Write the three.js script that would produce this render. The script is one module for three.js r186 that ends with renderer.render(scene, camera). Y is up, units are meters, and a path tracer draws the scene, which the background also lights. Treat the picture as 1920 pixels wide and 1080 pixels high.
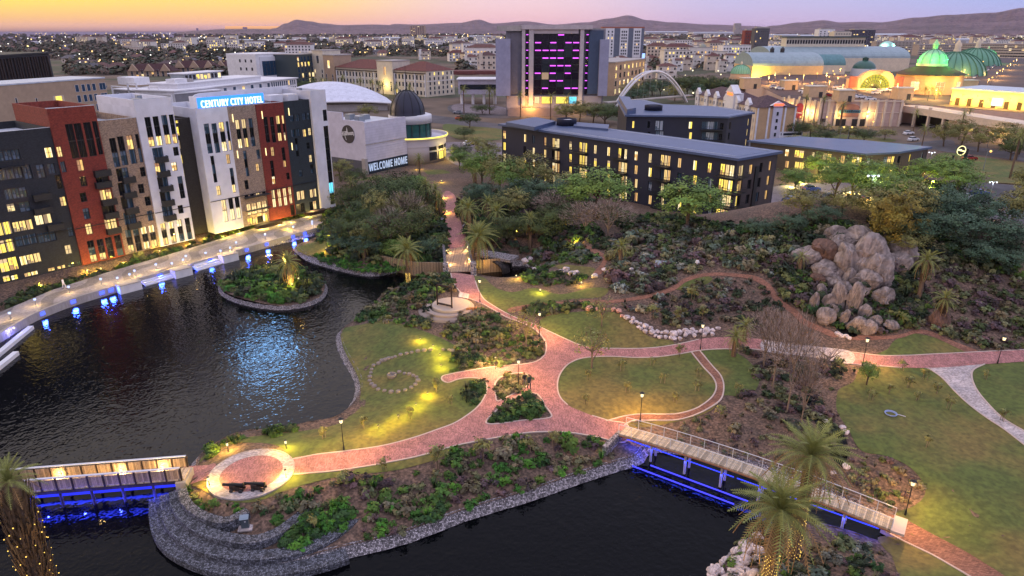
import * as THREE from 'three';
import { mergeGeometries, mergeVertices } from 'three/addons/utils/BufferGeometryUtils.js';
import { TextGeometry } from 'three/addons/geometries/TextGeometry.js';
import { FontLoader } from 'three/addons/loaders/FontLoader.js';
import { RectAreaLightUniformsLib } from 'three/addons/lights/RectAreaLightUniformsLib.js';
RectAreaLightUniformsLib.init();

// ───────── camera, sky, sun, exposure ─────────
const scene = new THREE.Scene();
const CAM_H = 40, PITCH = Math.atan(484.5 / 1280);
const camera = new THREE.PerspectiveCamera(2 * Math.atan(540 / 1280) * 180 / Math.PI, 16 / 9, 0.5, 40000);
camera.position.set(0, CAM_H, 0);
camera.rotation.set(-PITCH, 0, 0);
const renderer = new THREE.WebGLRenderer({ antialias: true });
renderer.setSize(1024, 576);
renderer.toneMapping = THREE.LinearToneMapping;
renderer.toneMappingExposure = 4.5;   // a dusk exposure: sky, sun and lamps below are dim, as they are at that hour
const DIM = 1 / 3.2;
renderer.shadowMap.enabled = true;

const lin = (r, g, b) => [r, g, b].map((c) => { c /= 255; return c <= 0.04045 ? c / 12.92 : Math.pow((c + 0.055) / 1.055, 2.4); });
const mix = (a, b, t) => a + (b - a) * t, clamp = (x, a = 0, b = 1) => Math.min(b, Math.max(a, x));
const sstep = (a, b, x) => { const t = clamp((x - a) / (b - a)); return t * t * (3 - 2 * t); };
const mix3 = (a, b, t) => [mix(a[0], b[0], t), mix(a[1], b[1], t), mix(a[2], b[2], t)];
{
  // dusk sky: the sun has set to the left; colour runs from yellow through pink to lavender blue
  const W = 1024, H = 512, data = new Float32Array(W * H * 4);
  const az = [-180, -75, -40, -20, 0, 18, 38, 90, 180];
  const hor = [lin(176, 168, 205), lin(240, 172, 110), lin(244, 178, 120), lin(244, 178, 138), lin(232, 182, 186), lin(196, 172, 202), lin(172, 168, 212), lin(164, 168, 214), lin(176, 168, 205)];
  const low = [lin(190, 180, 220), lin(252, 226, 84), lin(252, 230, 88), lin(252, 216, 118), lin(230, 200, 206), lin(186, 182, 218), lin(158, 174, 224), lin(160, 176, 226), lin(190, 180, 220)];
  const mid = [lin(190, 188, 228), lin(236, 206, 160), lin(232, 208, 170), lin(222, 204, 186), lin(206, 196, 214), lin(196, 198, 234), lin(196, 204, 242), lin(206, 208, 246), lin(214, 210, 244)];
  const top = lin(222, 222, 250);
  const at = (t, a) => { let i = 0; while (i < az.length - 2 && a > az[i + 1]) i++; return mix3(t[i], t[i + 1], sstep(0, 1, (a - az[i]) / (az[i + 1] - az[i]))); };
  for (let r = 0; r < H; r++) for (let c = 0; c < W; c++) {
    const up = ((r + 0.5) / H - 0.5) * 180, round = ((c + 0.5) / W - 0.5) * 2 * Math.PI;
    const a = Math.atan2(Math.cos(round), -Math.sin(round)) * 180 / Math.PI;
    let v = mix3(at(hor, a), at(low, a), sstep(-0.2, 2.6, up)).map((x) => x * 0.86);
    v = mix3(v, at(mid, a), sstep(3, 14, up));
    v = mix3(v, top, sstep(10, 50, up));
    if (up < -0.5) v = mix3(v, lin(70, 62, 72), sstep(-0.5, -6, up));
    data.set([...v.map((x) => x * DIM), 1], (r * W + c) * 4);
  }
  const sky = new THREE.DataTexture(data, W, H, THREE.RGBAFormat, THREE.FloatType);
  sky.mapping = THREE.EquirectangularReflectionMapping; sky.magFilter = sky.minFilter = THREE.LinearFilter; sky.needsUpdate = true;
  scene.background = sky; scene.environment = sky;
}
const sun = new THREE.DirectionalLight(new THREE.Color(1, 0.7, 0.48), 0.5 * DIM);   // last afterglow from the left horizon
sun.position.set(-300, 62, -70); sun.castShadow = true; sun.shadow.radius = 30;
Object.assign(sun.shadow.camera, { left: -250, right: 250, top: 250, bottom: -250, far: 1500 });
scene.add(sun); scene.add(sun.target);

// ───────── helpers ─────────
let seed = 7;
const rnd = () => { seed = (seed + 0x6d2b79f5) | 0; let t = Math.imul(seed ^ (seed >>> 15), 1 | seed); t = (t + Math.imul(t ^ (t >>> 7), 61 | t)) ^ t; return ((t ^ (t >>> 14)) >>> 0) / 4294967296; };
const rr = (a, b) => a + (b - a) * rnd(), ri = (n) => Math.floor(rnd() * n), pick = (a) => a[ri(a.length)];
const V = (x, y, z) => new THREE.Vector3(x, y, z);
const used = {};
const numbered = (n) => { const k = used[n] = (used[n] ?? -1) + 1; return k ? n + '_' + String(k).padStart(3, '0') : n; };
function tag(o, label, category, group, kind) { const u = {}; if (label) u.label = label; if (category) u.category = category; if (group) u.group = group; if (kind) u.kind = kind; o.userData = u; return o; }
const shade = (o) => { o.castShadow = o.receiveShadow = true; return o; };
const thing = (name, label, category, [x, y, z], turn = 0, group) => { const o = new THREE.Group(); o.name = numbered(name); o.position.set(x, y, z); o.rotation.y = turn; tag(o, label, category, group); scene.add(o); return o; };
function clean(g) { g = g.index ? g.toNonIndexed() : g; for (const k of Object.keys(g.attributes)) if (!['position', 'normal', 'uv', 'color'].includes(k)) g.deleteAttribute(k); g.clearGroups(); return g; }
function join(list) {
  list = list.flat(9).filter(Boolean).map(clean);
  const col = list.some((g) => g.attributes.color);
  for (const g of list) { if (!g.attributes.uv) g.setAttribute('uv', new THREE.BufferAttribute(new Float32Array(g.attributes.position.count * 2), 2)); if (col && !g.attributes.color) g.setAttribute('color', new THREE.BufferAttribute(new Float32Array(g.attributes.position.count * 3).fill(1), 3)); }
  return list.length === 1 ? list[0] : mergeGeometries(list);
}
function part(name, geo, mat, parent, kind) { const m = shade(new THREE.Mesh(Array.isArray(geo) ? join(geo) : geo, mat)); m.name = name; if (kind) m.userData.kind = kind; parent?.add(m); return m; }
function struct(name, geo, mat) { const m = part(name, geo, mat, scene, 'structure'); m.name = numbered(name); return m; }
const one = (name, geo, mat, label, cat, group, kind) => { const m = part(name, geo, mat, scene); m.name = numbered(name); return tag(m, label, cat, group, kind); };
// a copy of a thing with its parts
function copy(o, [x, y, z], turn, label, s = 1) { const c = o.clone(); c.name = numbered(o.name.replace(/_\d{3}$/, '')); c.position.set(x, y, z); if (turn !== undefined) c.rotation.y = turn; c.scale.multiplyScalar(s); c.userData = { ...o.userData }; if (label) c.userData.label = label; scene.add(c); return c; }
function box(w, h, d, x = 0, y = 0, z = 0, ry = 0, rx = 0, rz = 0) {   // y is the bottom; uv in metres
  const g = new THREE.BoxGeometry(w, h, d), uv = g.attributes.uv, s = [[d, h], [d, h], [w, d], [w, d], [w, h], [w, h]];
  for (let i = 0; i < 24; i++) uv.setXY(i, uv.getX(i) * s[i >> 2][0] + x, uv.getY(i) * s[i >> 2][1] + y);
  if (rx) g.rotateX(rx); if (rz) g.rotateZ(rz); if (ry) g.rotateY(ry);
  return g.translate(x, y + h / 2, z);
}
const cyl = (r0, r1, h, x = 0, y = 0, z = 0, n = 12, open = false) => new THREE.CylinderGeometry(r1, r0, h, n, 1, open).translate(x, y + h / 2, z);
const ball = (r, x = 0, y = 0, z = 0, w = 12, h = 8) => new THREE.SphereGeometry(r, w, h).translate(x, y, z);
function bar(a, b, r, n = 6, r2 = r) { const d = b.clone().sub(a), g = new THREE.CylinderGeometry(r2, r, d.length(), n, 1); g.translate(0, d.length() / 2, 0); g.applyQuaternion(new THREE.Quaternion().setFromUnitVectors(V(0, 1, 0), d.normalize())); return g.translate(a.x, a.y, a.z); }
const tube = (pts, r, n = 6, seg = 24) => new THREE.TubeGeometry(new THREE.CatmullRomCurve3(pts), seg, r, n);
const lathe = (pts, n = 32) => new THREE.LatheGeometry(pts.map(([x, y]) => new THREE.Vector2(x, y)), n);
function prism(pts, h, y = 0) {   // pts [x,z] outline extruded up by h
  const s = new THREE.Shape(pts.map(([x, z]) => new THREE.Vector2(x, -z)));
  return new THREE.ExtrudeGeometry(s, { depth: h, bevelEnabled: false }).rotateX(-Math.PI / 2).translate(0, y, 0);
}
function soup(pos, uv, idx, col) { const g = new THREE.BufferGeometry(); g.setAttribute('position', new THREE.Float32BufferAttribute(pos, 3)); if (uv) g.setAttribute('uv', new THREE.Float32BufferAttribute(uv, 2)); if (col) g.setAttribute('color', new THREE.Float32BufferAttribute(col, 3)); if (idx) g.setIndex(idx); g.computeVertexNormals(); return g; }
// a pixel of the layout drawing to a place on the level y
const cT = Math.cos(PITCH), sT = Math.sin(PITCH);
const ray = (px, py) => { const a = (px - 960) / 1280, b = (540 - py) / 1280; return V(a, b * cT - sT, -(cT + b * sT)); };
const at = (px, py, y = 2) => { const d = ray(px, py), t = (y - CAM_H) / d.y; return V(d.x * t, y, d.z * t); };
const toPx = (p) => { const Y = p.y - CAM_H, zc = -p.z * cT - Y * sT, yc = Y * cT - p.z * sT; return [960 + 1280 * p.x / zc, 540 - 1280 * yc / zc]; };
const rise = (p, py) => { let lo = 0, hi = 39.5; if (toPx(V(p.x, 39.5, p.z))[1] > py && -p.z > 60) hi = 140; for (let i = 0; i < 40; i++) { const m = (lo + hi) / 2; if (toPx(V(p.x, m, p.z))[1] > py) lo = m; else hi = m; } return lo; };
const plan = (list, y = 2) => list.map(([x, z]) => at(x, z, y));
// periodic noise and textures
const hash = (x, y, s) => { let h = Math.imul(x, 374761393) ^ Math.imul(y, 668265263) ^ Math.imul(s, 1274126177); h = Math.imul(h ^ (h >>> 13), 1274126177); return ((h ^ (h >>> 16)) >>> 0) / 4294967296; };
const md = (a, n) => ((a % n) + n) % n;
function pn(x, y, p, s = 1) { const ix = Math.floor(x), iy = Math.floor(y), fx = x - ix, fy = y - iy, u = fx * fx * (3 - 2 * fx), v = fy * fy * (3 - 2 * fy), x0 = md(ix, p), x1 = md(ix + 1, p), y0 = md(iy, p), y1 = md(iy + 1, p); return mix(mix(hash(x0, y0, s), hash(x1, y0, s), u), mix(hash(x0, y1, s), hash(x1, y1, s), u), v); }
const fbm = (u, v, p, o = 4, s = 1) => { let a = 0.5, t = 0, n = 0; for (let i = 0; i < o; i++, p *= 2, a *= 0.5) { t += a * pn(u * p, v * p, p, s + i); n += a; } return t / n; };
function vor(u, v, p, s = 3) { const x = u * p, y = v * p, ix = Math.floor(x), iy = Math.floor(y); let a = 9, b = 9, id = 0; for (let j = -1; j < 2; j++) for (let i = -1; i < 2; i++) { const cx = md(ix + i, p), cy = md(iy + j, p), dx = ix + i + 0.15 + 0.7 * hash(cx, cy, s) - x, dy = iy + j + 0.15 + 0.7 * hash(cx, cy, s + 1) - y, d = dx * dx + dy * dy; if (d < a) { b = a; a = d; id = hash(cx, cy, s + 2); } else if (d < b) b = d; } return [Math.sqrt(a), Math.sqrt(b), id]; }
function tex(n, metres, fn, srgb = true, ny = n) {   // fn(u,v) -> [r,g,b] 0..255
  const d = new Uint8Array(n * ny * 4);
  for (let j = 0; j < ny; j++) for (let i = 0; i < n; i++) { const c = fn((i + 0.5) / n, (j + 0.5) / ny), k = (j * n + i) * 4; d[k] = clamp(c[0], 0, 255); d[k + 1] = clamp(c[1], 0, 255); d[k + 2] = clamp(c[2], 0, 255); d[k + 3] = 255; }
  const t = new THREE.DataTexture(d, n, ny); t.wrapS = t.wrapT = THREE.RepeatWrapping; t.magFilter = THREE.LinearFilter; t.minFilter = THREE.LinearMipmapLinearFilter; t.generateMipmaps = true;
  if (srgb) t.colorSpace = THREE.SRGBColorSpace; t.repeat.set(1 / metres, 1 / (Array.isArray(metres) ? metres[1] : metres)); t.needsUpdate = true; return t;
}
const gray = (v) => [v, v, v];
function canvasTex(w, h, draw) { const c = document.createElement('canvas'); c.width = w; c.height = h; draw(c.getContext('2d'), w, h); const t = new THREE.CanvasTexture(c); t.colorSpace = THREE.SRGBColorSpace; return t; }
const C = (hex) => new THREE.Color(hex);
const mat = (color, o = {}) => new THREE.MeshStandardMaterial({ color: C(color), roughness: 0.85, ...o });
const glow = (rgb, k, o = {}) => new THREE.MeshStandardMaterial({ color: 0x111111, emissive: new THREE.Color(...rgb), emissiveIntensity: Math.min(k * DIM, 0.49), ...o });
// ───────── textures and materials ─────────
const TX = {};
TX.grass = tex(2048, 56, (u, v) => { const a = fbm(u, v, 6, 5, 11), b = fbm(u, v, 160, 3, 23), g = fbm(u, v, 14, 4, 41), t = sstep(0.36, 0.66, a * 0.6 + g * 0.4), k = 0.78 + 0.44 * b; return [mix(112, 82, t) * k, mix(98, 92, t) * k, mix(52, 42, t) * k]; });
TX.soil = tex(1024, 22, (u, v) => { const a = fbm(u, v, 8, 5, 5), b = fbm(u, v, 120, 3, 9), k = 0.45 + 1.1 * b; return [mix(84, 108, a) * k, mix(70, 84, a) * k, mix(60, 70, a) * k]; });
TX.brick = tex(2048, 16, (u, v) => { const X = u * 160, Y = v * 80, row = Math.floor(Y), xx = X + (row & 1) * 0.5 + 0, cx = md(Math.floor(xx / 1), 160), fx = xx - Math.floor(xx), fy = Y - row, m = fx < 0.07 || fy < 0.1 ? 0.72 : 1, h = hash(cx, row, 3), a = fbm(u, v, 5, 4, 8), d = fbm(u, v, 24, 3, 18), k = m * (0.84 + 0.3 * h) * (0.86 + 0.28 * d); return [mix(156, 174, a) * k, mix(108, 118, a) * k, mix(104, 112, a) * k]; });
TX.pale = tex(1024, 9, (u, v) => { const X = u * 45, Y = v * 90, row = Math.floor(Y), xx = X + (row & 1) * 0.5, cx = md(Math.floor(xx), 45), fx = xx - Math.floor(xx), fy = Y - row, m = fx < 0.06 || fy < 0.1 ? 0.75 : 1, k = m * (0.84 + 0.32 * hash(cx, row, 3)) * (0.84 + 0.32 * fbm(u, v, 7, 4, 2)); return [172 * k, 160 * k, 158 * k]; });
TX.prom = tex(1024, 12, (u, v) => { const w = Math.sin((u * 2 + 0.22 * Math.sin(v * 2 * Math.PI)) * 2 * Math.PI), k = (w > 0.55 ? 0.8 : 1) * (0.82 + 0.36 * fbm(u, v, 60, 3, 4)) * (0.85 + 0.3 * fbm(u, v, 5, 3, 31)); return [156 * k, 147 * k, 146 * k]; });
TX.asphalt = tex(1024, 30, (u, v) => { const k = 0.6 + 0.5 * fbm(u, v, 6, 5, 2) + 0.3 * (fbm(u, v, 256, 2, 6) - 0.5); return [92 * k, 88 * k, 92 * k]; });
TX.stone = tex(1024, 4.5, (u, v) => { const [a, b, id] = vor(u, v, 34, 7), e = sstep(0.02, 0.2, b - a), k = (0.3 + 0.7 * e) * (0.55 + 0.75 * id) * (0.8 + 0.4 * fbm(u, v, 90, 2, 1)); return [168 * k, 160 * k, 162 * k]; });
TX.stoneBump = tex(1024, 4.5, (u, v) => { const [a, b] = vor(u, v, 34, 7); return gray(255 * sstep(0, 0.45, b - a)); }, false);
TX.stucco = tex(512, 7, (u, v) => gray(255 * (0.86 + 0.12 * fbm(u, v, 6, 5, 3) + 0.04 * fbm(u, v, 128, 2, 5))));
TX.streak = tex(512, 16, (u, v) => gray(255 * (0.74 + 0.2 * fbm(u, v, 5, 5, 13) + 0.12 * fbm(u * 4 % 1, v, 24, 2, 15))));
TX.wallBrick = tex(512, 2.4, (u, v) => { const Y = v * 30, r = Math.floor(Y), X = u * 10 + (r & 1) * 0.5, f = X - Math.floor(X), k = f < 0.05 || Y - r < 0.14 ? 0.74 : 0.78 + 0.3 * hash(md(Math.floor(X), 10), r, 4); return gray(255 * clamp(k * (0.85 + 0.2 * fbm(u, v, 4, 3, 2)))); });
TX.tile = tex(512, 6, (u, v) => { const c = Math.abs(Math.sin(u * Math.PI * 20)), r = (v * 18) % 1, k = (0.7 + 0.3 * c) * (r < 0.1 ? 0.8 : 1) * (0.75 + 0.4 * hash(Math.floor(u * 20), Math.floor(v * 18), 3)); return gray(255 * clamp(k)); });
TX.bark = tex(256, 2, (u, v) => gray(255 * (0.55 + 0.5 * fbm(u, v * 0.5, 20, 4, 3))));
TX.plank = tex(512, 3, (u, v) => { const X = u * 20, i = Math.floor(X), k = (X - i < 0.08 ? 0.45 : 1) * (0.72 + 0.36 * hash(i, 3, 2)) * (0.82 + 0.32 * fbm(u, v, 40, 3, 2)); return gray(255 * clamp(k)); });
TX.water = tex(2048, 26, (u, v) => gray(255 * (0.55 * fbm(u, v, 30, 3, 3) + 0.45 * fbm(u + 0.01 * fbm(u, v, 12, 2, 8), v, 88, 2, 6))), false);
TX.metalRoof = tex(512, 8, (u, v) => gray(255 * (((u * 16) % 1 < 0.06 ? 0.8 : 1) * (0.84 + 0.16 * fbm(u, v, 6, 4, 2)))));
TX.land = tex(1024, 900, (u, v) => { const a = fbm(u, v, 12, 6, 2), b = fbm(u, v, 60, 4, 8), k = 0.6 + 0.7 * b; return a > 0.52 ? [70 * k, 72 * k, 50 * k] : [104 * k, 88 * k, 74 * k]; });
TX.hill = tex(1024, 2400, (u, v) => { const a = fbm(u, v, 8, 6, 2), b = fbm(u, v, 40, 4, 5), k = 0.66 + 0.6 * b; return [mix(92, 122, a) * k, mix(80, 96, a) * k, mix(80, 98, a) * k]; });  // mauve tint in the base colour stands in for dusk haze
seed = 7;
const W = {};
const wall = (hex, t = TX.stucco, o = {}) => mat(hex, { map: t, ...o });
const M = {
  grass: new THREE.MeshStandardMaterial({ map: TX.grass, roughness: 1 }), soil: new THREE.MeshStandardMaterial({ map: TX.soil, roughness: 1 }),
  brick: new THREE.MeshStandardMaterial({ map: TX.brick, roughness: 0.9 }), pale: new THREE.MeshStandardMaterial({ map: TX.pale, roughness: 0.9 }), prom: new THREE.MeshStandardMaterial({ map: TX.prom, roughness: 0.85 }),
  redPath: new THREE.MeshStandardMaterial({ map: TX.pale, color: C('#c8957a'), roughness: 0.95 }), asphalt: new THREE.MeshStandardMaterial({ map: TX.asphalt, roughness: 0.95 }),
  stone: new THREE.MeshStandardMaterial({ map: TX.stone, bumpMap: TX.stoneBump, bumpScale: 0.06, roughness: 0.95 }),
  gabion: new THREE.MeshStandardMaterial({ map: TX.stone, color: C('#a9b4c0'), bumpMap: TX.stoneBump, bumpScale: 0.06, roughness: 0.95 }),
  kerb: wall('#c9b4a8'), concrete: wall('#b4aca6', TX.streak), white: wall('#e6e4e6'), cream: wall('#d9cdb8'), tan: wall('#b59a80'), black: mat('#17171a', { roughness: 0.6 }), charcoal: mat('#2a2a2e', { roughness: 0.6 }),
  steel: mat('#8f949a', { metalness: 0.6, roughness: 0.4 }), wood: mat('#a58d70', { map: TX.plank }), darkwood: mat('#3b2a22', { map: TX.plank }), roofTile: mat('#7a4238', { map: TX.tile }),
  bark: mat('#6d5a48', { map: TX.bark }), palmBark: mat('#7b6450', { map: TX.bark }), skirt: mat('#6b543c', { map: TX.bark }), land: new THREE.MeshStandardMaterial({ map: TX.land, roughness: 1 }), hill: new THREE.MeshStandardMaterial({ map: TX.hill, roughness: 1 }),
  glass: mat('#1c2530', { roughness: 0.12, metalness: 0.0 }), glassBlue: mat('#27435c', { roughness: 0.12 }), metalRoof: mat('#c8cdd6', { map: TX.metalRoof, roughness: 0.5 }), gdome: mat('#5c8f74', { roughness: 0.45, metalness: 0.25 }),
  frame: mat('#202226', { roughness: 0.5 }), frameW: mat('#cfcfd4', { roughness: 0.5 }),
};
M.lit = [[1, 0.68, 0.22], [1, 0.78, 0.38], [1, 0.58, 0.2], [1, 0.74, 0.34], [1, 0.72, 0.12]].map((c, i) => glow(c, [1.0, 0.85, 0.75, 0.9, 1.15][i], { roughness: 0.2 }));
M.curtain = [[1, 0.62, 0.26, 0.42], [1, 0.7, 0.38, 0.55], [0.9, 0.42, 0.18, 0.3], [0.8, 0.58, 0.36, 0.2], [1, 0.82, 0.5, 1.1]].map(([r, g, bl, k]) => glow([r, g, bl], k, { color: C('#8a7a64'), roughness: 0.8 }));
M.warm = glow([1, 0.76, 0.4], 9); M.amber = glow([1, 0.55, 0.15], 10); M.blueLamp = glow([0.08, 0.12, 1], 5); M.bead = glow([1, 0.62, 0.12], 7); M.cool = glow([0.8, 0.9, 1], 6);
const vcol = (o = {}) => new THREE.MeshStandardMaterial({ vertexColors: true, roughness: 0.9, ...o });
const leafMat = (hex) => new THREE.MeshPhysicalMaterial({ vertexColors: true, color: C(hex), roughness: 0.9, transmission: 0.25, thickness: 0 });
M.leafDark = mat('#4c5a30', { vertexColors: true }); M.leafGreen = mat('#6f8a3e', { vertexColors: true }); M.leafBlue = mat('#4a6248', { vertexColors: true }); M.leafOlive = mat('#85834a', { vertexColors: true }); M.leafGrey = mat('#8d8d7e', { vertexColors: true }); M.twig = mat('#a48c7c', { vertexColors: true }); M.frond = mat('#868a4c', { vertexColors: true }); M.frondDry = mat('#a07c50', { vertexColors: true }); M.leafGold = mat('#8a7a30', { vertexColors: true });
TX.rock = tex(512, 1, (u, v) => { const r = Math.abs(fbm(u, v, 6, 4, 21) * 2 - 1), q = Math.abs(fbm(u, v, 11, 3, 33) * 2 - 1); return gray(255 * clamp(sstep(0, 0.08, r) * 0.5 + sstep(0, 0.06, q) * 0.25 + 0.25 * fbm(u, v, 40, 3, 2))); }, false);
M.rock = vcol({ roughness: 0.9 });
function point(parent, [x, y, z], rgb, cd, radius = 4) { const l = new THREE.PointLight(new THREE.Color(...rgb), cd * DIM); l.position.set(x, y, z); l.castShadow = true; l.shadow.radius = radius; l.name = 'lamp_light'; parent.add(l); return l; }
function spot(parent, [x, y, z], to, rgb, cd, angle = 0.9, radius = 4) { const l = new THREE.SpotLight(new THREE.Color(...rgb), cd * DIM, 0, angle, 0.7); l.position.set(x, y, z); l.target.position.set(...to); l.castShadow = true; l.shadow.radius = radius; l.name = 'lamp_light'; parent.add(l); parent.add(l.target); return l; }
const WARM = [1, 0.66, 0.24];
// ───────── the lie of the land ─────────
const smooth = (pts, n, closed = true) => { const c = new THREE.CatmullRomCurve3(pts, closed, 'centripetal'), r = []; for (let i = 0; i < n; i++) r.push(c.getPoint(i / (closed ? n : n - 1))); return r; };
const lakePx = [[-420, 900], [-150, 720], [0, 639], [60, 602], [130, 573], [215, 548], [320, 518], [410, 491], [480, 471], [560, 450], [606, 438], [572, 456], [548, 466], [556, 477], [572, 489], [600, 499], [640, 510], [690, 519], [720, 517], [755, 510], [800, 507], [840, 507], [880, 500], [905, 494], [940, 500], [985, 500], [1004, 508], [985, 520], [940, 524], [900, 518], [876, 514], [842, 514], [815, 513], [780, 527], [745, 540], [712, 556], [690, 577], [665, 600], [640, 617], [628, 630], [629, 652], [641, 680], [654, 702], [662, 722], [660, 745], [646, 767], [622, 785], [575, 794], [520, 806], [470, 808], [420, 822], [385, 844], [358, 866], [345, 900], [318, 925], [292, 950], [292, 1000], [315, 1032], [365, 1058], [440, 1078], [530, 1080], [640, 1054], [760, 1024], [880, 979], [1000, 942], [1090, 910], [1160, 887], [1206, 872], [1226, 852], [1290, 858], [1350, 872], [1420, 888], [1500, 918], [1570, 950], [1640, 985], [1664, 1004], [1640, 1012], [1600, 998], [1540, 982], [1490, 978], [1430, 992], [1385, 1015], [1345, 1052], [1325, 1090], [1290, 1200], [1150, 1500], [500, 1900], [-200, 1700], [-500, 1200]];
const lake = smooth(plan(lakePx, 0), 420);
const area = (p) => p.reduce((s, a, i) => { const b = p[(i + 1) % p.length]; return s + a.x * b.z - b.x * a.z; }, 0);
function offset(p, w) { const s = area(p) > 0 ? 1 : -1, n = p.length; return p.map((q, i) => { const a = p[(i + n - 2) % n], b = p[(i + 2) % n], dx = b.x - a.x, dz = b.z - a.z, l = Math.hypot(dx, dz) || 1; return V(q.x + s * dz / l * w, q.y, q.z - s * dx / l * w); }); }
const shore = offset(lake, 0.9);
const GX = -150, GZ = -240, GNX = 320, GNZ = 300, dGrid = new Float32Array(GNX * GNZ);
{ const P = shore, n = P.length; for (let j = 0; j < GNZ; j++) for (let i = 0; i < GNX; i++) { const x = GX + i, z = GZ + j; let m = 1e9; for (let k = 0; k < n; k++) { const a = P[k], b = P[(k + 1) % n], dx = b.x - a.x, dz = b.z - a.z, t = clamp(((x - a.x) * dx + (z - a.z) * dz) / (dx * dx + dz * dz + 1e-9)), ex = a.x + dx * t - x, ez = a.z + dz * t - z, d = ex * ex + ez * ez; if (d < m) m = d; } dGrid[j * GNX + i] = Math.sqrt(m); } }
function shoreDist(x, z) { const fx = x - GX, fz = z - GZ; if (fx < 0 || fz < 0 || fx >= GNX - 1 || fz >= GNZ - 1) return 99; const i = Math.floor(fx), j = Math.floor(fz), u = fx - i, v = fz - j, k = j * GNX + i; return mix(mix(dGrid[k], dGrid[k + 1], u), mix(dGrid[k + GNX], dGrid[k + GNX + 1], u), v); }
const within = (p, poly) => { let c = false; for (let i = 0, j = poly.length - 1; i < poly.length; j = i++) if ((poly[i].z > p.z) !== (poly[j].z > p.z) && p.x < (poly[j].x - poly[i].x) * (p.z - poly[i].z) / (poly[j].z - poly[i].z) + poly[i].x) c = !c; return c; };
const promOut = [[-160, 722], [0, 626], [60, 591], [130, 563], [215, 537], [255, 524], [315, 508], [352, 497], [405, 481], [440, 471], [500, 454], [560, 437], [608, 424]], promIn = [[640, 388], [600, 399], [560, 410], [505, 420], [455, 434], [400, 452], [300, 482], [200, 511], [100, 543], [0, 585], [-160, 660]];
const PY = 1.05, promO = smooth(plan(promOut, PY), 60, false), promI = plan(promIn, PY), promPoly = [...promO, ...promI];
const pGrid = new Float32Array(110 * 140);
{ const P = promPoly, n = P.length; for (let j = 0; j < 140; j++) for (let i = 0; i < 110; i++) { const q = V(-130 + i, 0, -185 + j); let m = 1e9; if (within(q, P)) m = 0; else for (let k = 0; k < n; k++) { const a = P[k], b = P[(k + 1) % n], dx = b.x - a.x, dz = b.z - a.z, t = clamp(((q.x - a.x) * dx + (q.z - a.z) * dz) / (dx * dx + dz * dz + 1e-9)), d = (a.x + dx * t - q.x) ** 2 + (a.z + dz * t - q.z) ** 2; if (d < m) m = d; } pGrid[j * 110 + i] = Math.sqrt(m); } }
const promDist = (x, z) => { const fx = x + 130, fz = z + 185; if (fx < 0 || fz < 0 || fx >= 109 || fz >= 139) return 99; const i = Math.floor(fx), j = Math.floor(fz), k = j * 110 + i, u = fx - i, v = fz - j; return mix(mix(pGrid[k], pGrid[k + 1], u), mix(pGrid[k + 110], pGrid[k + 111], u), v); };
const hills = [[54, -107, 17, 15, 8.6], [84, -108, 20, 13, 5.5], [30, -116, 22, 14, 3.6], [27, -93, 12, 7, 2.2], [-13, -96, 6, 6, 1.0], [0, -150, 16, 18, 2.2]];
const bump = (x, z) => 0.12 * Math.sin(x * 0.31 + z * 0.17) + 0.1 * Math.sin(x * 0.13 - z * 0.29);
const PLZ = at(471, 884, 2.1).z, PLX = at(471, 884, 2.1).x;
function terrain(x, z) {
  const d = shoreDist(x, z); let h = 0.72 + 1.28 * sstep(0, 8, d); const pd = promDist(x, z);
  for (const [cx, cz, sx, sz, a] of hills) { const ex = (x - cx) / sx, ez = (z - cz) / sz, e = ex * ex + ez * ez; if (e < 12) h += a * Math.exp(-0.5 * e) * sstep(0, 7, d); }
  { const e = Math.hypot(x - PLX, z - PLZ); h = mix(1.8, h, sstep(3.8, 6.2, e)); }
  if (pd < 8) return Math.min(h, 0.7 + 1.3 * sstep(1.2, 5, pd));
  return h + sstep(4, 7, Math.hypot(x - PLX, z - PLZ)) * bump(x, z) * sstep(4, 14, d) * sstep(150, 120, Math.abs(x)) * sstep(-225, -180, z) * sstep(40, 10, z);
}
const on = (px, py, dy = 0) => { const d = ray(px, py); let a = 20, b = 30; for (let t = 30; t < 420; t += 1) { b = t; if (CAM_H + d.y * t < terrain(d.x * t, d.z * t)) break; a = t; } for (let i = 0; i < 20; i++) { const m = (a + b) / 2; if (CAM_H + d.y * m < terrain(d.x * m, d.z * m)) b = m; else a = m; } return V(d.x * b, terrain(d.x * b, d.z * b) + dy, d.z * b); };
const onPlan = (l) => l.map(([x, y]) => on(x, y));
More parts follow.
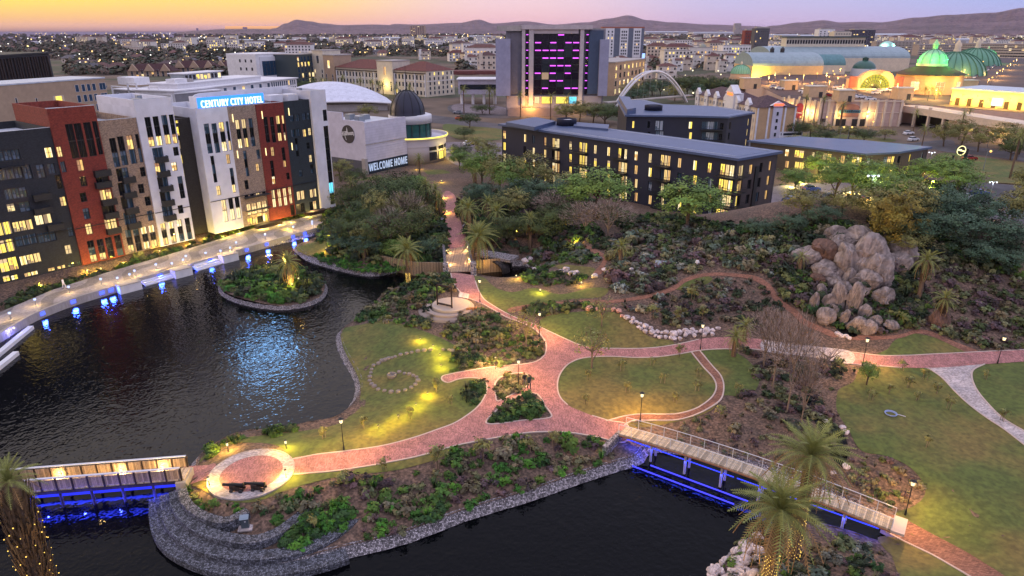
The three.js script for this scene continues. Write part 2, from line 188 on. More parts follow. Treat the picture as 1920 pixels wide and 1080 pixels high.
// splits every edge longer than L, the same way on both of its sides
function subdivide(P, T, L) {
  for (let pass = 0; pass < 9; pass++) {
    const mids = new Map(), out = []; let cut = 0;
    const m = (a, b) => { const k = a < b ? a * 1e6 + b : b * 1e6 + a; if (mids.has(k)) return mids.get(k); const p = P[a], q = P[b]; let r = -1; if ((p[0] - q[0]) ** 2 + (p[1] - q[1]) ** 2 > L * L) { r = P.length; P.push([(p[0] + q[0]) / 2, (p[1] + q[1]) / 2]); cut++; } mids.set(k, r); return r; };
    for (let i = 0; i < T.length; i += 3) {
      const a = T[i], b = T[i + 1], c = T[i + 2], x = m(a, b), y = m(b, c), z = m(c, a);
      if (x < 0 && y < 0 && z < 0) out.push(a, b, c);
      else if (x >= 0 && y >= 0 && z >= 0) out.push(a, x, z, x, b, y, z, y, c, x, y, z);
      else { let q = [a]; if (x >= 0) q.push(x); q.push(b); if (y >= 0) q.push(y); q.push(c); if (z >= 0) q.push(z); const s = x >= 0 ? q.indexOf(x) : y >= 0 ? q.indexOf(y) : q.indexOf(z); q = q.slice(s).concat(q.slice(0, s)); for (let k = 1; k < q.length - 1; k++) out.push(q[0], q[k], q[k + 1]); }
    }
    T = out; if (!cut) break;
  }
  return T;
}
function drape(outline, holes, L, y) {
  const c = outline.map((p) => new THREE.Vector2(p.x, p.z)), hs = holes.map((h) => h.map((p) => new THREE.Vector2(p.x, p.z)));
  const tri = THREE.ShapeUtils.triangulateShape(c, hs).flat(), P = [...c, ...hs.flat()].map((v) => [v.x, v.y]);
  const T = subdivide(P, tri, L), pos = [], uv = [];
  for (const [x, z] of P) { pos.push(x, y(x, z), z); uv.push(x, z); }
  for (let i = 0; i < T.length; i += 3) { const [a, b, d] = [P[T[i]], P[T[i + 1]], P[T[i + 2]]]; if ((b[0] - a[0]) * (d[1] - a[1]) - (b[1] - a[1]) * (d[0] - a[0]) > 0) { const t = T[i + 1]; T[i + 1] = T[i + 2]; T[i + 2] = t; } }
  return soup(pos, uv, T);
}
const sheet = (px, dy, L = 2, n = 0, holes = []) => { const o = smooth(onPlan(px), n || px.length * 5); return drape(o, holes.map((h) => smooth(onPlan(h), h.length * 5)), L, (x, z) => terrain(x, z) + dy); };
function ribbon(pts, w, h, y, closed = false, foot = 0.3) {   // a low edging that follows the ground
  const n = pts.length, pos = [], uv = [], idx = []; let s = 0;
  for (let i = 0; i < n + (closed ? 1 : 0); i++) {
    const p = pts[i % n], a = pts[closed ? (i + n - 1) % n : Math.max(0, i - 1)], b = pts[closed ? (i + 1) % n : Math.min(n - 1, i + 1)], dx = b.x - a.x, dz = b.z - a.z, l = Math.hypot(dx, dz) || 1, nx = dz / l * w / 2, nz = -dx / l * w / 2, Y = y(p.x, p.z, i);
    if (i) s += Math.hypot(p.x - pts[(i - 1) % n].x, p.z - pts[(i - 1) % n].z);
    for (const [k, yy] of [[1, Y - foot], [1, Y + h], [-1, Y + h], [-1, Y - foot]]) { pos.push(p.x + nx * k, yy, p.z + nz * k); uv.push(s, k < 0 ? w + (yy - Y) : -(yy - Y)); }
    if (i) { const o = i * 4 - 4; for (let k = 0; k < 3; k++) idx.push(o + k, o + k + 1, o + 4 + k, o + k + 1, o + 5 + k, o + 4 + k); }
  }
  const e = (n - 1) * 4; if (!closed) idx.push(0, 2, 1, 0, 3, 2, e, e + 1, e + 2, e, e + 2, e + 3);
  const g = soup(pos, uv, idx).toNonIndexed(); g.computeVertexNormals(); return g;
}
const tGround = (x, z) => terrain(x, z);

// ground, water, banks
const parkRect = [V(-149, 0, -239), V(169, 0, -239), V(169, 0, 59), V(-149, 0, 59)];
struct('park_soil', drape(parkRect, [shore], 2.6, tGround), M.soil);
{
  const R = 13500, o = [V(-R, 0, -R), V(R, 0, -R), V(R, 0, R), V(-R, 0, R)];
  const coast = plan([[-900, 84], [0, 81], [120, 79], [210, 77], [300, 72], [360, 68], [420, 65]], 1.2);   // the coast runs away to the upper left
  coast.push(V(-3600, 0, -12200), V(-13400, 0, -13400), V(-13400, 0, -1500));
  struct('ground', [drape(o, [parkRect, coast], 1e9, (x, z) => (Math.abs(x) < 200 && z > -300 ? 2 : 1.96))], M.land);
  struct('sea', soup([-14500, 0.2, -14500, 0, 0.2, -14500, 0, 0.2, -1500, -14500, 0.2, -1500], null, [0, 2, 1, 0, 3, 2]), new THREE.MeshPhysicalMaterial({ color: C('#746a7e'), roughness: 0.9, specularIntensity: 0.3 }));  // lavender of the reflected sky put into the base colour, own reflection weakened
}
M.water = new THREE.MeshPhysicalMaterial({ color: C('#07080b'), roughness: 0.08, ior: 1.33, bumpMap: TX.water, bumpScale: 0.062 });
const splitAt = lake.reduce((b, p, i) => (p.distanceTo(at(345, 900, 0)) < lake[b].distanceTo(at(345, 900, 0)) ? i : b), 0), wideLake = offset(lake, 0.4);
M.dimReflectWater = M.water.clone(); M.dimReflectWater.specularIntensity = 0.3; M.water.specularIntensity = 1;  // same water; weaker reflection put into this copy to darken the near lake
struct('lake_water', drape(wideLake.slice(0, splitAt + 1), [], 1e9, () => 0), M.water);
struct('dimmed_lake_water', drape([...wideLake.slice(splitAt), wideLake[0]], [], 1e9, () => 0), M.dimReflectWater);
function bank(a, b, ya, yb) { const n = a.length, pos = [], uv = [], idx = []; let s = 0; for (let i = 0; i <= n; i++) { const p = a[i % n], q = b[i % n]; if (i) s += Math.hypot(p.x - a[i - 1].x, p.z - a[i - 1].z); for (let k = 0; k < 4; k++) { const t = k / 3, x = mix(p.x, q.x, t), z = mix(p.z, q.z, t); pos.push(x, mix(ya, yb(q.x, q.z), t ** 0.8) + 0.05 * Math.sin(s * 3.1 + k), z); uv.push(s, t * 1.8); } if (i) for (let k = 0; k < 3; k++) { const o = i * 4 + k; idx.push(o - 4, o, o - 3, o - 3, o, o + 1); } } return soup(pos, uv, idx); }
struct('lake_bank', bank(offset(lake, -0.2), offset(lake, 1.1), -0.5, (x, z) => terrain(x, z) + 0.05), M.stone);
const islandPx = [[408, 540], [414, 554], [438, 567], [478, 577], [528, 582], [570, 577], [600, 566], [614, 550], [612, 532], [590, 515], [550, 508], [490, 510], [440, 520], [415, 530]];
const isle = smooth(plan(islandPx, 0), 90), isleIn = offset(isle, -0.45);
const isleC = isle.reduce((a, p) => a.add(p), V(0, 0, 0)).divideScalar(isle.length);
const isleY = (x, z) => 0.5 + 0.6 * sstep(11, 3, Math.hypot(x - isleC.x, z - isleC.z));
struct('island_bank', bank(offset(isle, 0.12), isleIn, -0.4, () => 0.55), M.stone);
struct('island_soil', drape(isleIn, [], 1.5, isleY), M.soil);

// lawns
const lawns = [
  [[650, 614], [700, 604], [760, 610], [805, 625], [850, 646], [885, 668], [915, 690], [914, 735], [895, 768], [850, 800], [780, 826], [700, 848], [600, 862], [550, 868], [536, 846], [500, 832], [440, 832], [402, 846], [374, 868], [384, 852], [420, 832], [480, 818], [530, 813], [590, 805], [634, 795], [658, 778], [674, 752], [676, 726], [668, 700], [654, 674], [642, 646], [640, 626]],
  [[352, 905], [372, 915], [400, 930], [440, 942], [485, 940], [530, 922], [580, 907], [640, 893], [730, 884], [785, 872], [830, 857], [860, 838], [940, 816], [850, 824], [730, 852], [605, 872], [545, 880], [500, 905], [420, 905]],
  [[1030, 720], [1042, 690], [1070, 676], [1120, 662], [1200, 662], [1300, 650], [1350, 652], [1392, 668], [1420, 698], [1422, 722], [1398, 744], [1356, 742], [1336, 768], [1260, 793], [1150, 800], [1090, 786], [1050, 762]],
  [[1010, 606], [1030, 592], [1095, 584], [1150, 586], [1172, 594], [1197, 616], [1222, 633], [1262, 640], [1255, 656], [1160, 664], [1100, 664], [1060, 650]],
  [[888, 516], [930, 540], [960, 548], [1000, 540], [1050, 552], [1110, 540], [1140, 542], [1130, 556], [1060, 562], [980, 576], [945, 588], [900, 562]],
  [[985, 492], [1050, 496], [1114, 503], [1111, 517], [1060, 511], [1000, 500]], [[1262, 541], [1285, 528], [1318, 518], [1336, 522], [1325, 533], [1290, 544]],
  [[1569, 742], [1574, 730], [1600, 716], [1618, 686], [1700, 684], [1760, 690], [1800, 735], [1860, 775], [1960, 850], [2060, 1000], [2060, 1200], [1900, 1105], [1760, 1035], [1684, 980], [1678, 962], [1712, 950], [1734, 928], [1730, 904], [1700, 872], [1660, 855], [1616, 846], [1590, 804], [1570, 772]],
  [[1815, 710], [1832, 680], [1920, 670], [2100, 660], [2200, 800], [2000, 840], [1920, 812], [1870, 785], [1830, 740]],
  [[1640, 668], [1664, 655], [1676, 640], [1702, 627], [1727, 627], [1777, 642], [1818, 662], [1740, 672]],
  [[1646, 1008], [1690, 1012], [1830, 1085], [1900, 1140], [1760, 1160], [1690, 1085], [1672, 1045]],
  [[556, 464], [606, 450], [634, 462], [640, 478], [604, 484], [574, 478]]];
struct('lawn', lawns.map((l) => sheet(l, 0.03)), M.grass);

// paths
const mainPath = [[545, 862], [600, 852], [660, 845], [720, 836], [780, 820], [820, 806], [850, 795], [875, 780], [895, 764], [907, 748], [913, 732], [911, 718], [900, 711], [880, 709], [858, 712], [840, 718], [829, 713], [830, 706], [845, 702], [870, 697], [900, 692], [930, 688], [958, 685], [985, 683], [1006, 678], [1018, 670], [1024, 658], [1023, 643], [1016, 631], [1000, 616], [975, 604], [950, 595], [925, 581], [900, 568], [880, 560], [865, 550], [855, 538], [848, 524], [843, 511], [838, 480], [834, 440], [832, 410], [828, 390], [824, 372], [838, 358], [852, 366], [856, 388], [862, 410], [872, 440], [880, 480], [886, 510], [891, 527], [898, 546], [908, 562], [927, 575], [950, 588], [975, 599], [1000, 608], [1030, 622], [1060, 636], [1090, 648], [1125, 653], [1160, 654], [1200, 654], [1240, 651], [1275, 645], [1310, 637], [1350, 633], [1420, 636], [1480, 646], [1540, 652], [1600, 661], [1650, 667], [1700, 667], [1760, 664], [1840, 660], [1930, 656], [2100, 650], [2100, 668], [1930, 678], [1840, 684], [1760, 690], [1690, 690], [1620, 685], [1590, 682], [1540, 674], [1480, 666], [1420, 656], [1350, 655], [1310, 658], [1270, 665], [1230, 670], [1190, 671], [1150, 669], [1110, 670], [1085, 674], [1066, 683], [1053, 697], [1046, 714], [1046, 734], [1052, 748], [1064, 760], [1085, 770], [1110, 780], [1140, 789], [1176, 797], [1172, 829], [1110, 818], [1060, 811], [1000, 811], [955, 817], [910, 825], [855, 836], [820, 846], [780, 857], [730, 867], [680, 876], [605, 886], [550, 890]];
const planters = [[[911, 793], [930, 771], [945, 758], [965, 746], [985, 739], [1005, 739], [1016, 750], [1021, 761], [1031, 773], [1034, 782], [1020, 786], [980, 789], [945, 794], [918, 796]], [[929, 718], [940, 708], [958, 702], [978, 700], [990, 705], [995, 715], [985, 727], [965, 738], [945, 748], [933, 753], [929, 738]]];
struct('brick_path', sheet(mainPath, 0.07, 2, 0, planters), M.brick);
const loopIn = [[1296, 660], [1320, 690], [1338, 710], [1343, 727], [1333, 747], [1310, 764], [1272, 776], [1210, 777], [1175, 780], [1136, 790]], loopOut = [[1312, 658], [1336, 687], [1352, 706], [1357, 728], [1349, 752], [1318, 772], [1274, 787], [1222, 789], [1185, 790], [1170, 798]];
const redLoop = (a, b) => sheet([...a, ...b.slice().reverse()], 0.05, 2);
struct('red_footpath', [redLoop(loopIn, loopOut),
  redLoop([[952, 580], [1000, 570], [1055, 566], [1100, 562], [1140, 563], [1185, 558], [1222, 551], [1258, 539], [1284, 522], [1328, 512], [1385, 514], [1420, 519], [1446, 536], [1462, 560], [1494, 582], [1512, 600], [1542, 614], [1572, 628]], [[956, 586], [1000, 576], [1055, 572], [1100, 568], [1140, 569], [1187, 564], [1226, 557], [1264, 545], [1289, 528], [1330, 518], [1384, 520], [1412, 526], [1436, 541], [1454, 566], [1486, 590], [1504, 608], [1536, 622], [1564, 633]]),
  redLoop([[1058, 449], [1090, 456], [1118, 468], [1138, 482], [1136, 496], [1124, 516]], [[1062, 455], [1088, 463], [1112, 474], [1130, 485], [1126, 496], [1112, 515]]),
  redLoop([[1596, 630], [1650, 631], [1690, 627], [1716, 619], [1742, 621], [1782, 638], [1836, 660]], [[1597, 637], [1650, 637], [1690, 634], [1716, 626], [1740, 628], [1778, 645], [1822, 664]]),
  redLoop([[1668, 966], [1692, 972], [1750, 1003], [1800, 1029], [1850, 1059], [1900, 1092], [2000, 1160]], [[1652, 992], [1690, 1013], [1740, 1037], [1790, 1065], [1822, 1084], [1860, 1110], [1930, 1180]])], M.redPath);
struct('pale_path', [redLoop([[1690, 689], [1742, 692], [1764, 707], [1790, 734], [1812, 755], [1850, 784], [1882, 805], [1930, 842], [2010, 910]], [[1846, 682], [1825, 694], [1822, 708], [1831, 731], [1850, 755], [1882, 786], [1930, 814], [2000, 850], [2060, 890]]),
  sheet([[1430, 640], [1480, 646], [1540, 652], [1597, 661], [1597, 683], [1540, 674], [1480, 666], [1430, 658]], 0.1, 2)], M.pale);
// pale edging along the paths
const edge = (l, n) => ribbon(smooth(onPlan(l), n || l.length * 5, false), 0.16, 0.09, tGround);
struct('path_edging', [edge(mainPath.slice(0, 39)), edge(mainPath.slice(51, 67)), edge(mainPath.slice(86, 102)), edge(mainPath.slice(103)), edge(loopIn), edge(loopOut), ...planters.map((p) => ribbon(smooth(onPlan(p), 60), 0.16, 0.1, tGround, true)), edge([[1597, 661], [1650, 667], [1700, 667], [1760, 664], [1840, 660], [1930, 656]]), edge([[1597, 683], [1620, 685], [1690, 690]]), edge([[1742, 692], [1764, 707], [1790, 734], [1812, 755], [1850, 784], [1882, 805], [1930, 842]]), edge([[1846, 683], [1825, 694], [1822, 708], [1831, 731], [1850, 755], [1882, 786], [1930, 814]]), edge([[1652, 992], [1690, 1013], [1740, 1037], [1790, 1065], [1822, 1084]])], M.kerb);
// round plaza
{
  const c = at(471, 884, 2.1), R = 3.75, r = 2.75, ringPts = Array.from({ length: 64 }, (_, i) => V(c.x + R * Math.cos(i / 32 * Math.PI), 0, c.z + R * Math.sin(i / 32 * Math.PI)));
  const y0 = terrain(c.x, c.z) + 0.14, inner = ringPts.map((p) => V(mix(c.x, p.x, r / R), 0, mix(c.z, p.z, r / R)));
  struct('plaza_ring', [drape(ringPts, [inner], 2, () => y0), ribbon(ringPts, 0.14, 0.04, () => y0, true, 0.6)], M.pale);
  struct('plaza_paving', [drape(inner, [], 2, () => y0 - 0.01), sheet([[345, 877], [400, 870], [400, 900], [343, 907]], 0.09)], M.brick);
}
// promenade in front of the hotel
struct('promenade', prism(promPoly.map((p) => [p.x, p.z]), PY + 0.55, -0.55), M.prom);
struct('quay_wall', [ribbon(promO, 0.4, 0.14, () => PY + 0.01, false, 1.5)], M.concrete);
// ───────── facades ─────────
const font = await new FontLoader().loadAsync('fonts/droid/droid_sans_bold.typeface.json');
class Face {   // a vertical wall from A to B (seen from outside, left to right); +x along it, +z out of it
  constructor(A, B, y0) { this.A = A; this.B = B; this.y0 = y0; const d = B.clone().sub(A); this.len = Math.hypot(d.x, d.z); this.dx = d.x / this.len; this.dz = d.z / this.len; this.turn = Math.atan2(-this.dz, this.dx); }
  uv(px, py) { const d = ray(px, py), nx = -this.dz, nz = this.dx, t = (nx * this.A.x + nz * this.A.z) / (nx * d.x + nz * d.z), x = d.x * t - this.A.x, z = d.z * t - this.A.z; return [x * this.dx + z * this.dz, CAM_H + d.y * t - this.y0]; }
  world(u, v) { return V(this.A.x + this.dx * u, this.y0 + v, this.A.z + this.dz * u); }
  uAt(px, v) { let a = -10, b = this.len + 10; for (let i = 0; i < 30; i++) { const m = (a + b) / 2; if (toPx(this.world(m, v))[0] < px) a = m; else b = m; } return a; }
}
const winCache = {};
// frame (slot 0), pane (slot 1) and what hangs or stands behind it (slot 2): curtains drawn aside, a blind, furniture
function winGeo(w, h, cols = 1, rows = 1, look = 0) {
  const k = [w.toFixed(2), h.toFixed(2), cols, rows, look].join(); if (winCache[k]) return winCache[k];
  const f = 0.07, d = 0.1, list = [box(w, f, d, 0, 0, 0), box(w, f, d, 0, h - f, 0), box(f, h - 2 * f, d, -w / 2 + f / 2, f, 0), box(f, h - 2 * f, d, w / 2 - f / 2, f, 0)];
  for (let i = 1; i < cols; i++) list.push(box(0.05, h - 2 * f, d * 0.8, -w / 2 + w * i / cols, f, 0));
  for (let i = 1; i < rows; i++) list.push(box(w - 2 * f, 0.05, d * 0.7, 0, h * i / rows - 0.02, 0));
  const pane = new THREE.PlaneGeometry(w - f, h - f).translate(0, h / 2, -0.035), q = [], strip = (x0, x1, y0, y1) => q.push(new THREE.PlaneGeometry((x1 - x0) * (w - f), (y1 - y0) * (h - f)).translate(((x0 + x1) / 2 - 0.5) * (w - f), f / 2 + (y0 + y1) / 2 * (h - f), -0.03));
  if (look === 1) { strip(0, 0.22, 0, 1); strip(0.8, 1, 0, 1); } else if (look === 2) { strip(0, 1, 0.68, 1); strip(0.1, 0.4, 0, 0.3); } else if (look === 3) { strip(0, 0.46, 0, 1); } else if (look === 4) { strip(0.06, 0.5, 0, 0.42); strip(0.62, 0.9, 0, 0.25); strip(0.3, 0.42, 0.5, 0.8); } else if (look === 5) for (let i = 0; i < 5; i++) strip(i / 5 + 0.02, i / 5 + 0.1, 0, 1);
  return winCache[k] = mergeGeometries([join(list), clean(pane), ...(q.length ? [join(q)] : [])], true);
}
let lookAt = 0; const litLook = () => 1 + (lookAt = (lookAt * 5 + 3) % 97) % 5;
M.blindGrey = mat('#56687a', { roughness: 0.7 });
const paneMats = { d: mat('#12161c', { roughness: 0.1 }), b: mat('#2c4658', { roughness: 0.15 }), s: mat('#0c0d0f', { roughness: 0.4 }), c: glow([0.15, 0.7, 1], 1.1), w: mat('#b9c0cc', { roughness: 0.3 }) };
const paneOf = (s) => paneMats[s] ?? M.lit[(+s - 1) % 5];
function win(parent, x, y, z, w, h, s, o = {}) { const lit = s >= '1' && s <= '5', k = lit ? litLook() : s === 'b' || s === 'w' ? litLook() : 0, m = part('window', winGeo(w, h, o.cols ?? (w > 0.75 ? 2 : 1), o.rows ?? 1, k), [o.frame ?? M.frame, paneOf(s), lit ? M.curtain[(k * 3 + +s) % 5] : M.blindGrey], parent); m.position.set(x, y, z); if (o.ry) m.rotation.y = o.ry; return m; }
function holed(w, h, holes, t, x0 = 0) { const s = new THREE.Shape([[x0, 0], [x0 + w, 0], [x0 + w, h], [x0, h]].map(([a, b]) => new THREE.Vector2(a, b))); for (const [a, b, c, d] of holes) s.holes.push(new THREE.Path([[a, b], [a, d], [c, d], [c, b]].map(([p, q]) => new THREE.Vector2(p, q)))); return new THREE.ExtrudeGeometry(s, { depth: t, bevelEnabled: false }).translate(0, 0, -t); }
// cuts an opening for every item [u, v(bottom), w, h, states] and fills it with windows; '-' sets the panes side by side
function openWall(parent, name, x0, w, h, z, material, items, o = {}) {
  const holes = [];
  for (const it of items) {
    const [u, v, ww, hh] = it, r = [Math.max(u - ww / 2, x0 + 0.12), Math.max(v, 0.12), Math.min(u + ww / 2, x0 + w - 0.12), Math.min(v + hh, h - 0.25)];
    if (r[2] - r[0] < 0.3 || r[3] - r[1] < 0.3 || holes.some((q) => q[0] < r[2] + 0.06 && q[2] > r[0] - 0.06 && q[1] < r[3] + 0.06 && q[3] > r[1] - 0.06)) continue;
    holes.push(r); let st = it[4]; const side = st[0] === '-'; if (side) st = st.slice(1);
    const n = st.length, W0 = r[2] - r[0], H0 = r[3] - r[1];
    for (let i = 0; i < n; i++) { const s = st[i], a = side ? r[0] + W0 * (i + 0.5) / n : (r[0] + r[2]) / 2, b = side ? r[1] : r[3] - H0 * (i + 1) / n; win(parent, a, b, z - 0.2, side ? W0 / n : W0, side ? H0 : H0 / n, s, { frame: o.frame, rows: it[5] ?? (side || n > 1 ? 1 : 2) }); }
  }
  const m = part(name, holed(w, h, holes, 0.34, x0), material, parent); m.position.z = z; return holes;
}
function balcony(parent, x, y, z, w, d, solid, rail = M.frame) {
  const g = [box(w, 0.16, d, 0, 0, d / 2), box(w, 0.06, 0.06, 0, 1.06, d - 0.04)];
  if (solid) g.push(box(w, 0.86, 0.05, 0, 0.18, d - 0.05), box(0.05, 0.86, d - 0.1, -w / 2 + 0.03, 0.18, d / 2), box(0.05, 0.86, d - 0.1, w / 2 - 0.03, 0.18, d / 2));
  else for (let i = 0; i <= 8; i++) g.push(box(0.035, 0.9, 0.035, -w / 2 + 0.03 + (w - 0.06) * i / 8, 0.16, d - 0.04));
  g.push(box(0.05, 0.05, d, -w / 2 + 0.03, 1.06, d / 2), box(0.05, 0.05, d, w / 2 - 0.03, 1.06, d / 2));
  const m = part('balcony', g, rail, parent); m.position.set(x, y, z); return m;
}
// ───────── the hotel by the lake ─────────
{
  const F = new Face(at(158, 497), at(627, 386), 2);
  const R1 = [340, 150, 6], R2 = [340, 280, 6], R3 = [0, 180, 6], R4 = [0, 360, 6], R5 = [0, 270, 4];
  const T = (R, l) => l.map(([cx, cy, w, h, s]) => { const [u, v] = F.uv(R[0] + cx / R[2], R[1] + cy / R[2]); return [u, v - h / 2, w, h, s]; });
  const items = [
    ...T(R1, [[305, 660, 1.05, 5.6, 'bdb'], [390, 655, 1.05, 5.6, 'bdb'], [472, 640, 1.05, 5.6, '1d2'], [548, 628, 1.05, 5.6, 'bd2'], [655, 610, 0.95, 5.6, '2d2'], [725, 600, 0.95, 5.6, '2d1'], [800, 590, 0.95, 5.6, 'bdb'], [868, 580, 0.95, 5.6, 'bdb'], [960, 560, 0.95, 5.2, 'ddd'], [1030, 560, 0.95, 5.2, 'ddd'], [1100, 545, 0.95, 5.2, '1d1'], [1165, 540, 0.95, 5.2, '1d2'], [1250, 430, 0.9, 1.5, 'b'], [1312, 425, 0.9, 1.5, 'b'], [1385, 412, 0.9, 1.5, 'b'], [1442, 405, 0.9, 1.5, 'b'], [1262, 600, 0.9, 1.6, 'b'], [1320, 592, 0.9, 1.6, 'b'], [1392, 598, 0.9, 1.6, '1'], [1452, 582, 0.9, 1.6, '2'], [1305, 760, 0.7, 4, 'dbd'], [1432, 740, 0.8, 1.4, 'd'], [1460, 885, 0.8, 1.6, '2'], [1475, 1000, 0.8, 2, 'db'], [1608, 395, 1.4, 2.4, 'd'], [1652, 963, 1.3, 17.6, 'dddddcd']]),
    ...T(R2, [[368, 225, 0.75, 5.2, 'dbd'], [530, 110, 0.8, 1.9, '3'], [582, 350, 0.8, 5, 'bd1'], [422, 465, 0.85, 1.9, '1'], [490, 690, 1, 4.6, '44'], [570, 670, 1, 4.6, 'd4'], [640, 655, 1, 4.6, 'd4'], [735, 160, 0.75, 5.2, 'bdb'], [872, 55, 0.8, 1.9, 'b'], [866, 205, 0.8, 1.6, '3'], [880, 315, 0.8, 3.2, 'd3'], [740, 400, 0.85, 1.9, 'd'], [740, 540, 0.9, 0.9, 'd'], [802, 528, 0.9, 0.9, 'd'], [870, 513, 0.9, 0.9, '2'], [938, 500, 0.9, 0.9, 'd'], [862, 660, 5, 2.4, '-4444'], [872, 815, 4.8, 2.3, '-51s5'], [1028, 25, 0.8, 1.9, '3'], [1155, 90, 0.8, 4.2, 'dd3'], [1030, 260, 0.8, 5, 'dd3'], [1200, 300, 0.8, 1.5, 'd'], [1042, 555, 0.9, 3.8, '44'], [1108, 545, 0.9, 3.8, '44'], [1170, 535, 0.9, 3.8, '44'], [1228, 515, 0.8, 3.8, '44'], [1252, 690, 1.1, 2.6, 's'], [1350, 270, 0.8, 1.5, 'b'], [1350, 520, 2.1, 2, '-44'], [1490, 495, 1.8, 1.9, '-44'], [1350, 665, 2.1, 2.2, '-sd'], [1490, 640, 1.9, 2.2, '-d4']]),
    ...T(R3, [[815, 510, 1.15, 5.6, 'dd'], [908, 500, 1.15, 5.6, 'dd'], [1015, 488, 1.15, 5.6, 'dd'], [1115, 472, 1.15, 5.6, 'dd'], [908, 780, 1, 1.9, '3'], [940, 960, 1, 1.7, 'd'], [1110, 735, 2.4, 2, '-11'], [1150, 905, 2.2, 2.2, '-ds'], [1300, 640, 1.05, 5, 'db'], [1390, 620, 1.05, 5, 'db'], [1490, 605, 1.05, 5, '1b'], [1590, 590, 1.05, 5, 'db'], [1620, 855, 1, 1.7, 'd'], [1598, 1045, 1, 1.7, 'd'], [1390, 885, 2, 2.3, '-db'], [1410, 1045, 2, 2.3, '-db'], [1685, 405, 1.05, 5.2, 'dd1'], [1775, 395, 1.05, 5.2, 'dd1'], [1870, 380, 1.05, 5.2, 'bd1'], [1956, 372, 1.05, 5.2, 'dd1'], [1778, 650, 1.9, 2.2, '-bb'], [1806, 815, 1.9, 2.2, '-1b'], [100, 670, 3.2, 1.6, '-bbb'], [130, 880, 3.2, 1.7, '-bbb'], [365, 680, 2.9, 2.4, '-11'], [560, 640, 1.1, 1.7, '1'], [660, 630, 1.1, 1.7, '1'], [320, 860, 1.1, 2.2, 'b'], [470, 850, 1.1, 2.2, 'b'], [590, 820, 1, 1.7, 'b'], [700, 800, 1.1, 1.8, 'b'], [680, 970, 1, 2.4, 'd']]),
    ...T(R4, [[940, 60, 1, 1.6, 'd'], [975, 245, 1, 1.9, 'b'], [1003, 418, 1, 1.9, '1'], [1195, 30, 1.9, 1.8, '-11'], [1222, 190, 2.1, 2.2, '-sd'], [1250, 355, 2, 2.1, '-11'], [1045, 690, 1.1, 4.6, 'db1'], [1152, 672, 1.1, 4.6, 'dd1'], [1245, 650, 1.1, 4.6, 'ddd'], [1345, 625, 1.1, 4.6, 'ddb'], [1672, 105, 1, 1.7, 'd'], [1698, 270, 1, 1.9, 'b'], [1440, 120, 2, 2.2, '-sb'], [1472, 298, 2.1, 2.2, '-bb'], [1472, 565, 1.05, 4.6, 'bd1'], [1558, 545, 1.05, 4.6, 'bdd'], [1648, 530, 1.05, 4.6, '1d1'], [1735, 512, 1.05, 4.6, '1d1'], [190, 20, 3, 1.7, '-bbb'], [135, 180, 1.1, 1.3, '2'], [290, 170, 1.5, 1.6, 'b'], [722, 110, 0.9, 1.6, '1'], [270, 385, 2.8, 1.7, '-111'], [500, 310, 2.4, 1.7, '-44'], [305, 545, 3, 1.7, '-bbb'], [540, 510, 2.6, 1.7, '-bbb'], [800, 270, 1, 1.6, 'b'], [810, 450, 1, 1.6, 'b'], [780, 652, 1, 1.6, '2'], [887, 640, 1, 1.7, 'b'], [355, 760, 3, 1.6, '-111'], [370, 955, 2, 1.6, '-11'], [598, 905, 1.1, 1.6, '1'], [710, 880, 1.3, 1.6, '-11'], [818, 850, 1, 1.6, 'b'], [920, 812, 1, 1, 'b'], [10, 225, 2.3, 2, '-55'], [42, 420, 2.4, 2.1, '-55'], [75, 615, 2.4, 2.1, '-55'], [110, 822, 2.5, 2.2, '-55'], [95, 1020, 1, 2.2, '5'], [188, 1010, 1, 2.2, '5']]),
    ...T(R5, [[1222, 290, 1.9, 2.2, '-sb'], [1240, 395, 1.9, 2.2, '-sb'], [1256, 500, 1.9, 2.2, '-bb'], [1320, 55, 1, 1.6, 'd'], [1308, 170, 1, 1.6, '3'], [1360, 325, 0.95, 4.2, 'bdd'], [1355, 490, 1, 1.6, 'd'], [1235, 680, 1, 4.4, '1d1'], [1295, 668, 1, 4.4, '1d1'], [1355, 650, 1, 4.4, '2db'], [1415, 638, 1, 4.4, 'ddb']]),
    ...[[18, 450], [26, 592], [42, 745], [64, 912], [85, 1062]].map(([x, y]) => T(R1, [[x, y, 1.2, 1.7, '5']])[0]), ...T(R2, [[105, 435, 1.2, 1.7, '5'], [126, 595, 1.2, 1.7, '5'], [155, 745, 1.2, 1.8, '5']])];
  const balc = [...T(R3, [[1140, 870, 2.6, 1, 1], [1150, 1000, 2.5, 1, 1], [1445, 948, 2.1, 1, 1], [1805, 715, 2.1, 1, 1], [1828, 878, 2.1, 1, 1], [130, 770, 3.2, 1, 0]]), ...T(R4, [[1215, 115, 2.4, 1, 1], [1240, 265, 2.3, 1, 1], [1268, 435, 2.3, 1, 1], [1455, 38, 2.2, 1, 1], [1480, 215, 2.2, 1, 1], [1505, 382, 2.2, 1, 1], [470, 60, 2.6, 1, 1], [480, 215, 2.6, 1, 1], [620, 400, 2.4, 1, 1]]), ...T(R5, [[1242, 335, 2.1, 1, 1], [1252, 443, 2.1, 1, 1], [1266, 553, 2.1, 1, 1]])];
  const u = (px, py) => F.uv(px, py)[0], v = (px, py) => F.uv(px, py)[1];
  const b = [-24, -0.2, u(236, 480), u(302, 462), u(366, 449), u(404, 442), u(458, 428), u(506, 408), u(555, 405), u(601, 397), u(628, 391)];
  const wallOf = (hex) => wall(hex, TX.wallBrick);
  const mats = [wallOf('#2f3237'), wallOf('#8a3a2c'), wallOf('#a58d78'), wall('#dcdce4'), wallOf('#33302e'), wall('#dcdce4'), wallOf('#9f8b7c'), wallOf('#7d3029'), wallOf('#24303a'), wall('#d4d4dc')];
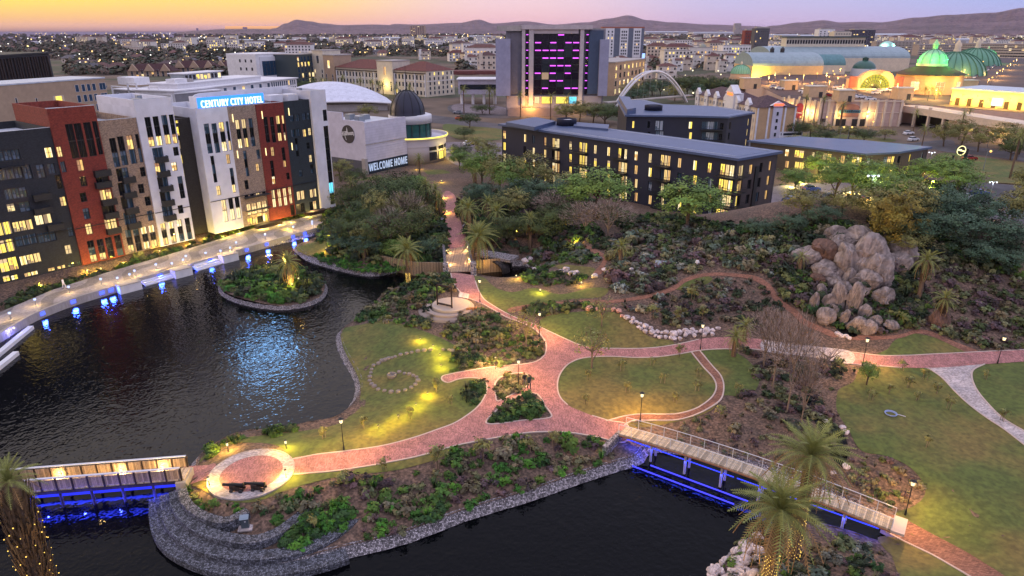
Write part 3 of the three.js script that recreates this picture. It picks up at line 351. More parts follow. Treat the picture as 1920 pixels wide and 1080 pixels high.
  const hs = [23.3, 26.2, 23.6, 26.6, 22.4, 24.2, 24, 24, 24, 25.8], zs = [-0.3, 0, -0.25, 0.05, -2.6, 0, -0.12, 0.06, -0.1, 0.5];
  const names = ['dark brick', 'red brick', 'tan brick', 'white plaster', 'dark recessed stair', 'white plaster', 'tan brick', 'red brick', 'blue black brick', 'white end fin'];
  const make = (name, label, from, to) => {
    const t = thing(name, label, 'building', F.world(0, 0).toArray(), F.turn);
    for (let k = from; k <= to; k++) {
      const x0 = b[k], w = b[k + 1] - b[k], h = hs[k], its = items.filter((i) => i[0] > x0 + 0.1 && i[0] < x0 + w - 0.1);
      openWall(t, 'wall', x0, w, h, zs[k], mats[k], its).length; t.children.at(-1).userData.label = names[k] + ' front section';
      const D = k === 4 ? 11 : 14.5, z0 = zs[k] - 0.35, c = x0 + w / 2, p = 1.3;
      part('side_wall', [box(w, h - p, D, c, 0, z0 - D / 2 - 0.02), box(0.3, p, D, x0 + 0.15, h - p, z0 - D / 2 - 0.02), box(0.3, p, D, x0 + w - 0.15, h - p, z0 - D / 2 - 0.02), box(w - 0.6, p, 0.3, c, h - p, z0 - D + 0.13)], mats[k], t);
      part('roof', [box(w - 0.62, 0.12, D - 0.35, c, h - p + 0.01, z0 - D / 2 + 0.12), box(w - 0.02, 0.06, 0.34, c, h + 0.01, zs[k] - 0.17)], k === 8 || k === 4 ? M.charcoal : M.metalRoof, t);
      if (k % 3 === 0) for (const q of [[1.6, 0.9, 1.2, c - 0.5, h - p + 0.14, z0 - 5], [0.9, 1.2, 0.9, c + 1.4, h - p + 0.14, z0 - 8]]) part('roof_unit', box(...q), M.steel, t);
      if (k !== 4 && k < 9) part('cornice', box(w - 0.1, 0.12, 0.1, c, 6.4, zs[k] + 0.06), M.black, t);
      for (const [bu, bv, bw, , solid] of balc) if (bu > x0 && bu < x0 + w) balcony(t, bu, bv - 0.45 + 0.5, zs[k] + 0.02, bw, 0.95, solid);
    }
    return t;
  };
  make('apartment_building', 'dark, red, tan and white brick apartment row with balconies on the promenade', 0, 3);
  const hotel = make('hotel_building', 'white, tan, red and blue black hotel block carrying the blue lit roof sign', 4, 9);
  // roof screen with the second sign seen from behind
  const back9 = new Face(F.world(0, 0).add(V(F.dz * 9, 0, -F.dx * 9)), F.world(F.len, 0).add(V(F.dz * 9, 0, -F.dx * 9)), 2), q = (x, y) => back9.uv(x, y);
  const [sx0, sy0] = q(366, 200), [sx1] = q(522, 190), curve = new THREE.Shape(); curve.moveTo(sx0 - 0.6, 22.7); curve.lineTo(sx0 - 0.6, 24.6); curve.quadraticCurveTo(sx0 - 0.3, 25.9, sx0 + 1.6, 26.1); curve.lineTo(sx1 + 3, 26.4); curve.lineTo(sx1 + 3, 22.7); curve.closePath();
  part('roof_screen', new THREE.ExtrudeGeometry(curve, { depth: 0.3, bevelEnabled: false }).translate(0, 0, -9.6), M.white, hotel);
  part('roof_screen', box(0.3, 3, 8, sx0 - 0.78, 22.7, -5.2), M.white, hotel);
  part('stair_box', box(3, 2.2, 2.4, b[8] + 1.2, 22.9, -5), M.white, hotel); part('stair_box', box(2.6, 2.2, 2.6, b[8] + 4.6, 22.9, -4.2), M.white, hotel);
  const back = new TextGeometry('CENTURY CITY HOTEL', { font, size: 1.05, depth: 0.08, curveSegments: 3 }); back.computeBoundingBox();
  const bk = part('rear_sign', back, M.black, hotel), [r0] = q(422, 197), [r1, rv] = q(521, 190); bk.scale.x = (r1 - r0) / back.boundingBox.max.x; bk.rotation.y = Math.PI; bk.position.set(r1, rv - 0.3, -9.1);
  const front = new TextGeometry('CENTURY CITY HOTEL', { font, size: 1.3, depth: 0.16, curveSegments: 4 }); front.computeBoundingBox();
  const [su, sv] = F.uv(378, 219), [eu] = F.uv(493, 205), sg = part('sign_lettering', front, glow([0.62, 0.8, 1], 5), hotel); sg.scale.x = (eu - su) / front.boundingBox.max.x; sg.position.set(su, 24.3, 0.25);
  part('sign_backing', box(eu - su + 0.9, 1.9, 0.12, (su + eu) / 2, 24.22, 0.02), glow([0.03, 0.22, 1], 1.5), hotel);  // blue halo around the letters put into the plate as emission
  part('sign_bracket', Array.from({ length: 8 }, (_, i) => box(0.08, 1.6, 0.5, su + 0.5 + (eu - su - 1) * i / 7, 23.9, -0.3)), M.steel, hotel);
  const signLight = new THREE.RectAreaLight(new THREE.Color(0.22, 0.52, 1), 26 * DIM, eu - su, 1.6); signLight.name = 'sign_light'; signLight.position.set((su + eu) / 2, 25.1, 0.6); signLight.rotation.y = Math.PI; hotel.add(signLight);
  // thin warm light slits between the sections, and the lit restaurant front
  part('wall_lamp', [[436, 222], [491, 216], [541, 210], [445, 290], [498, 285], [547, 275]].map(([x, y]) => { const [a, c] = F.uv(x, y); return box(0.14, 1.5, 0.12, a, c - 0.7, 0.14); }), glow([1, 0.75, 0.35], 2.5), hotel);
  const [lu] = F.uv(485, 405); point(hotel, [lu, 1.8, 1.6], [1, 0.7, 0.2], 30, 6); point(hotel, [F.uv(575, 400)[0], 1.2, 2.2], WARM, 22, 6); for (const x of [250, 300, 345, 430]) point(hotel, [F.uv(x, 470)[0], 1.0, 2.4], [1, 0.68, 0.22], 14, 6);  // row of warm points without fixtures added for the ground floor glow
  part('awning', box(5.6, 0.18, 1.1, lu, 5.9, 0.55), M.charcoal, hotel); part('awning', box(5.6, 0.14, 1.0, lu, 3.1, 0.5), M.charcoal, hotel);
  part('planter_wall', box(5.6, 0.7, 1.4, lu, 0, 3.2), M.darkwood, hotel); part('planter_wall', box(5, 0.7, 1.4, F.uv(580, 400)[0], 0, 2.6), M.darkwood, hotel);
}
// ───────── dark apartment blocks in the middle ─────────
M.navy = mat('#24273c', { map: TX.streak, roughness: 0.7 }); M.navyRoof = mat('#4a5a7e', { map: TX.metalRoof, roughness: 0.45 }); M.brown = mat('#4a4040', { map: TX.streak, roughness: 0.7 }); M.edge = mat('#a9b2c4', { roughness: 0.4, metalness: 0.4 });
function darkBlock(name, label, outline, top, roofH, extra) {   // outline: world points in order
  const o = outline[0], t = thing(name, label, 'building', [o.x, 2, o.z]), pts = outline.map((p) => [p.x - o.x, p.z - o.z]), h = top - 2;
  return { t, pts, h, o };
}
const litRow = (n) => { let s = ''; for (let i = 0; i < n; i++) s += rnd() < 0.78 ? 1 + ri(5) : pick(['d', 'w', 'b']); return s; };
function faceOn(B, A, C, its, material, o = {}) {   // one open wall of a dark block
  const f = new Face(A, C, 2), g = new THREE.Group(); g.position.set(A.x - B.o.x, 0, A.z - B.o.z); g.rotation.y = f.turn;
  const tmp = new THREE.Group(); openWall(tmp, 'wall', 0, f.len, B.h, 0, material, its(f), o);
  for (const bl of o.balconies?.(f) ?? []) balcony(tmp, ...bl);
  g.updateMatrix(); for (const c of [...tmp.children]) { c.applyMatrix4(g.matrix); B.t.add(c); } return f;
}
function grow(pts, w) { const n = pts.length, s = pts.reduce((a, p, i) => { const q = pts[(i + 1) % n]; return a + p[0] * q[1] - q[0] * p[1]; }, 0) > 0 ? 1 : -1; return pts.map((p, i) => { const a = pts[(i + n - 1) % n], b = pts[(i + 1) % n], d1 = Math.hypot(p[0] - a[0], p[1] - a[1]), d2 = Math.hypot(b[0] - p[0], b[1] - p[1]), n1 = [s * (p[1] - a[1]) / d1, -s * (p[0] - a[0]) / d1], n2 = [s * (b[1] - p[1]) / d2, -s * (b[0] - p[0]) / d2], k = w / Math.max(0.4, 1 + n1[0] * n2[0] + n1[1] * n2[1]); return [p[0] + (n1[0] + n2[0]) * k, p[1] + (n1[1] + n2[1]) * k]; }); }
function roofOn(B, over, y, edge = true) { const c = B.pts; part('roof', prism(grow(c, over), 0.5, y), M.navyRoof, B.t); if (edge) part('roof_trim', ribbon(grow(c, -1.1).map(([x, z]) => V(x, 0, z)), 0.2, 0.1, () => y + 0.5, true, 0.02), M.edge, B.t); part('core', prism(grow(c, -0.6), y - 0.02, 0), M.charcoal, B.t); }
{
  // long block above the scrub
  const A = at(941, 233, 16), Bp = at(1383, 297, 16), Cc = at(1459, 284, 16), D = V(A.x + Cc.x - Bp.x, 16, A.z + Cc.z - Bp.z);
  const B = darkBlock('long_apartment_block', 'long dark navy apartment block with four storeys of lit windows behind the scrub slope', [A, Bp, Cc, D], 15.6);
  const rows = [10.2, 7.1, 4.0, 0.9], one = [95, 160, 245, 435, 620, 720, 925, 1030, 1250, 1365, 1475], bal = [325, 530, 825, 1145];
  faceOn(B, A, Bp, (f) => rows.flatMap((v) => [...one.map((x) => [f.uAt(960 + x / 4, v), v, 0.95, 2.1, litRow(1), 1]), ...bal.map((x) => [f.uAt(960 + x / 4, v), v - 0.05, 2.6, 2.3, '-' + litRow(3), 1]), [f.len - 2.1, v, 3.2, 2.3, '-' + litRow(3), 1], [f.uAt(945, v), v, 1.4, 2.2, litRow(1), 1]]), M.navy, { balconies: (f) => rows.flatMap((v) => [...bal.map((x) => [f.uAt(960 + x / 4, v) - 0.6, v - 0.22, 0.02, 4.4, 1.5, 0]), [f.len - 1.6, v - 0.22, 0.02, 5, 1.5, 0]]) });
  faceOn(B, Bp, Cc, (f) => rows.flatMap((v) => [[1.7, v, 1.6, 2.2, '-' + litRow(2), 1], [5.0, v, 1.2, 2, v > 9 ? '3' : 'd', 1], [8.4, v, 1, 2, pick(['b', 'd']), 1], [11.6, v, 1.0, 2, '3', 1]]), M.brown, { balconies: (f) => rows.map((v) => [1.2, v - 0.22, 0.02, 2.4, 1.5, 0]) });
  faceOn(B, D, A, () => [], M.navy); faceOn(B, Cc, D, () => [], M.navy);
  roofOn(B, 0.7, 13.62);
  part('recess_shade_strip', box(1.2, 9.5, 0.2, 0, 0, 0).rotateY(Math.atan2(-(Cc.z - Bp.z), Cc.x - Bp.x)).translate(mix(Bp.x, Cc.x, 0.5) - A.x + 0.1, 2.2, mix(Bp.z, Cc.z, 0.5) - A.z + 0.1), M.black, B.t);  // black strip on the wall stands for the shade of a slot
  const dr = at(1062, 238, 15.6); part('roof_drum', [lathe([[0, 0], [2.7, 0], [2.7, 1.7], [2.5, 1.7], [2.5, 1.3], [0, 1.3]], 28).translate(dr.x - A.x, 14.1, dr.z - A.z)], M.navy, B.t);
  part('skylight', box(2, 0.12, 1.2, dr.x - A.x + 0.3, 15.42, dr.z - A.z, 0.5), M.frameW, B.t);
  const rb = [at(945, 240, 15.6), at(1005, 226, 15.6), at(1035, 227, 15.6), at(1040, 236, 15.6)];
  part('roof_fold', [prism([at(948, 236, 16), at(1002, 246, 16), at(1042, 234, 16), at(1004, 226, 16)].map((p) => [p.x - A.x, p.z - A.z]), 0.9, 14.13), prism([at(1075, 240, 16), at(1140, 246, 16), at(1142, 238, 16), at(1078, 233, 16)].map((p) => [p.x - A.x, p.z - A.z]), 0.5, 14.13)], M.navyRoof, B.t);
}
{
  const P = [at(1175, 216, 16), at(1288, 217, 16), at(1365, 219, 16), at(1411, 211, 16), at(1340, 200, 16), at(1240, 196, 16), at(1206, 188, 16), at(1160, 189, 16)];
  const B = darkBlock('folded_roof_apartment_block', 'dark navy apartment block with a folded roof and white panel, behind the long block', P, 15.6), rows = [10.2, 7.1, 4, 0.9];
  faceOn(B, P[0], P[1], (f) => rows.flatMap((v) => [[f.uAt(1187, v), v, 0.8, 2.1, '5', 1], [f.uAt(1216, v), v, 0.8, 2.1, pick(['3', 'd']), 1], [f.uAt(1236, v) , v - 0.6, 2.4, 2.9, '-ww', 1], [f.uAt(1250, v), v, 2.2, 2.4, '-sd', 1]]), M.navy);
  faceOn(B, P[1], P[2], (f) => rows.flatMap((v) => [[f.uAt(1294, v), v, 1, 2.1, '5', 1], [f.uAt(1330, v), v, 4.6, 2.3, '-bwwb', 1], [f.len - 1.5, v, 1, 2, 'd', 1]]), M.navy, { balconies: (f) => rows.map((v) => [f.uAt(1335, v), v - 0.2, 0.02, 6.4, 1.3, 0]) });
  faceOn(B, P[2], P[3], (f) => rows.flatMap((v) => [[1.8, v, 0.9, 2.1, pick(['5', 'd']), 1], [f.len - 2, v, 1, 2.1, '2', 1]]), M.navy);
  for (let i = 3; i < 8; i++) faceOn(B, P[i], P[(i + 1) % 8], () => [], M.navy);
  roofOn(B, 0.6, 13.62);
  const dr = at(1225, 207, 16); part('roof_drum', lathe([[0, 0], [2.8, 0], [2.8, 1.5], [2.6, 1.5], [2.6, 1.2], [0, 1.2]], 28).translate(dr.x - P[0].x, 14.1, dr.z - P[0].z), M.navy, B.t);
  part('roof_fold', prism([P[7], at(1180, 191, 16), at(1192, 213, 16), P[0]].map((p) => [p.x - P[0].x, p.z - P[0].z]), 1.6, 14.13), M.navyRoof, B.t);
}
{
  const P = [at(1408, 264, 9.5), at(1530, 277, 9.5), at(1622, 288, 9.5), at(1682, 285, 9.5), at(1741, 276, 9.5), at(1620, 264, 9.5), at(1500, 257, 9.5)];
  const B = darkBlock('low_apartment_block', 'low dark apartment block with a blue roof beside the lit trees and parking', P, 9.1), rows = [4.2, 1.0];
  faceOn(B, P[0], P[1], (f) => rows.flatMap((v) => [[f.uAt(1474, v), v, 1.1, 2, '3', 1], [f.uAt(1497, v), v, 2.6, 2.1, '-55', 1], [f.uAt(1524, v), v, 1, 2, '2', 1]]), M.brown);
  faceOn(B, P[1], P[2], (f) => rows.flatMap((v) => [[f.uAt(1549, v), v, 2.4, 2.1, '-45', 1], [f.uAt(1578, v), v, 1.2, 2.1, '3', 1], [f.uAt(1604, v), v, 2.6, 2.2, '-55', 1]]), M.brown, { balconies: (f) => rows.map((v) => [f.uAt(1604, v), v - 0.2, 0.02, 4, 1.3, 0]) });
  faceOn(B, P[2], P[3], (f) => rows.flatMap((v) => [[1.6, v, 1, 2.1, 'w', 1], [f.uAt(1666, v), v, 3.6, 2.2, '-w15', 1]]), M.brown, { balconies: (f) => rows.map((v) => [f.uAt(1666, v), v - 0.2, 0.02, 5.4, 1.4, 0]) });
  faceOn(B, P[3], P[4], (f) => rows.flatMap((v) => [[1.6, v, 1.2, 2.1, 'd', 1], [f.len * 0.45, v, 0.9, 2.1, '5', 1], [f.len - 2.4, v, 1, 2.1, 'w', 1]]), M.brown);
  for (let i = 4; i < 7; i++) faceOn(B, P[i], P[(i + 1) % 7], () => [], M.brown);
  roofOn(B, 0.6, 7.12, false);
}
// ───────── the town behind ─────────
const farWin = { d: mat('#20242c', { roughness: 0.2 }), w: mat('#7f8894', { roughness: 0.3 }) };
const endOf = (b, w) => { const q = b.F.B.clone().add(V(b.F.dz * w, 0, -b.F.dx * w)), p = toPx(b.F.B), r = toPx(q); return [p[0], p[1], r[0], r[1]]; };   // feet of the end wall of a block
class Block {   // traced on its front plane: A and B are the feet of its front corners
  constructor(name, label, xl, yl, xr, yr, y0 = 2, group) { this.F = new Face(at(xl, yl, y0), at(xr, yr, y0), y0); this.t = thing(name, label, 'building', this.F.A.toArray(), this.F.turn, group); this.len = this.F.len; }
  uv(x, y, z = 0) { if (!z) return this.F.uv(x, y); const o = V(-this.F.dz * z, 0, this.F.dx * z), f = new Face(this.F.A.clone().add(o), this.F.B.clone().add(o), this.F.y0); return f.uv(x, y); }
  h(y) { return rise(this.F.A, y) - this.F.y0; }
  box(name, m, u0, u1, v0, v1, z = 0, d = 10) { return part(name, box(u1 - u0, v1 - v0, d, (u0 + u1) / 2, v0, z - d / 2), m, this.t); }
  rect(name, m, x0, y0, x1, y1, z = 0, d = 1) { const [a, b] = this.uv(x0, y1, z), [c, e] = this.uv(x1, y0, z); return this.box(name, m, a, c, Math.max(0, b), e, z, d); }
  wins(u0, u1, v0, v1, nc, nr, w, h, lit = 0.15, z = 0, o = {}) { for (let j = 0; j < nr; j++) for (let i = 0; i < nc; i++) { if (o.skip && rnd() < o.skip) continue; const u = nc > 1 ? mix(u0, u1, i / (nc - 1)) : (u0 + u1) / 2, v = nr > 1 ? mix(v0, v1, j / (nr - 1)) : (v0 + v1) / 2, on_ = rnd() < lit, m = part('window', winGeo(w, h, o.cols ?? 1, 1, on_ ? litLook() : 0), [o.frame ?? M.frameW, on_ ? M.lit[ri(5)] : o.pane ?? farWin.d, M.curtain[ri(5)]], this.t); m.position.set(u, v, z + 0.04); } }
  sideWins(side, zs, vs, w, h, lit = 0.15, u = side < 0 ? 0 : this.len) { for (const v of vs) for (const z of zs) { const m = part('window', winGeo(w, h), [M.frameW, rnd() < lit ? M.lit[ri(5)] : farWin.d], this.t); m.position.set(u + side * 0.04, v, z); m.rotation.y = side * Math.PI / 2; } }
  slab(name, m, u0, u1, v, d, over = 0.4, th = 0.4, z = 0) { return part(name, box(u1 - u0 + 2 * over, th, d + 2 * over, (u0 + u1) / 2, v, z - d / 2), m, this.t); }
  hip(m, u0, u1, v, d, rh, over = 0.8, z = 0) { const W = u1 - u0 + 2 * over, D = d + 2 * over; return part('roof', hipGeo(W, D, rh).translate((u0 + u1) / 2, v, z - d / 2), m, this.t); }
}
function hipGeo(W, D, h, inset = Math.min(W, D) / 2) { const a = W / 2, b = D / 2, lx = Math.max(0, a - inset), lz = W > D ? 0 : Math.max(0, b - inset), P = [[-a, 0, b], [a, 0, b], [a, 0, -b], [-a, 0, -b], [-lx, h, lz], [lx, h, lz], [lx, h, -lz], [-lx, h, -lz]], F = [[0, 1, 5, 4], [1, 2, 6, 5], [2, 3, 7, 6], [3, 0, 4, 7], [4, 5, 6, 7], [3, 2, 1, 0]], pos = [], uv = [], idx = []; for (const f of F) { const o = pos.length / 3; f.forEach((k, i) => { pos.push(...P[k]); uv.push(f === F[1] || f === F[3] ? P[k][2] : P[k][0], P[k][1] * 1.6); }); idx.push(o, o + 1, o + 2, o, o + 2, o + 3); } const g = soup(pos, uv, idx).toNonIndexed(); g.computeVertexNormals(); return g; }
const gable = (w, h, d) => { const s = new THREE.Shape([[-w / 2, 0], [w / 2, 0], [0, h]].map(([x, y]) => new THREE.Vector2(x, y))); return new THREE.ExtrudeGeometry(s, { depth: d, bevelEnabled: false }); };
const barrel = (w, h, d, n = 14) => { const p = [[-w / 2, 0]]; for (let i = 0; i <= n; i++) p.push([-w / 2 * Math.cos(i / n * Math.PI), h * Math.sin(i / n * Math.PI)]); return new THREE.ExtrudeGeometry(new THREE.Shape(p.map(([x, y]) => new THREE.Vector2(x, y))), { depth: d, bevelEnabled: false }); };   // along +z
const domeGeo = (r, h, n = 24) => lathe([[r * 1.04, -0.1], [r, 0], ...Array.from({ length: 9 }, (_, i) => [r * Math.cos((i + 1) / 10 * Math.PI / 2), h * Math.sin((i + 1) / 10 * Math.PI / 2)]), [0.02, h]], n);
const domeRibs = (r, h, n, w = 0.12) => Array.from({ length: n }, (_, k) => { const a = k / n * 2 * Math.PI, pts = Array.from({ length: 9 }, (_, i) => { const t = i / 8 * Math.PI / 2; return V(Math.cos(a) * r * 1.01 * Math.cos(t), h * 1.01 * Math.sin(t), Math.sin(a) * r * 1.01 * Math.cos(t)); }); return tube(pts, w, 4, 8); });

{ // louvred office, far left
  const b = new Block('louvred_office', 'dark louvred office building with a flat overhanging roof, far left behind the brick row', -60, 232, 113, 196), H = b.h(112);
  b.box('wall', M.charcoal, 0, b.len, 0, H, 0, 26); b.slab('roof', M.black, 0, b.len, H, 26, 1.2, 0.8);
  for (let i = 0; i < 26; i++) b.box('louvre', M.darkwood, 12 + i * (b.len - 13) / 26, 12.9 + i * (b.len - 13) / 26, 2, H - 1, 0.5 + (i % 3) * 0.15, 0.5);
  b.wins(4, 11, 2, H - 6, 2, 4, 2.6, 2.4, 0.4); b.sideWins(1, [-5, -10, -15, -20], [2, 6, 10, 14], 2.2, 2.4, 0.1);
}
{ // grey beige office block
  const b = new Block('beige_office', 'grey beige office block with one large lit stair window behind the red brick front', -40, 268, 213, 232), H = b.h(166);
  b.box('wall', M.tan, 0, b.len, 0, H, 0, 20); b.slab('roof', M.metalRoof, 0, b.len, H, 20, 0.2, 0.5); b.rect('penthouse', wall('#8a94a4'), 30, 158, 120, 172, -3, 8); b.rect('penthouse', wall('#7a8494'), 120, 160, 200, 172, -4, 8);
  const [u1, v1] = b.uv(115, 206); b.wins(u1, u1, v1, v1, 1, 1, 4.4, 5.4, 1, 0, { cols: 3 }); const [u2, v2] = b.uv(37, 216); b.wins(u2, u2, v2, v2, 1, 1, 1, 3, 1); for (const x of [33, 71]) { const [u, v] = b.uv(x, 198); b.wins(u, u, v, v, 1, 1, 0.8, 2.8, 0); }
  for (const x of [155, 167, 177, 187, 203]) { const [u] = b.uv(x, 215); b.wins(u, u, 2, H - 4.5, 1, 4, x === 203 ? 3 : 1.6, 2.8, 0.05, 0, { pane: M.glassBlue, cols: x === 203 ? 2 : 1 }); }
}
{ // white office complex behind the hotel
  const b = new Block('white_office_complex', 'low white office complex with flat terraced roofs and framed glass bays behind the brick row', 222, 212, 335, 224), H = b.h(168);
  b.box('wall', wall('#8c8a8e'), 0, b.len, 0, H, 0, 24);
  for (const [x0, x1, t] of [[222, 252, 160], [252, 268, 152], [290, 308, 156], [310, 330, 168]]) { const [a] = b.uv(x0, 200), [c] = b.uv(x1, 200), hh = b.h(t); for (const u of [a, c]) b.box('bay_frame', M.white, u - 0.25, u + 0.25, 0, hh, 1.6, 0.6); b.box('bay_frame', M.white, a, c, hh - 0.5, hh, 1.6, 0.6); b.box('bay_frame', M.white, a, c, hh * 0.5, hh * 0.5 + 0.4, 1.6, 0.6); }
  b.wins(3, b.len - 3, 1, H - 4, 7, 3, 2.6, 2.8, 0.25, 0, { cols: 2 }); b.slab('roof', M.white, 0, b.len, H, 24, 0.3, 0.5);
  b.rect('penthouse', M.white, 222, 146, 250, 158, -8, 8);
  const c = new Block('white_office_wing', 'long white office wing with a glass penthouse on its stepped roof above the hotel sign', 335, 224, 560, 188), h2 = c.h(172);
  c.box('wall', M.white, 0, c.len, 0, h2, 0, 22); c.slab('roof', M.white, 0, c.len, h2, 22, 0.8, 0.5);
  c.wins(6, c.len - 26, 2, h2 - 3.4, 10, 3, 2.2, 2.6, 0.05, 0, { pane: M.glassBlue }); c.wins(c.len - 23, c.len - 2, 2, h2 - 3.2, 12, 3, 1.2, 2.6, 0.12, 0, { pane: M.glassBlue });
  c.box('upper_storey', M.white, 8, c.len - 25, h2 + 0.5, h2 + 2.4, -5, 16); c.slab('upper_roof', M.white, 8, c.len - 25, h2 + 2.4, 16, 0.7, 0.4, -5);
  c.box('glass_penthouse', wall('#9aa0a4'), 22, 48, h2 + 2.8, h2 + 6, -13, 8); c.slab('penthouse_roof', M.white, 22, 48, h2 + 6, 8, 0.9, 0.35, -13); c.wins(23.5, 46.5, h2 + 3.1, h2 + 3.1, 10, 1, 2.1, 2.4, 0.5, -13);
  c.box('plant_box', M.white, 9, 17, h2 + 2.8, h2 + 4.6, -7, 5); c.box('plant_box', M.concrete, 17.6, 21, h2 + 2.8, h2 + 4.2, -7, 5);
}
{ // glass framed office and its neighbour
  const b = new Block('picture_frame_office', 'white office with one huge framed glass front, left of the terracotta roofs', 488, 172, 547, 166), H = b.h(103);
  b.box('wall', M.white, -0.5, b.len + 0.5, 0, H, 0, 26); b.slab('roof', M.white, 0, b.len, H, 26, 0.2, 0.6);
  const [u0, v0] = b.uv(493, 142), [u1, v1] = b.uv(543, 107); b.box('picture_frame', M.frameW, u0 - 1.4, u1 + 1.4, v0 - 1.4, v1 + 1, 0.8, 0.8);
  b.wins(u0 + 1.4, u1 - 1.4, v0, v1 - 4.3, 8, 4, (u1 - u0) / 8 - 0.1, (v1 - v0) / 4 - 0.1, 0.04, 0.84, { pane: M.glassBlue, frame: M.frame }); b.sideWins(-1, [-4, -9, -14], [3, 8, 13, 18], 1.6, 2, 0.05, -0.5);
  const c = new Block('glass_office', 'dark green glass office with lit upper floors beside the picture frame office', 562, 170, 592, 166), h2 = c.h(103);
  c.box('wall', mat('#3f4a4c', { roughness: 0.3 }), 0, c.len, 0, h2, 0, 20); c.wins(1.6, c.len - 1.6, 1, h2 - 4, 5, 6, 2, 2.8, 0.35, 0, { frame: M.frame, pane: M.glassBlue }); c.slab('roof', M.concrete, 0, c.len, h2, 20, 0.3, 0.5);
}
{ // cream office with brown hip roofs
  const b = new Block('terracotta_roof_offices', 'long cream office building with brown tiled hip roofs and square towers behind the dome', 594, 166, 801, 182), cream = M.cream, L = b.len, H = b.h(114);
  const U = (x, y) => b.uv(x, y)[0];
  for (const [x0, x1] of [[633, 712], [740, 800]]) { const a = U(x0, 170), c = x1 === 800 ? L : U(x1, 180); b.box('wall', cream, a, c, 0, H - 3.4, 0, 24); b.hip(M.roofTile, a, c, H - 3.4, 24, 5); const n = Math.round((c - a) / 3.1); for (const [v, w, h] of [[1, 1.6, 2.4], [5.4, 1.5, 2.6], [9.6, 1.5, 2.8], [14.4, 1.3, 1.9], [18, 1.1, 1.7]]) if (v < H - 6) b.wins(a + 1.8, c - 1.8, v, v, n, 1, w, h, 0.05); b.box('balcony_band', M.darkwood, a + 0.5, c - 0.5, 13.2, 13.6, 0.8, 0.8); b.box('string_course', M.white, a, c, 8.8, 9.1, 0.25, 0.3); for (let i = 0; i <= n; i += 3) b.box('pilaster', M.white, a + 1 + i * (c - a - 2) / n - 0.35, a + 1 + i * (c - a - 2) / n + 0.35, 0, 13.2, 0.5, 0.5); }
  for (const [x0, x1, t] of [[594, 614, 95], [614, 633, 103], [712, 741, 107]]) { const a = U(x0, 170), c = U(x1, 172), h = b.h(t) - (x0 > 700 ? 1 : 0); b.box('tower', x0 === 614 ? M.tan : cream, a, c, 0, h, 1.2, 15); b.slab('tower_roof', M.concrete, a, c, h, 15, 0.3, 0.6, 1.2); b.wins(a + (c - a) * 0.5, a + (c - a) * 0.5, h - 8, h - 8, 1, 1, 2.4, 5, x0 > 700 ? 1 : 0.3, 1.2, { cols: 2 }); b.wins(a + 2, c - 2, 2, h - 14, 2, 4, 1.2, 2.2, 0.1, 1.2); }
  const s = new Block('terracotta_roof_end_wing', 'cream end wing of the brown roofed offices, windows facing right above the dome', ...endOf(b, 24)), h = H - 3.4;
  s.box('wall', cream, -0.2, s.len + 0.2, 0, h, 0.5, 0.7); s.wins(2.5, s.len - 2.5, 1.2, h - 2.6, 6, 5, 1.4, 1.9, 0.14, 0.5); s.box('string_course', M.white, 0, s.len, 8.8, 9.1, 0.7, 0.3);
  point(b.t, [U(728, 175), 6, 4], [1, 0.75, 0.2], 120, 10);
}
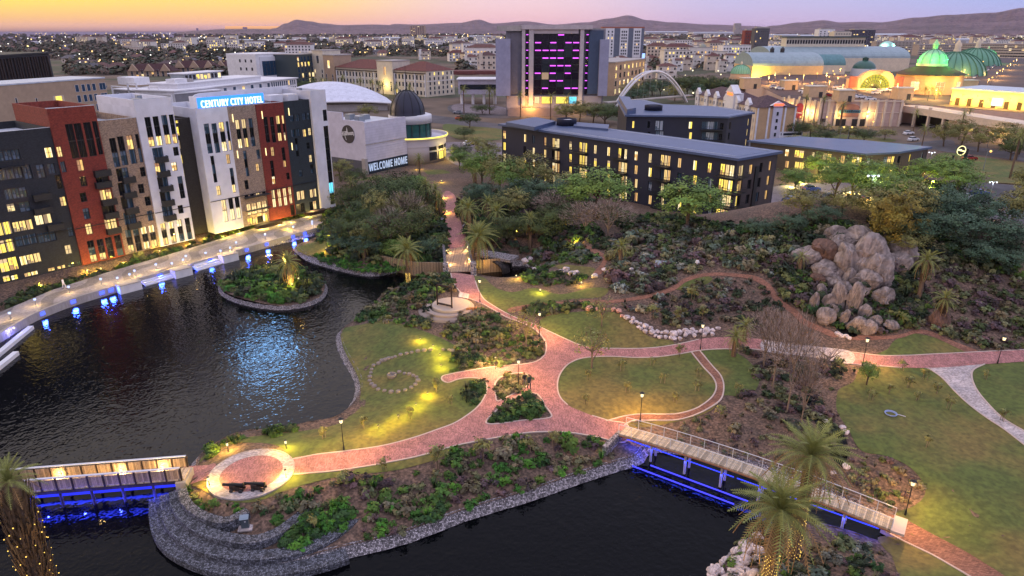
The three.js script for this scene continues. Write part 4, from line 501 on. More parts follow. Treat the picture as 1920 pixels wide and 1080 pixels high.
{ // white hall with the round logo, drum and dark dome
  const b = new Block('white_meeting_hall', 'white stone hall with round logo, WELCOME HOME lettering and dark dome', 690, 327, 765, 310), H = b.h(236), L = b.len;
  const stone = wall('#cfcad6', TX.stucco), D = 19;
  b.box('wall', stone, 0, L, 0, H, 0, D);
  b.box('base_band', mat('#1d2a3a', { map: TX.stucco }), -0.06, L + 0.06, 0, 3.4, 0.06, 6); b.box('side_base', mat('#5a5a62', { map: TX.stucco }), -0.08, 2, 0, 3.6, -0.02, D - 0.1);
  for (let i = 1; i < 14; i++) b.box('joint_course', wall('#bdb8c6'), 0, L, 3.4 + i * (H - 3.4) / 14, 3.46 + i * (H - 3.4) / 14, 0.05, 0.1);
  b.box('string_course', M.concrete, -0.08, L, 8, 8.3, 0.1, 0.2); b.box('parapet', stone, 0, L, H, H + 0.9, 0, 0.5); b.box('parapet', stone, 0, 0.5, H, H + 1.1, -0.5, 8); b.box('parapet', stone, 0, 0.5, H, H + 3, -8.5, D - 8.5); b.slab('roof', M.metalRoof, 0.6, L, H, D - 0.6, 0, 0.15, -0.6);
  const txt = new TextGeometry('WELCOME HOME', { font, size: 2.1, depth: 0.12, curveSegments: 4 }); txt.computeBoundingBox(); const tm = part('welcome_lettering', txt, glow([0.55, 0.72, 1], 0.3, { color: C('#b8c4d8') }), b.t); tm.scale.x = (L - 0.8) / txt.boundingBox.max.x; tm.position.set(0.4, 0.75, 0.1);  // letters are no lamps; faint emission put in to brighten them
  // round logo on the left face: dark disc with a white handwritten word
  const logo = canvasTex(256, 256, (g) => { g.fillStyle = '#3a3434'; g.fillRect(0, 0, 256, 256); g.strokeStyle = '#f4f0f0'; g.fillStyle = '#f4f0f0'; g.font = 'italic bold 74px serif'; g.textAlign = 'center'; g.save(); g.translate(128, 140); g.rotate(-0.12); g.fillText('Hillsong', 0, 0); g.restore(); g.lineWidth = 7; g.beginPath(); g.moveTo(60, 150); g.lineTo(84, 214); g.moveTo(98, 110); g.lineTo(112, 44); g.lineTo(124, 120); g.stroke(); });
  const disc = part('round_logo', new THREE.CylinderGeometry(2.5, 2.5, 0.12, 40), [mat('#3a3434'), new THREE.MeshStandardMaterial({ map: logo, roughness: 0.7 }), mat('#3a3434')], b.t); disc.geometry.rotateY(Math.PI / 2).rotateX(Math.PI / 2).rotateY(-Math.PI / 2); disc.position.set(-0.06, 10.6, -6.6);
  for (const [u, v, d] of [[4, 0.2, -6], [9, 0, -9], [6, 0.2, -12]]) b.box('roof_unit', M.steel, u, u + 2.2, H + v, H + v + 1.5, d, 2);
  b.box('pilaster', M.concrete, -0.9, 0.1, 0, 4.4, 0.2, 1.4);
  // drum with glass storey, balcony and dome
  const cw = at(773, 298, 2), off = cw.clone().sub(b.F.A), cu = off.x * b.F.dx + off.z * b.F.dz, cz = -off.x * b.F.dz + off.z * b.F.dx, Hy = (y) => rise(cw, y) - 2, cyl2 = (n, m, prof) => part(n, lathe(prof, 48).translate(cu, 0, cz), m, b.t);
  const h1 = Hy(268), h2 = Hy(256), h3 = Hy(250), h4 = Hy(229), h5 = Hy(213), R0 = 10.4;
  cyl2('lower_drum', stone, [[0.1, 0], [R0, 0], [R0, h1], [R0 + 0.3, h1 + 0.1], [R0 + 0.3, h2], [R0 + 0.9, h2 + 0.3], [R0 + 0.9, h3], [R0 + 0.5, h3], [R0 + 0.5, h3 - 0.9], [0.1, h3 - 0.9]]);
  cyl2('lit_rim', glow([1, 0.78, 0.12], 1.4), [[R0 + 0.92, h3 - 0.35], [R0 + 1.06, h3 - 0.35], [R0 + 1.06, h3], [R0 + 0.92, h3]]);
  cyl2('glass_storey', mat('#2e5650', { roughness: 0.1 }), [[6.2, h3 - 0.9], [6.2, h4]]); cyl2('upper_drum', M.white, [[0.1, h4], [6.6, h4], [6.6, h5 - 0.3], [5.7, h5], [0.1, h5]]);
  for (let i = 0; i < 16; i++) { const a = i / 16 * 2 * Math.PI; part('mullion', box(0.18, h4 - h3 + 0.9, 0.18, cu + 6.25 * Math.cos(a), h3 - 0.9, cz + 6.25 * Math.sin(a)), M.frame, b.t); }
  for (let i = 0; i < 11; i++) { const a = 1.75 - i * 0.36; for (const [v, h, lit] of [[0.9, h1 * 0.5, i > 0 && i < 5], [h1 * 0.78, 1.9, false]]) { const w = part('window', winGeo(2.8, h, 2, 1), [M.frame, lit ? M.lit[4] : farWin.d, M.blindGrey], b.t), r = R0 + 0.08; w.position.set(cu + r * Math.cos(a), v, cz + r * Math.sin(a)); w.rotation.y = Math.PI / 2 - a; } }
  for (const a of [1.4, 0.9]) point(b.t, [cu + (R0 + 2.2) * Math.cos(a), 3.2, cz + (R0 + 2.2) * Math.sin(a)], [1, 0.75, 0.15], 45, 6);
  part('dome', domeGeo(5.35, 7.0, 40).translate(cu - 1.1, h5, cz), mat('#2b2b38', { roughness: 0.35, metalness: 0.4 }), b.t); part('dome_ribs', domeRibs(5.35, 7.0, 12, 0.08).map((g) => g.translate(cu - 1.1, h5, cz)), M.black, b.t, 'stuff');
  part('spire', [cyl(0.35, 0.12, 1.4, cu - 1.1, h5 + 6.9, cz), cyl(0.1, 0.05, 6, cu - 1.1, h5 + 8.1, cz)], M.black, b.t);
}
{ // white shell roof behind the hotel
  const p = at(612, 212, 2), t = thing('shell_roof_hall', 'hall under a wide white curved shell roof between the hotel and the dome', 'building', [p.x - 2, 2, p.z - 18], 0.28);
  const sh = (a, q) => 3.5 + (1.5 + 7.5 * Math.sin(q * Math.PI / 2)) * (1 - a * a);
  part('shell_roof', (() => { const pos = [], uv = [], idx = []; for (let j = 0; j <= 10; j++) for (let i = 0; i <= 24; i++) { const a = i / 12 - 1; pos.push(a * 30, sh(a, j / 10), -j * 3.2 + 16); uv.push(a * 30, j * 3.2); if (i && j) { const q = j * 25 + i; idx.push(q - 26, q - 25, q, q - 26, q, q - 1); } } return soup(pos, uv, idx); })(), mat('#dfe0ec', { side: THREE.DoubleSide, map: TX.metalRoof }), t);
  part('roof_rim', tube(Array.from({ length: 21 }, (_, i) => { const a = i / 10 - 1; return V(a * 30, sh(a, 0), 16.1); }), 0.45, 6, 40), M.white, t);
  part('wall', box(54, 3.4, 28, 0, 0, 0), M.concrete, t);
}
{ // tall tower with violet lights
  const b = new Block('violet_lit_tower', 'tall grey tower with a glass front crossed by violet light strips', 928, 216, 1143, 216), grey = wall('#8f8c94', TX.streak), pale = wall('#c2b6b8');
  const H = b.h(55), U = (x) => b.uv(x, 150)[0], Vv = (y) => b.uv(1040, y)[1];
  b.box('wall', grey, U(949), U(1132), 0, H, -0.6, 24); b.rect('podium', wall('#b7a9a8'), 950, 180, 1128, 206, 0.4, 26); b.rect('podium_base', wall('#a58f86'), 952, 203, 1100, 222, 4, 8);
  b.rect('side_slab', wall('#6f6c76'), 957, 60, 978, 176, 0.2, 6); b.rect('side_slab', wall('#4a5870'), 1101, 57, 1132, 176, 0.6, 12);
  b.rect('outer_slab', wall('#9c9cb4', TX.stucco), 930, 73, 957, 180, 2.5, 3); b.rect('outer_slab', wall('#9c9cb4', TX.stucco), 1121, 74, 1143, 180, 2.5, 3);
  for (const [x0, x1] of [[978, 985], [991, 1001], [1084, 1096]]) b.rect('pylon', pale, x0, 52, x1, 198, 2, 3);
  b.rect('crown_beam', pale, 978, 47, 1112, 55, 2.4, 8); b.rect('crown_beam', M.concrete, 932, 48, 978, 58, 1.4, 8); b.rect('head_panel', pale, 1001, 55, 1085, 63, 1.5, 2);
  b.slab('roof', M.concrete, U(949), U(1132), H, 24, 0, 0.5, -0.6);
  const violet = glow([0.75, 0.1, 1], 2.2), cols = 6, rows = 8, x0 = 1001, x1 = 1085, dark = mat('#1b1524', { roughness: 0.12 }), dark2 = mat('#2a3038', { roughness: 0.12 });
  const cw = (U(x1) - U(x0)) / cols, y0 = 63, y1 = 177, rh = (Vv(y0) - Vv(y1)) / rows;
  for (let j = 0; j < rows; j++) for (let i = 0; i < cols; i++) { const m = part('window', winGeo(cw - 0.12, rh - 0.12, 1, 1), [M.frame, rnd() < 0.07 ? M.curtain[ri(4)] : rnd() < 0.65 ? dark : dark2], b.t); m.position.set(U(x0) + cw * (i + 0.5), Vv(y1) + rh * j, 0.2); if (rnd() < 0.46) b.box('violet_strip', violet, U(x0) + cw * i + 0.4, U(x0) + cw * (i + 1) - 0.4, Vv(y1) + rh * (j + 1) - 0.75, Vv(y1) + rh * (j + 1) - 0.3, 0.42, 0.16); }
  for (const x of [988, 1098.5]) for (let j = 0; j < 8; j++) { const m = part('window', winGeo(1.3, rh - 0.2, 1, 1), [M.frame, dark], b.t); m.position.set(U(x), Vv(y1) + rh * j, 0.3); b.box('violet_strip', violet, U(x) - 0.5, U(x) + 0.5, Vv(y1) + rh * (j + 1) - 0.6, Vv(y1) + rh * (j + 1) - 0.3, 0.5, 0.14); }
  for (const [a, c, s] of [[1003, 1012, '2'], [1016, 1036, '5'], [1043, 1066, '5'], [1068, 1082, 'c']]) { const m = part('window', winGeo(U(c) - U(a), Vv(180) - Vv(193), 3, 1), [M.frame, paneOf(s)], b.t); m.position.set((U(a) + U(c)) / 2, Vv(194), 0.5); }
  point(b.t, [U(995), Vv(196), 6], [1, 0.5, 0.1], 260, 10); point(b.t, [U(1080), Vv(196), 6], [1, 0.7, 0.2], 60, 10);
}
{ // apartment tower pair and lit office beside the tower
  const b = new Block('white_apartment_tower', 'white and grey striped apartment tower beyond the violet lit tower', 1128, 108, 1205, 108), H = b.h(53), L = b.len;
  b.box('wall', mat('#6d7484', { map: TX.stucco }), 0, L, 0, H, 0, 26); for (const [a, c] of [[0, 0.28], [0.42, 0.62], [0.74, 0.93]]) { b.box('bay', M.white, L * a, L * c, 0, H, 0.8, 4); b.wins(L * a + 3, L * c - 3, 4, H - 6, 3, 8, 2, 2.6, 0.1, 0.8); } b.box('parapet', wall('#a0604e'), 0, L, H, H + 2, 0, 26);
  const c = new Block('lit_glass_office', 'low office with yellow lit glass front beside the violet lit tower', 1150, 180, 1206, 166), h = c.h(118);
  c.box('wall', M.tan, 0, c.len, 0, h, 0, 22); c.wins(3, c.len - 3, 1, h - 4.5, 8, 4, 3, 3, 0.55, 0, { frame: M.frame }); c.slab('roof', M.concrete, 0, c.len, h, 22, 0.4, 0.6);
  const s = part('sign_box', box(5, 3, 0.5, c.len - 3, h + 0.8, -0.4), glow([0.25, 0.4, 1], 3), c.t);
}
{ // white arch bridge
  const A = at(1152, 205, 2), B = at(1288, 192, 2), t = thing('arch_footbridge', 'white tubular arch footbridge right of the violet lit tower', 'bridge', [A.x, 2, A.z], Math.atan2(-(B.z - A.z), B.x - A.x)), L = Math.hypot(B.x - A.x, B.z - A.z), P = Array.from({ length: 25 }, (_, i) => { const a = i / 24; return V(a * L, 17.5 * (1 - (2 * a - 1) ** 2), 0); });
  part('arch', tube(P, 0.6, 8, 60), M.white, t); part('arch', tube(P.map((p, i) => V(p.x, p.y * 0.99, -1.2 - 2 * Math.sin(i / 24 * Math.PI))), 0.5, 8, 60), M.white, t); part('deck', box(L + 10, 0.5, 4, L / 2, 3.2, -2), M.concrete, t); for (let i = 3; i < 22; i += 2) part('hanger', bar(P[i], V(P[i].x, 3.4, -0.6), 0.06, 5), M.steel, t);
}
{ // white gabled lodge hotel
  const b = new Block('gabled_lodge_hotel', 'white and cream lodge hotel with small gables and lit orange signs', 1302, 228, 1412, 264), L = b.len, H = b.h(176), cream = wall('#e4d6c4');
  b.box('wall', cream, 0, L, 0, H, 0, 15); b.hip(mat('#5e4448', { map: TX.tile }), 0, L * 0.56, H, 15, 3.6); b.hip(mat('#5e4448', { map: TX.tile }), L * 0.72, L, H, 15, 3.6);
  const n = 12; for (let i = 0; i < n; i++) { const u = 2 + (L - 4) * i / (n - 1); if (i % 2 === 0 && i !== 7) { part('gable', gable(3.6, 1.8, 1.2).translate(u, H + 1, -0.5), M.white, b.t); b.box('bay', M.white, u - 1.7, u + 1.7, 0, H + 1, 0.7, 1.4); } }
  b.box('gable_tower', M.white, L * 0.58, L * 0.7, 0, H + 3.4, 1.4, 4); part('gable', gable(L * 0.14, 3, 3).translate(L * 0.64, H + 3.4, -1.4), M.white, b.t); part('orange_sign', box(L * 0.085, 1.2, 0.2, L * 0.64, H + 2.6, 1.5), glow([1, 0.2, 0.04], 2.2), b.t);
  b.wins(2, L - 2, 1.2, H - 2.4, 18, 4, 0.9, 1.4, 0.12, 0.75);
  const c = new Block('gabled_lodge_end', 'end wall of the lodge hotel tinted as by amber lamplight, with white pilasters and orange sign', ...endOf(b, 15)), h = H, l = c.len;
  c.box('wall', wall('#c8a57c'), -0.1, l + 0.1, 0, h + 0.05, 0.25, 0.4); for (const f of [0.02, 0.3, 0.72, 0.98]) c.box('pilaster', M.white, l * f - 0.3, l * f + 0.3, 0, h, 0.55, 0.5); c.box('bay', wall('#d0ccd8'), l * 0.4, l * 0.64, 0, h + 0.6, 0.6, 1); part('gable', gable(l * 0.4, 1.6, 1).translate(l * 0.52, h + 0.6, -0.3), M.white, c.t); part('orange_sign', box(l * 0.24, 0.7, 0.16, l * 0.52, h + 0.6, 0.95), glow([1, 0.14, 0.06], 2), c.t); c.wins(l * 0.52, l * 0.52, 1.4, h - 3, 1, 4, 1, 1.5, 0.05, 0.62);  // amber lamplight put into the end wall colour
}
// white village houses with brown roofs
const villageRoof = [mat('#6a3a34', { map: TX.tile }), mat('#734840', { map: TX.tile }), mat('#5c3c3a', { map: TX.tile })], villageWall = [wall('#e6dcd0'), wall('#d9c8b6'), wall('#ece6e2')];
const villages = [[1152, 1178, 128, 104, 'against the lit office roof'], [1176, 1208, 140, 112, 'with a long roof right of the lit office'], [1206, 1222, 148, 120, 'tall, at the left end of the arch crown'], [1207, 1236, 126, 104, 'with a square chimney tower'], [1234, 1268, 148, 118, 'standing alone above the dark trees'], [1256, 1280, 134, 108, 'with balconies behind the lone house'], [1276, 1298, 132, 106, 'below the small grey cupola'], [1296, 1314, 128, 98, 'left of the cream domed tower'], [1324, 1346, 132, 100, 'right of the cream domed tower'], [1344, 1362, 136, 108, 'with dark arched balconies'], [1358, 1378, 134, 98, 'under a red long roof'], [1384, 1404, 128, 102, 'beside the red brick tower'], [895, 930, 140, 98, 'left of the violet lit tower'], [868, 896, 128, 102, 'with lit walls left of the tower'], [845, 878, 110, 78, 'tall and tan on the avenue'], [784, 806, 112, 92, 'small, above the brown hip roof']];
for (const [x0, x1, y, t, where] of villages) {
  const b = new Block('village_house', 'white village block with brown tiled roof ' + where, x0, y, x1, y), L = b.len, H = Math.max(5, b.h(t) - 2.5), d = L * rr(0.7, 1);
  b.box('wall', pick(villageWall), 0, L, 0, H, 0, d); b.hip(pick(villageRoof), 0, L, H, d, Math.min(L, d) * 0.2, 0.7); if (rnd() < 0.6) { b.box('stair_tower', pick(villageWall), L * 0.1, L * 0.3, 0, H + rr(1, 3), 0.8, 4); }
  const n = Math.max(2, Math.floor(L / 4)), r = Math.max(1, Math.floor(H / 3.6)); b.wins(1.8, L - 1.8, 0.8, H - 3, n, r, 1.5, 1.9, 0.16); for (let i = 0; i < 2; i++) b.box('balcony', M.darkwood, L * (0.2 + 0.4 * i), L * (0.4 + 0.4 * i), H * 0.5, H * 0.5 + 0.8, 0.9, 0.9);
}
for (const [x, y, t, r, where] of [[1234, 118, 82, 5, 'left village roofs'], [1314, 126, 80, 4.6, 'middle village roofs'], [1393, 120, 92, 4, 'red brick tower'], [1292, 118, 100, 3.4, 'lone village house']]) { const p = at(x, y, 2), H = rise(p, t) - 2, T = thing('domed_tower', 'cream tower with a ribbed grey green cupola above the ' + where, 'tower', [p.x, 2, p.z]); part('shaft', box(r * 1.7, H - r * 1.6, r * 1.7, 0, 0, 0), M.cream, T); part('cornice', box(r * 2, 0.8, r * 2, 0, H - r * 1.6, 0), M.white, T); part('dome', domeGeo(r * 0.9, r * 1.2, 20).translate(0, H - r * 1.6 + 0.8, 0), mat('#8d9084'), T); part('finial', cyl(0.2, 0.1, 2, 0, H - r * 0.4 + 0.6, 0), M.steel, T); for (let k = 0; k < 2; k++) { const w = part('window', winGeo(1.6, 3), [M.frameW, farWin.d], T); w.position.set(0, H * 0.3 + k * 6, r * 0.85 + 0.05); } }
// towers on the plain
{
  const tower = (label, xl, xr, y, t, m, o = {}) => { const b = new Block('distant_tower', label, xl, y, xr, y), L = b.len, H = b.h(t); b.box('wall', m, 0, L, 0, H, 0, L * 0.7); b.wins(L * 0.12, L * 0.88, H * 0.08, H * 0.86, o.c ?? 5, o.r ?? 8, L / 12, H / 18, 0.12, 0, { frame: M.frameW }); b.slab('roof', M.concrete, L * 0.1, L * 0.9, H, L * 0.5, 0, 2); return b; };
  tower('tan residential slab alone on the plain below the pink sky', 769, 797, 66, 48, M.tan, { c: 6, r: 9 }); tower('red brick tower with a white windowed side', 1392, 1416, 106, 57, wall('#8a4238')); tower('dark grey tower joined to the red brick tower', 1410, 1437, 108, 53, wall('#5d5a5e'), { c: 6 });
  tower('white balconied high rise left of the dark pair', 1531, 1560, 92, 55, M.white, { c: 4, r: 8 }); tower('pale mid rise between two dark high rises', 1560, 1592, 93, 60, M.cream, { c: 6, r: 6 }); tower('dark glass high rise right of the mid rise', 1592, 1636, 92, 56, wall('#4a4654'), { c: 7, r: 7 });
  tower('grey silo like tower on the industrial horizon', 1376, 1388, 64, 44, M.concrete, { c: 2, r: 3 }); tower('tiny square block on the coast spit', 456, 463, 61, 51, wall('#9a8090'), { c: 2, r: 2 }); tower('slim lighthouse like tower on the coast spit', 369, 372, 61, 53, wall('#8a7890'), { c: 1, r: 2 });
  for (const [x0, x1, y, t, lab, n] of [[1720, 1790, 104, 84, 'long pale apartment slab with balconies behind the green domes', 16], [1795, 1925, 112, 82, 'long cream apartment slab with balcony rows at the right edge', 26], [1640, 1722, 98, 78, 'pale warehouse terrace behind the domed cream tower', 12]]) { const b = new Block('apartment_slab', lab, x0, y, x1, y + (x1 > 1900 ? 3 : 0)), H = b.h(t); b.box('wall', wall('#a89a94'), 0, b.len, 0, H, 0, 18); b.wins(4, b.len - 4, H * 0.06, H * 0.8, n, 5, 3, H / 8, 0.1); for (let k = 1; k < 6; k++) b.box('balcony_band', M.cream, 0, b.len, H * k / 6, H * k / 6 + H * 0.045, 1.2, 1.4); b.slab('roof', M.concrete, 0, b.len, H, 18, 0.4, 0.8); }
  // gabled terrace row behind the white offices
  for (const [x0, x1, y, t, lab] of [[240, 325, 143, 122, 'tan gabled terrace with dark red roof, left of the avenue light'], [328, 406, 140, 116, 'tan gabled terrace with dark red roof, right of the avenue light'], [408, 466, 138, 115, 'tan gabled terrace with a lit gable end by the picture frame office']]) { const b = new Block('gabled_terrace', lab, x0, y, x1, y), H = b.h(t) - 5; b.box('wall', M.tan, 0, b.len, 0, H, 0, 14); b.hip(mat('#4f2a2c', { map: TX.tile }), 0, b.len, H, 14, 6, 1); for (let i = 0; i < 3; i++) { part('gable', gable(9, 6, 2).translate(b.len * (0.15 + 0.35 * i), H, -0.4), M.tan, b.t); } b.wins(4, b.len - 4, 3, H - 5, 8, 3, 2, 2.6, 0.06); }
}
{ // raised station building left of the tower
  const b = new Block('raised_station', 'pale raised station hall on white columns left of the violet lit tower', 860, 196, 934, 196), H = b.h(146); b.box('wall', wall('#b8b2c0'), 0, b.len, H - 8.5, H - 1, 0, 16); b.slab('roof', M.white, 0, b.len, H - 1, 16, 0.8, 0.5); b.box('glass_band', M.glass, 1, b.len - 1, H - 6, H - 3.4, 0.1, 0.3); for (const f of [0.08, 0.36, 0.64, 0.92]) part('column', cyl(0.8, 0.8, H - 8.5, b.len * f, 0, -2), M.white, b.t); b.box('hip_base', wall('#6b3a38'), -4, b.len + 2, H + 0.5, H + 2.4, -20, 12);
}
// ───────── shopping mall with rooftop parking ─────────
{
  const pink = wall('#cdb0a2'), pale = wall('#dcc8b4'), Y = 12, T = thing('mall_building', 'pink walled shopping mall with pilasters, arched sign and parking on its roof', 'mall', [0, 0, 0]);
  const P = (l, y = Y) => l.map(([x, q]) => { const p = at(x, q, y); return [p.x, p.z]; });
  const deck = [[1470, 184], [1540, 190], [1692, 191], [1700, 168], [1660, 156], [1590, 140], [1450, 138], [1400, 150]];
  part('wall', prism(P(deck), Y - 2 - 0.02, 2), pink, T); part('parking_deck', prism(P(deck), 0.1, Y - 0.02), mat('#8c6a62', { map: TX.asphalt, color: C('#f0b8a8') }), T);
  const hall = [[1692, 194], [1925, 212], [2080, 218], [2080, 112], [1860, 108], [1700, 132], [1690, 160]];
  part('wall', prism(P(hall, 10), 7.95, 2), pink, T); part('roof_deck', prism(P(hall, 10), 0.1, 9.96), mat('#8c7a78', { map: TX.asphalt, color: C('#e8c8b8') }), T);
  const A = at(1541, 232, 2), B = at(1688, 250, 2), F = new Face(at(1540, 190, Y).setY(2), at(1692, 191, Y).setY(2), 2), g = new THREE.Group(); g.position.copy(F.A); g.rotation.y = F.turn; g.updateMatrix();
  const put = (n, geo, m) => { const q = part(n, geo, m, T); q.applyMatrix4(g.matrix); return q; };
  const L = F.len, H = Y - 2;
  for (let i = 0; i <= 10; i++) if (i !== 3 && i !== 4) put('pilaster', box(0.9, H + 0.8, 0.5, L * i / 10, 0, 0.2), pale); put('cornice', box(L, 0.5, 0.5, L / 2, H, 0.22), pale); put('string_course', box(L, 0.25, 0.3, L / 2, H * 0.55, 0.16), pale);
  for (const [f, w] of [[0.2, 0.16], [0.44, 0.16]]) put('loading_bay', box(L * w, 2.9, 0.3, L * f + 2, 0, 0.1), M.black); put('service_door', box(2.6, 1.4, 0.25, L * 0.06, 1.6, 0.12), M.darkwood);
  const arch = new THREE.Shape(); arch.moveTo(-4.6, 0); arch.lineTo(-4.6, 2.2); arch.quadraticCurveTo(-4.2, 5, 0, 5.2); arch.quadraticCurveTo(4.2, 5, 4.6, 2.2); arch.lineTo(4.6, 0); arch.closePath();
  put('arched_sign', new THREE.ExtrudeGeometry(arch, { depth: 0.3, bevelEnabled: false }).translate(L * 0.37, 3.9, 0.05), wall('#b07a68')); put('sign_band', box(8.6, 1.2, 0.15, L * 0.37, 5.4, 0.42), mat('#3d6f80')); for (let i = 0; i < 9; i++) put('sign_glyph', box(0.5, i === 5 ? 1.05 : 0.7, 0.1, L * 0.37 - 3.5 + i * 0.85, 5.62, 0.5), mat('#24303c'));
  // folded wall with the red sign
  const F2 = new Face(at(1470, 184, Y).setY(2), at(1540, 190, Y).setY(2), 2); g.position.copy(F2.A); g.rotation.y = F2.turn; g.updateMatrix(); const L2 = F2.len;
  for (let i = 0; i <= 7; i++) put('pilaster', box(0.8, H + (i % 2 ? 1.2 : 0.4), 0.6, L2 * i / 7, 0, 0.25), pale); const [ru] = F2.uv(1500, 210);
  put('red_sign', [box(3.6, 4.6, 0.3, ru, 2.2, 0.4), cyl(1.8, 1.8, 0.3, 0, 0, 0, 20).rotateX(Math.PI / 2).translate(ru, 6.8, 0.4)], wall('#a8384a')); for (let i = 0; i < 3; i++) put('sign_glyph', box(0.62, 1.3, 0.12, ru - 0.85 + i * 0.85, 5.6, 0.6), M.white); put('sign_line', box(2.8, 0.3, 0.1, ru, 4.4, 0.6), M.white);
  for (const [f, x, q] of [[F2, 1484, 202], [F2, 1514, 210], [F2, 1524, 212], [F, 1574, 214], [F, 1627, 214]]) { const [u, v] = f.uv(x, q); g.position.copy(f.A); g.rotation.y = f.turn; g.updateMatrix(); put('wall_lamp', ball(0.28, u, v, 0.9, 10, 6), M.amber); const p = V(u, v, 1.5).applyMatrix4(g.matrix); point(T, p.toArray(), [1, 0.72, 0.22], 60, 6); }
  // ramp wall to the right with tall openings
  const R = new Face(at(1692, 196, 10).setY(2), at(1925, 238, 9).setY(2), 2); g.position.copy(R.A); g.rotation.y = R.turn; g.updateMatrix(); const LR = R.len;
  put('ramp', [box(LR, 2.6, 9, LR / 2, 5.2, -3.5)], pale); for (let i = 0; i < 6; i++) put('column', box(0.9, i < 3 ? 8.6 : 5.4, 0.9, LR * (0.02 + i * 0.13), 0, 0.6), pale); put('ramp_wall', box(LR * 0.56, 5.2, 7, LR * 0.72, 0, -3.6), pink); put('opening_shade', box(LR * 0.36, 5, 0.4, LR * 0.22, 0, -5), M.black);  // black sheet behind the columns stands for the shade under the ramp
  for (const f of [0.62, 0.82]) { const q = put('lit_opening', box(7, 1.1, 0.2, LR * f, 2.2, 0.0), glow([1, 0.7, 0.2], 1)); } point(T, V(LR * 0.86, 3.4, 1.6).applyMatrix4(g.matrix).toArray(), [1, 0.7, 0.2], 30, 6);
  // pergola front on the hall with warm wall wash
  const Q = new Face(at(1780, 196, 10).setY(10), at(1925, 208, 10).setY(10), 10); g.position.copy(Q.A); g.rotation.y = Q.turn; g.updateMatrix(); put('upper_hall', box(Q.len, 6.4, 26, Q.len / 2, 0, -13), wall('#d6b083')); put('upper_roof', box(Q.len + 1.6, 0.5, 27, Q.len / 2, 6.4, -13), M.metalRoof); put('shop_window', box(4, 3, 0.3, Q.len * 0.62, 1, 0.1), glow([0.6, 0.85, 1], 1.2)); for (let i = 0; i < 6; i++) put('shop_door', box(1.6, 3, 0.2, Q.len * (0.1 + i * 0.16), 0, 0.06), M.darkwood);
  for (let i = 0; i < 7; i++) point(T, V(Q.len * (0.06 + i * 0.15), 3.2, 3).applyMatrix4(g.matrix).toArray(), [1, 0.62, 0.12], 170, 10);
  for (let i = 0; i < 14; i++) put('wall_lamp', ball(0.3, Q.len * (0.03 + i * 0.07), 2 + (i % 3) * 1.2, 1 + (i % 2), 8, 6), M.amber);
}
const deckLight = (T, x, y, z, cd = 160) => point(T, [x, y, z], [1, 0.55, 0.14], cd, 8);
{ // arched glass entrance
  const y = 12, F = new Face(at(1588, 169, y), at(1692, 169, y), y), T = thing('arched_mall_entrance', 'sand coloured mall entrance with a huge half round green yellow window', 'entrance hall', F.A.toArray(), F.turn), L = F.len, sand = wall('#d8b08a');
  const top = rise(F.A, 131) - y, r = top * 0.8, s = new THREE.Shape(); s.moveTo(0, 0); s.lineTo(0, top * 0.56); s.lineTo(L * 0.16, top * 0.6); for (let i = 0; i <= 16; i++) { const a = Math.PI * (1 - i / 16); s.lineTo(L / 2 + L * 0.32 * Math.cos(a), top * 0.55 + top * 0.45 * Math.sin(a)); } s.lineTo(L, top * 0.56); s.lineTo(L, 0); s.closePath();
  const hole = new THREE.Path(), rx = L * 0.275, ry = top * 0.72; hole.moveTo(L / 2 - rx, 0.6); for (let i = 0; i <= 20; i++) { const a = Math.PI * (1 - i / 20); hole.lineTo(L / 2 + rx * Math.cos(a), 0.6 + ry * Math.sin(a)); } hole.closePath(); s.holes.push(hole);
  part('wall', new THREE.ExtrudeGeometry(s, { depth: 2.4, bevelEnabled: false }).translate(0, 0, -2.4), sand, T);
  const gl = new THREE.Shape(); gl.moveTo(L / 2 - rx, 0.6); for (let i = 0; i <= 20; i++) { const a = Math.PI * (1 - i / 20); gl.lineTo(L / 2 + rx * Math.cos(a), 0.6 + ry * Math.sin(a)); } gl.closePath(); part('half_round_window', new THREE.ShapeGeometry(gl).translate(0, 0, -1.6), glow([0.85, 0.8, 0.08], 0.6), T);
  for (let i = 1; i < 14; i++) { const a = Math.PI * i / 14; part('glazing_bar', bar(V(L / 2, 0.6, -1.4), V(L / 2 + rx * Math.cos(a), 0.6 + ry * Math.sin(a), -1.4), 0.14, 5), M.frame, T); } for (const k of [0.3, 0.55, 0.8]) part('glazing_ring', tube(Array.from({ length: 17 }, (_, i) => V(L / 2 + rx * k * Math.cos(Math.PI * i / 16), 0.6 + ry * k * Math.sin(Math.PI * i / 16), -1.35)), 0.13, 5, 32), M.frame, T);
  for (const f of [0.09, 0.91]) part('red_panel', prism([[-2.2, 0], [2.2, 0], [1.4, 0.2], [-1.4, 0.2]], 5.4).translate(L * f, top * 0.12, 0.1), wall('#b06a58'), T); part('pediment', box(L * 0.62, 0.8, 0.6, L / 2, 0, 0.2), M.cream, T);
  deckLight(T, L * 0.3, 2.4, 5, 220); deckLight(T, L * 0.7, 2.4, 5, 220);
}
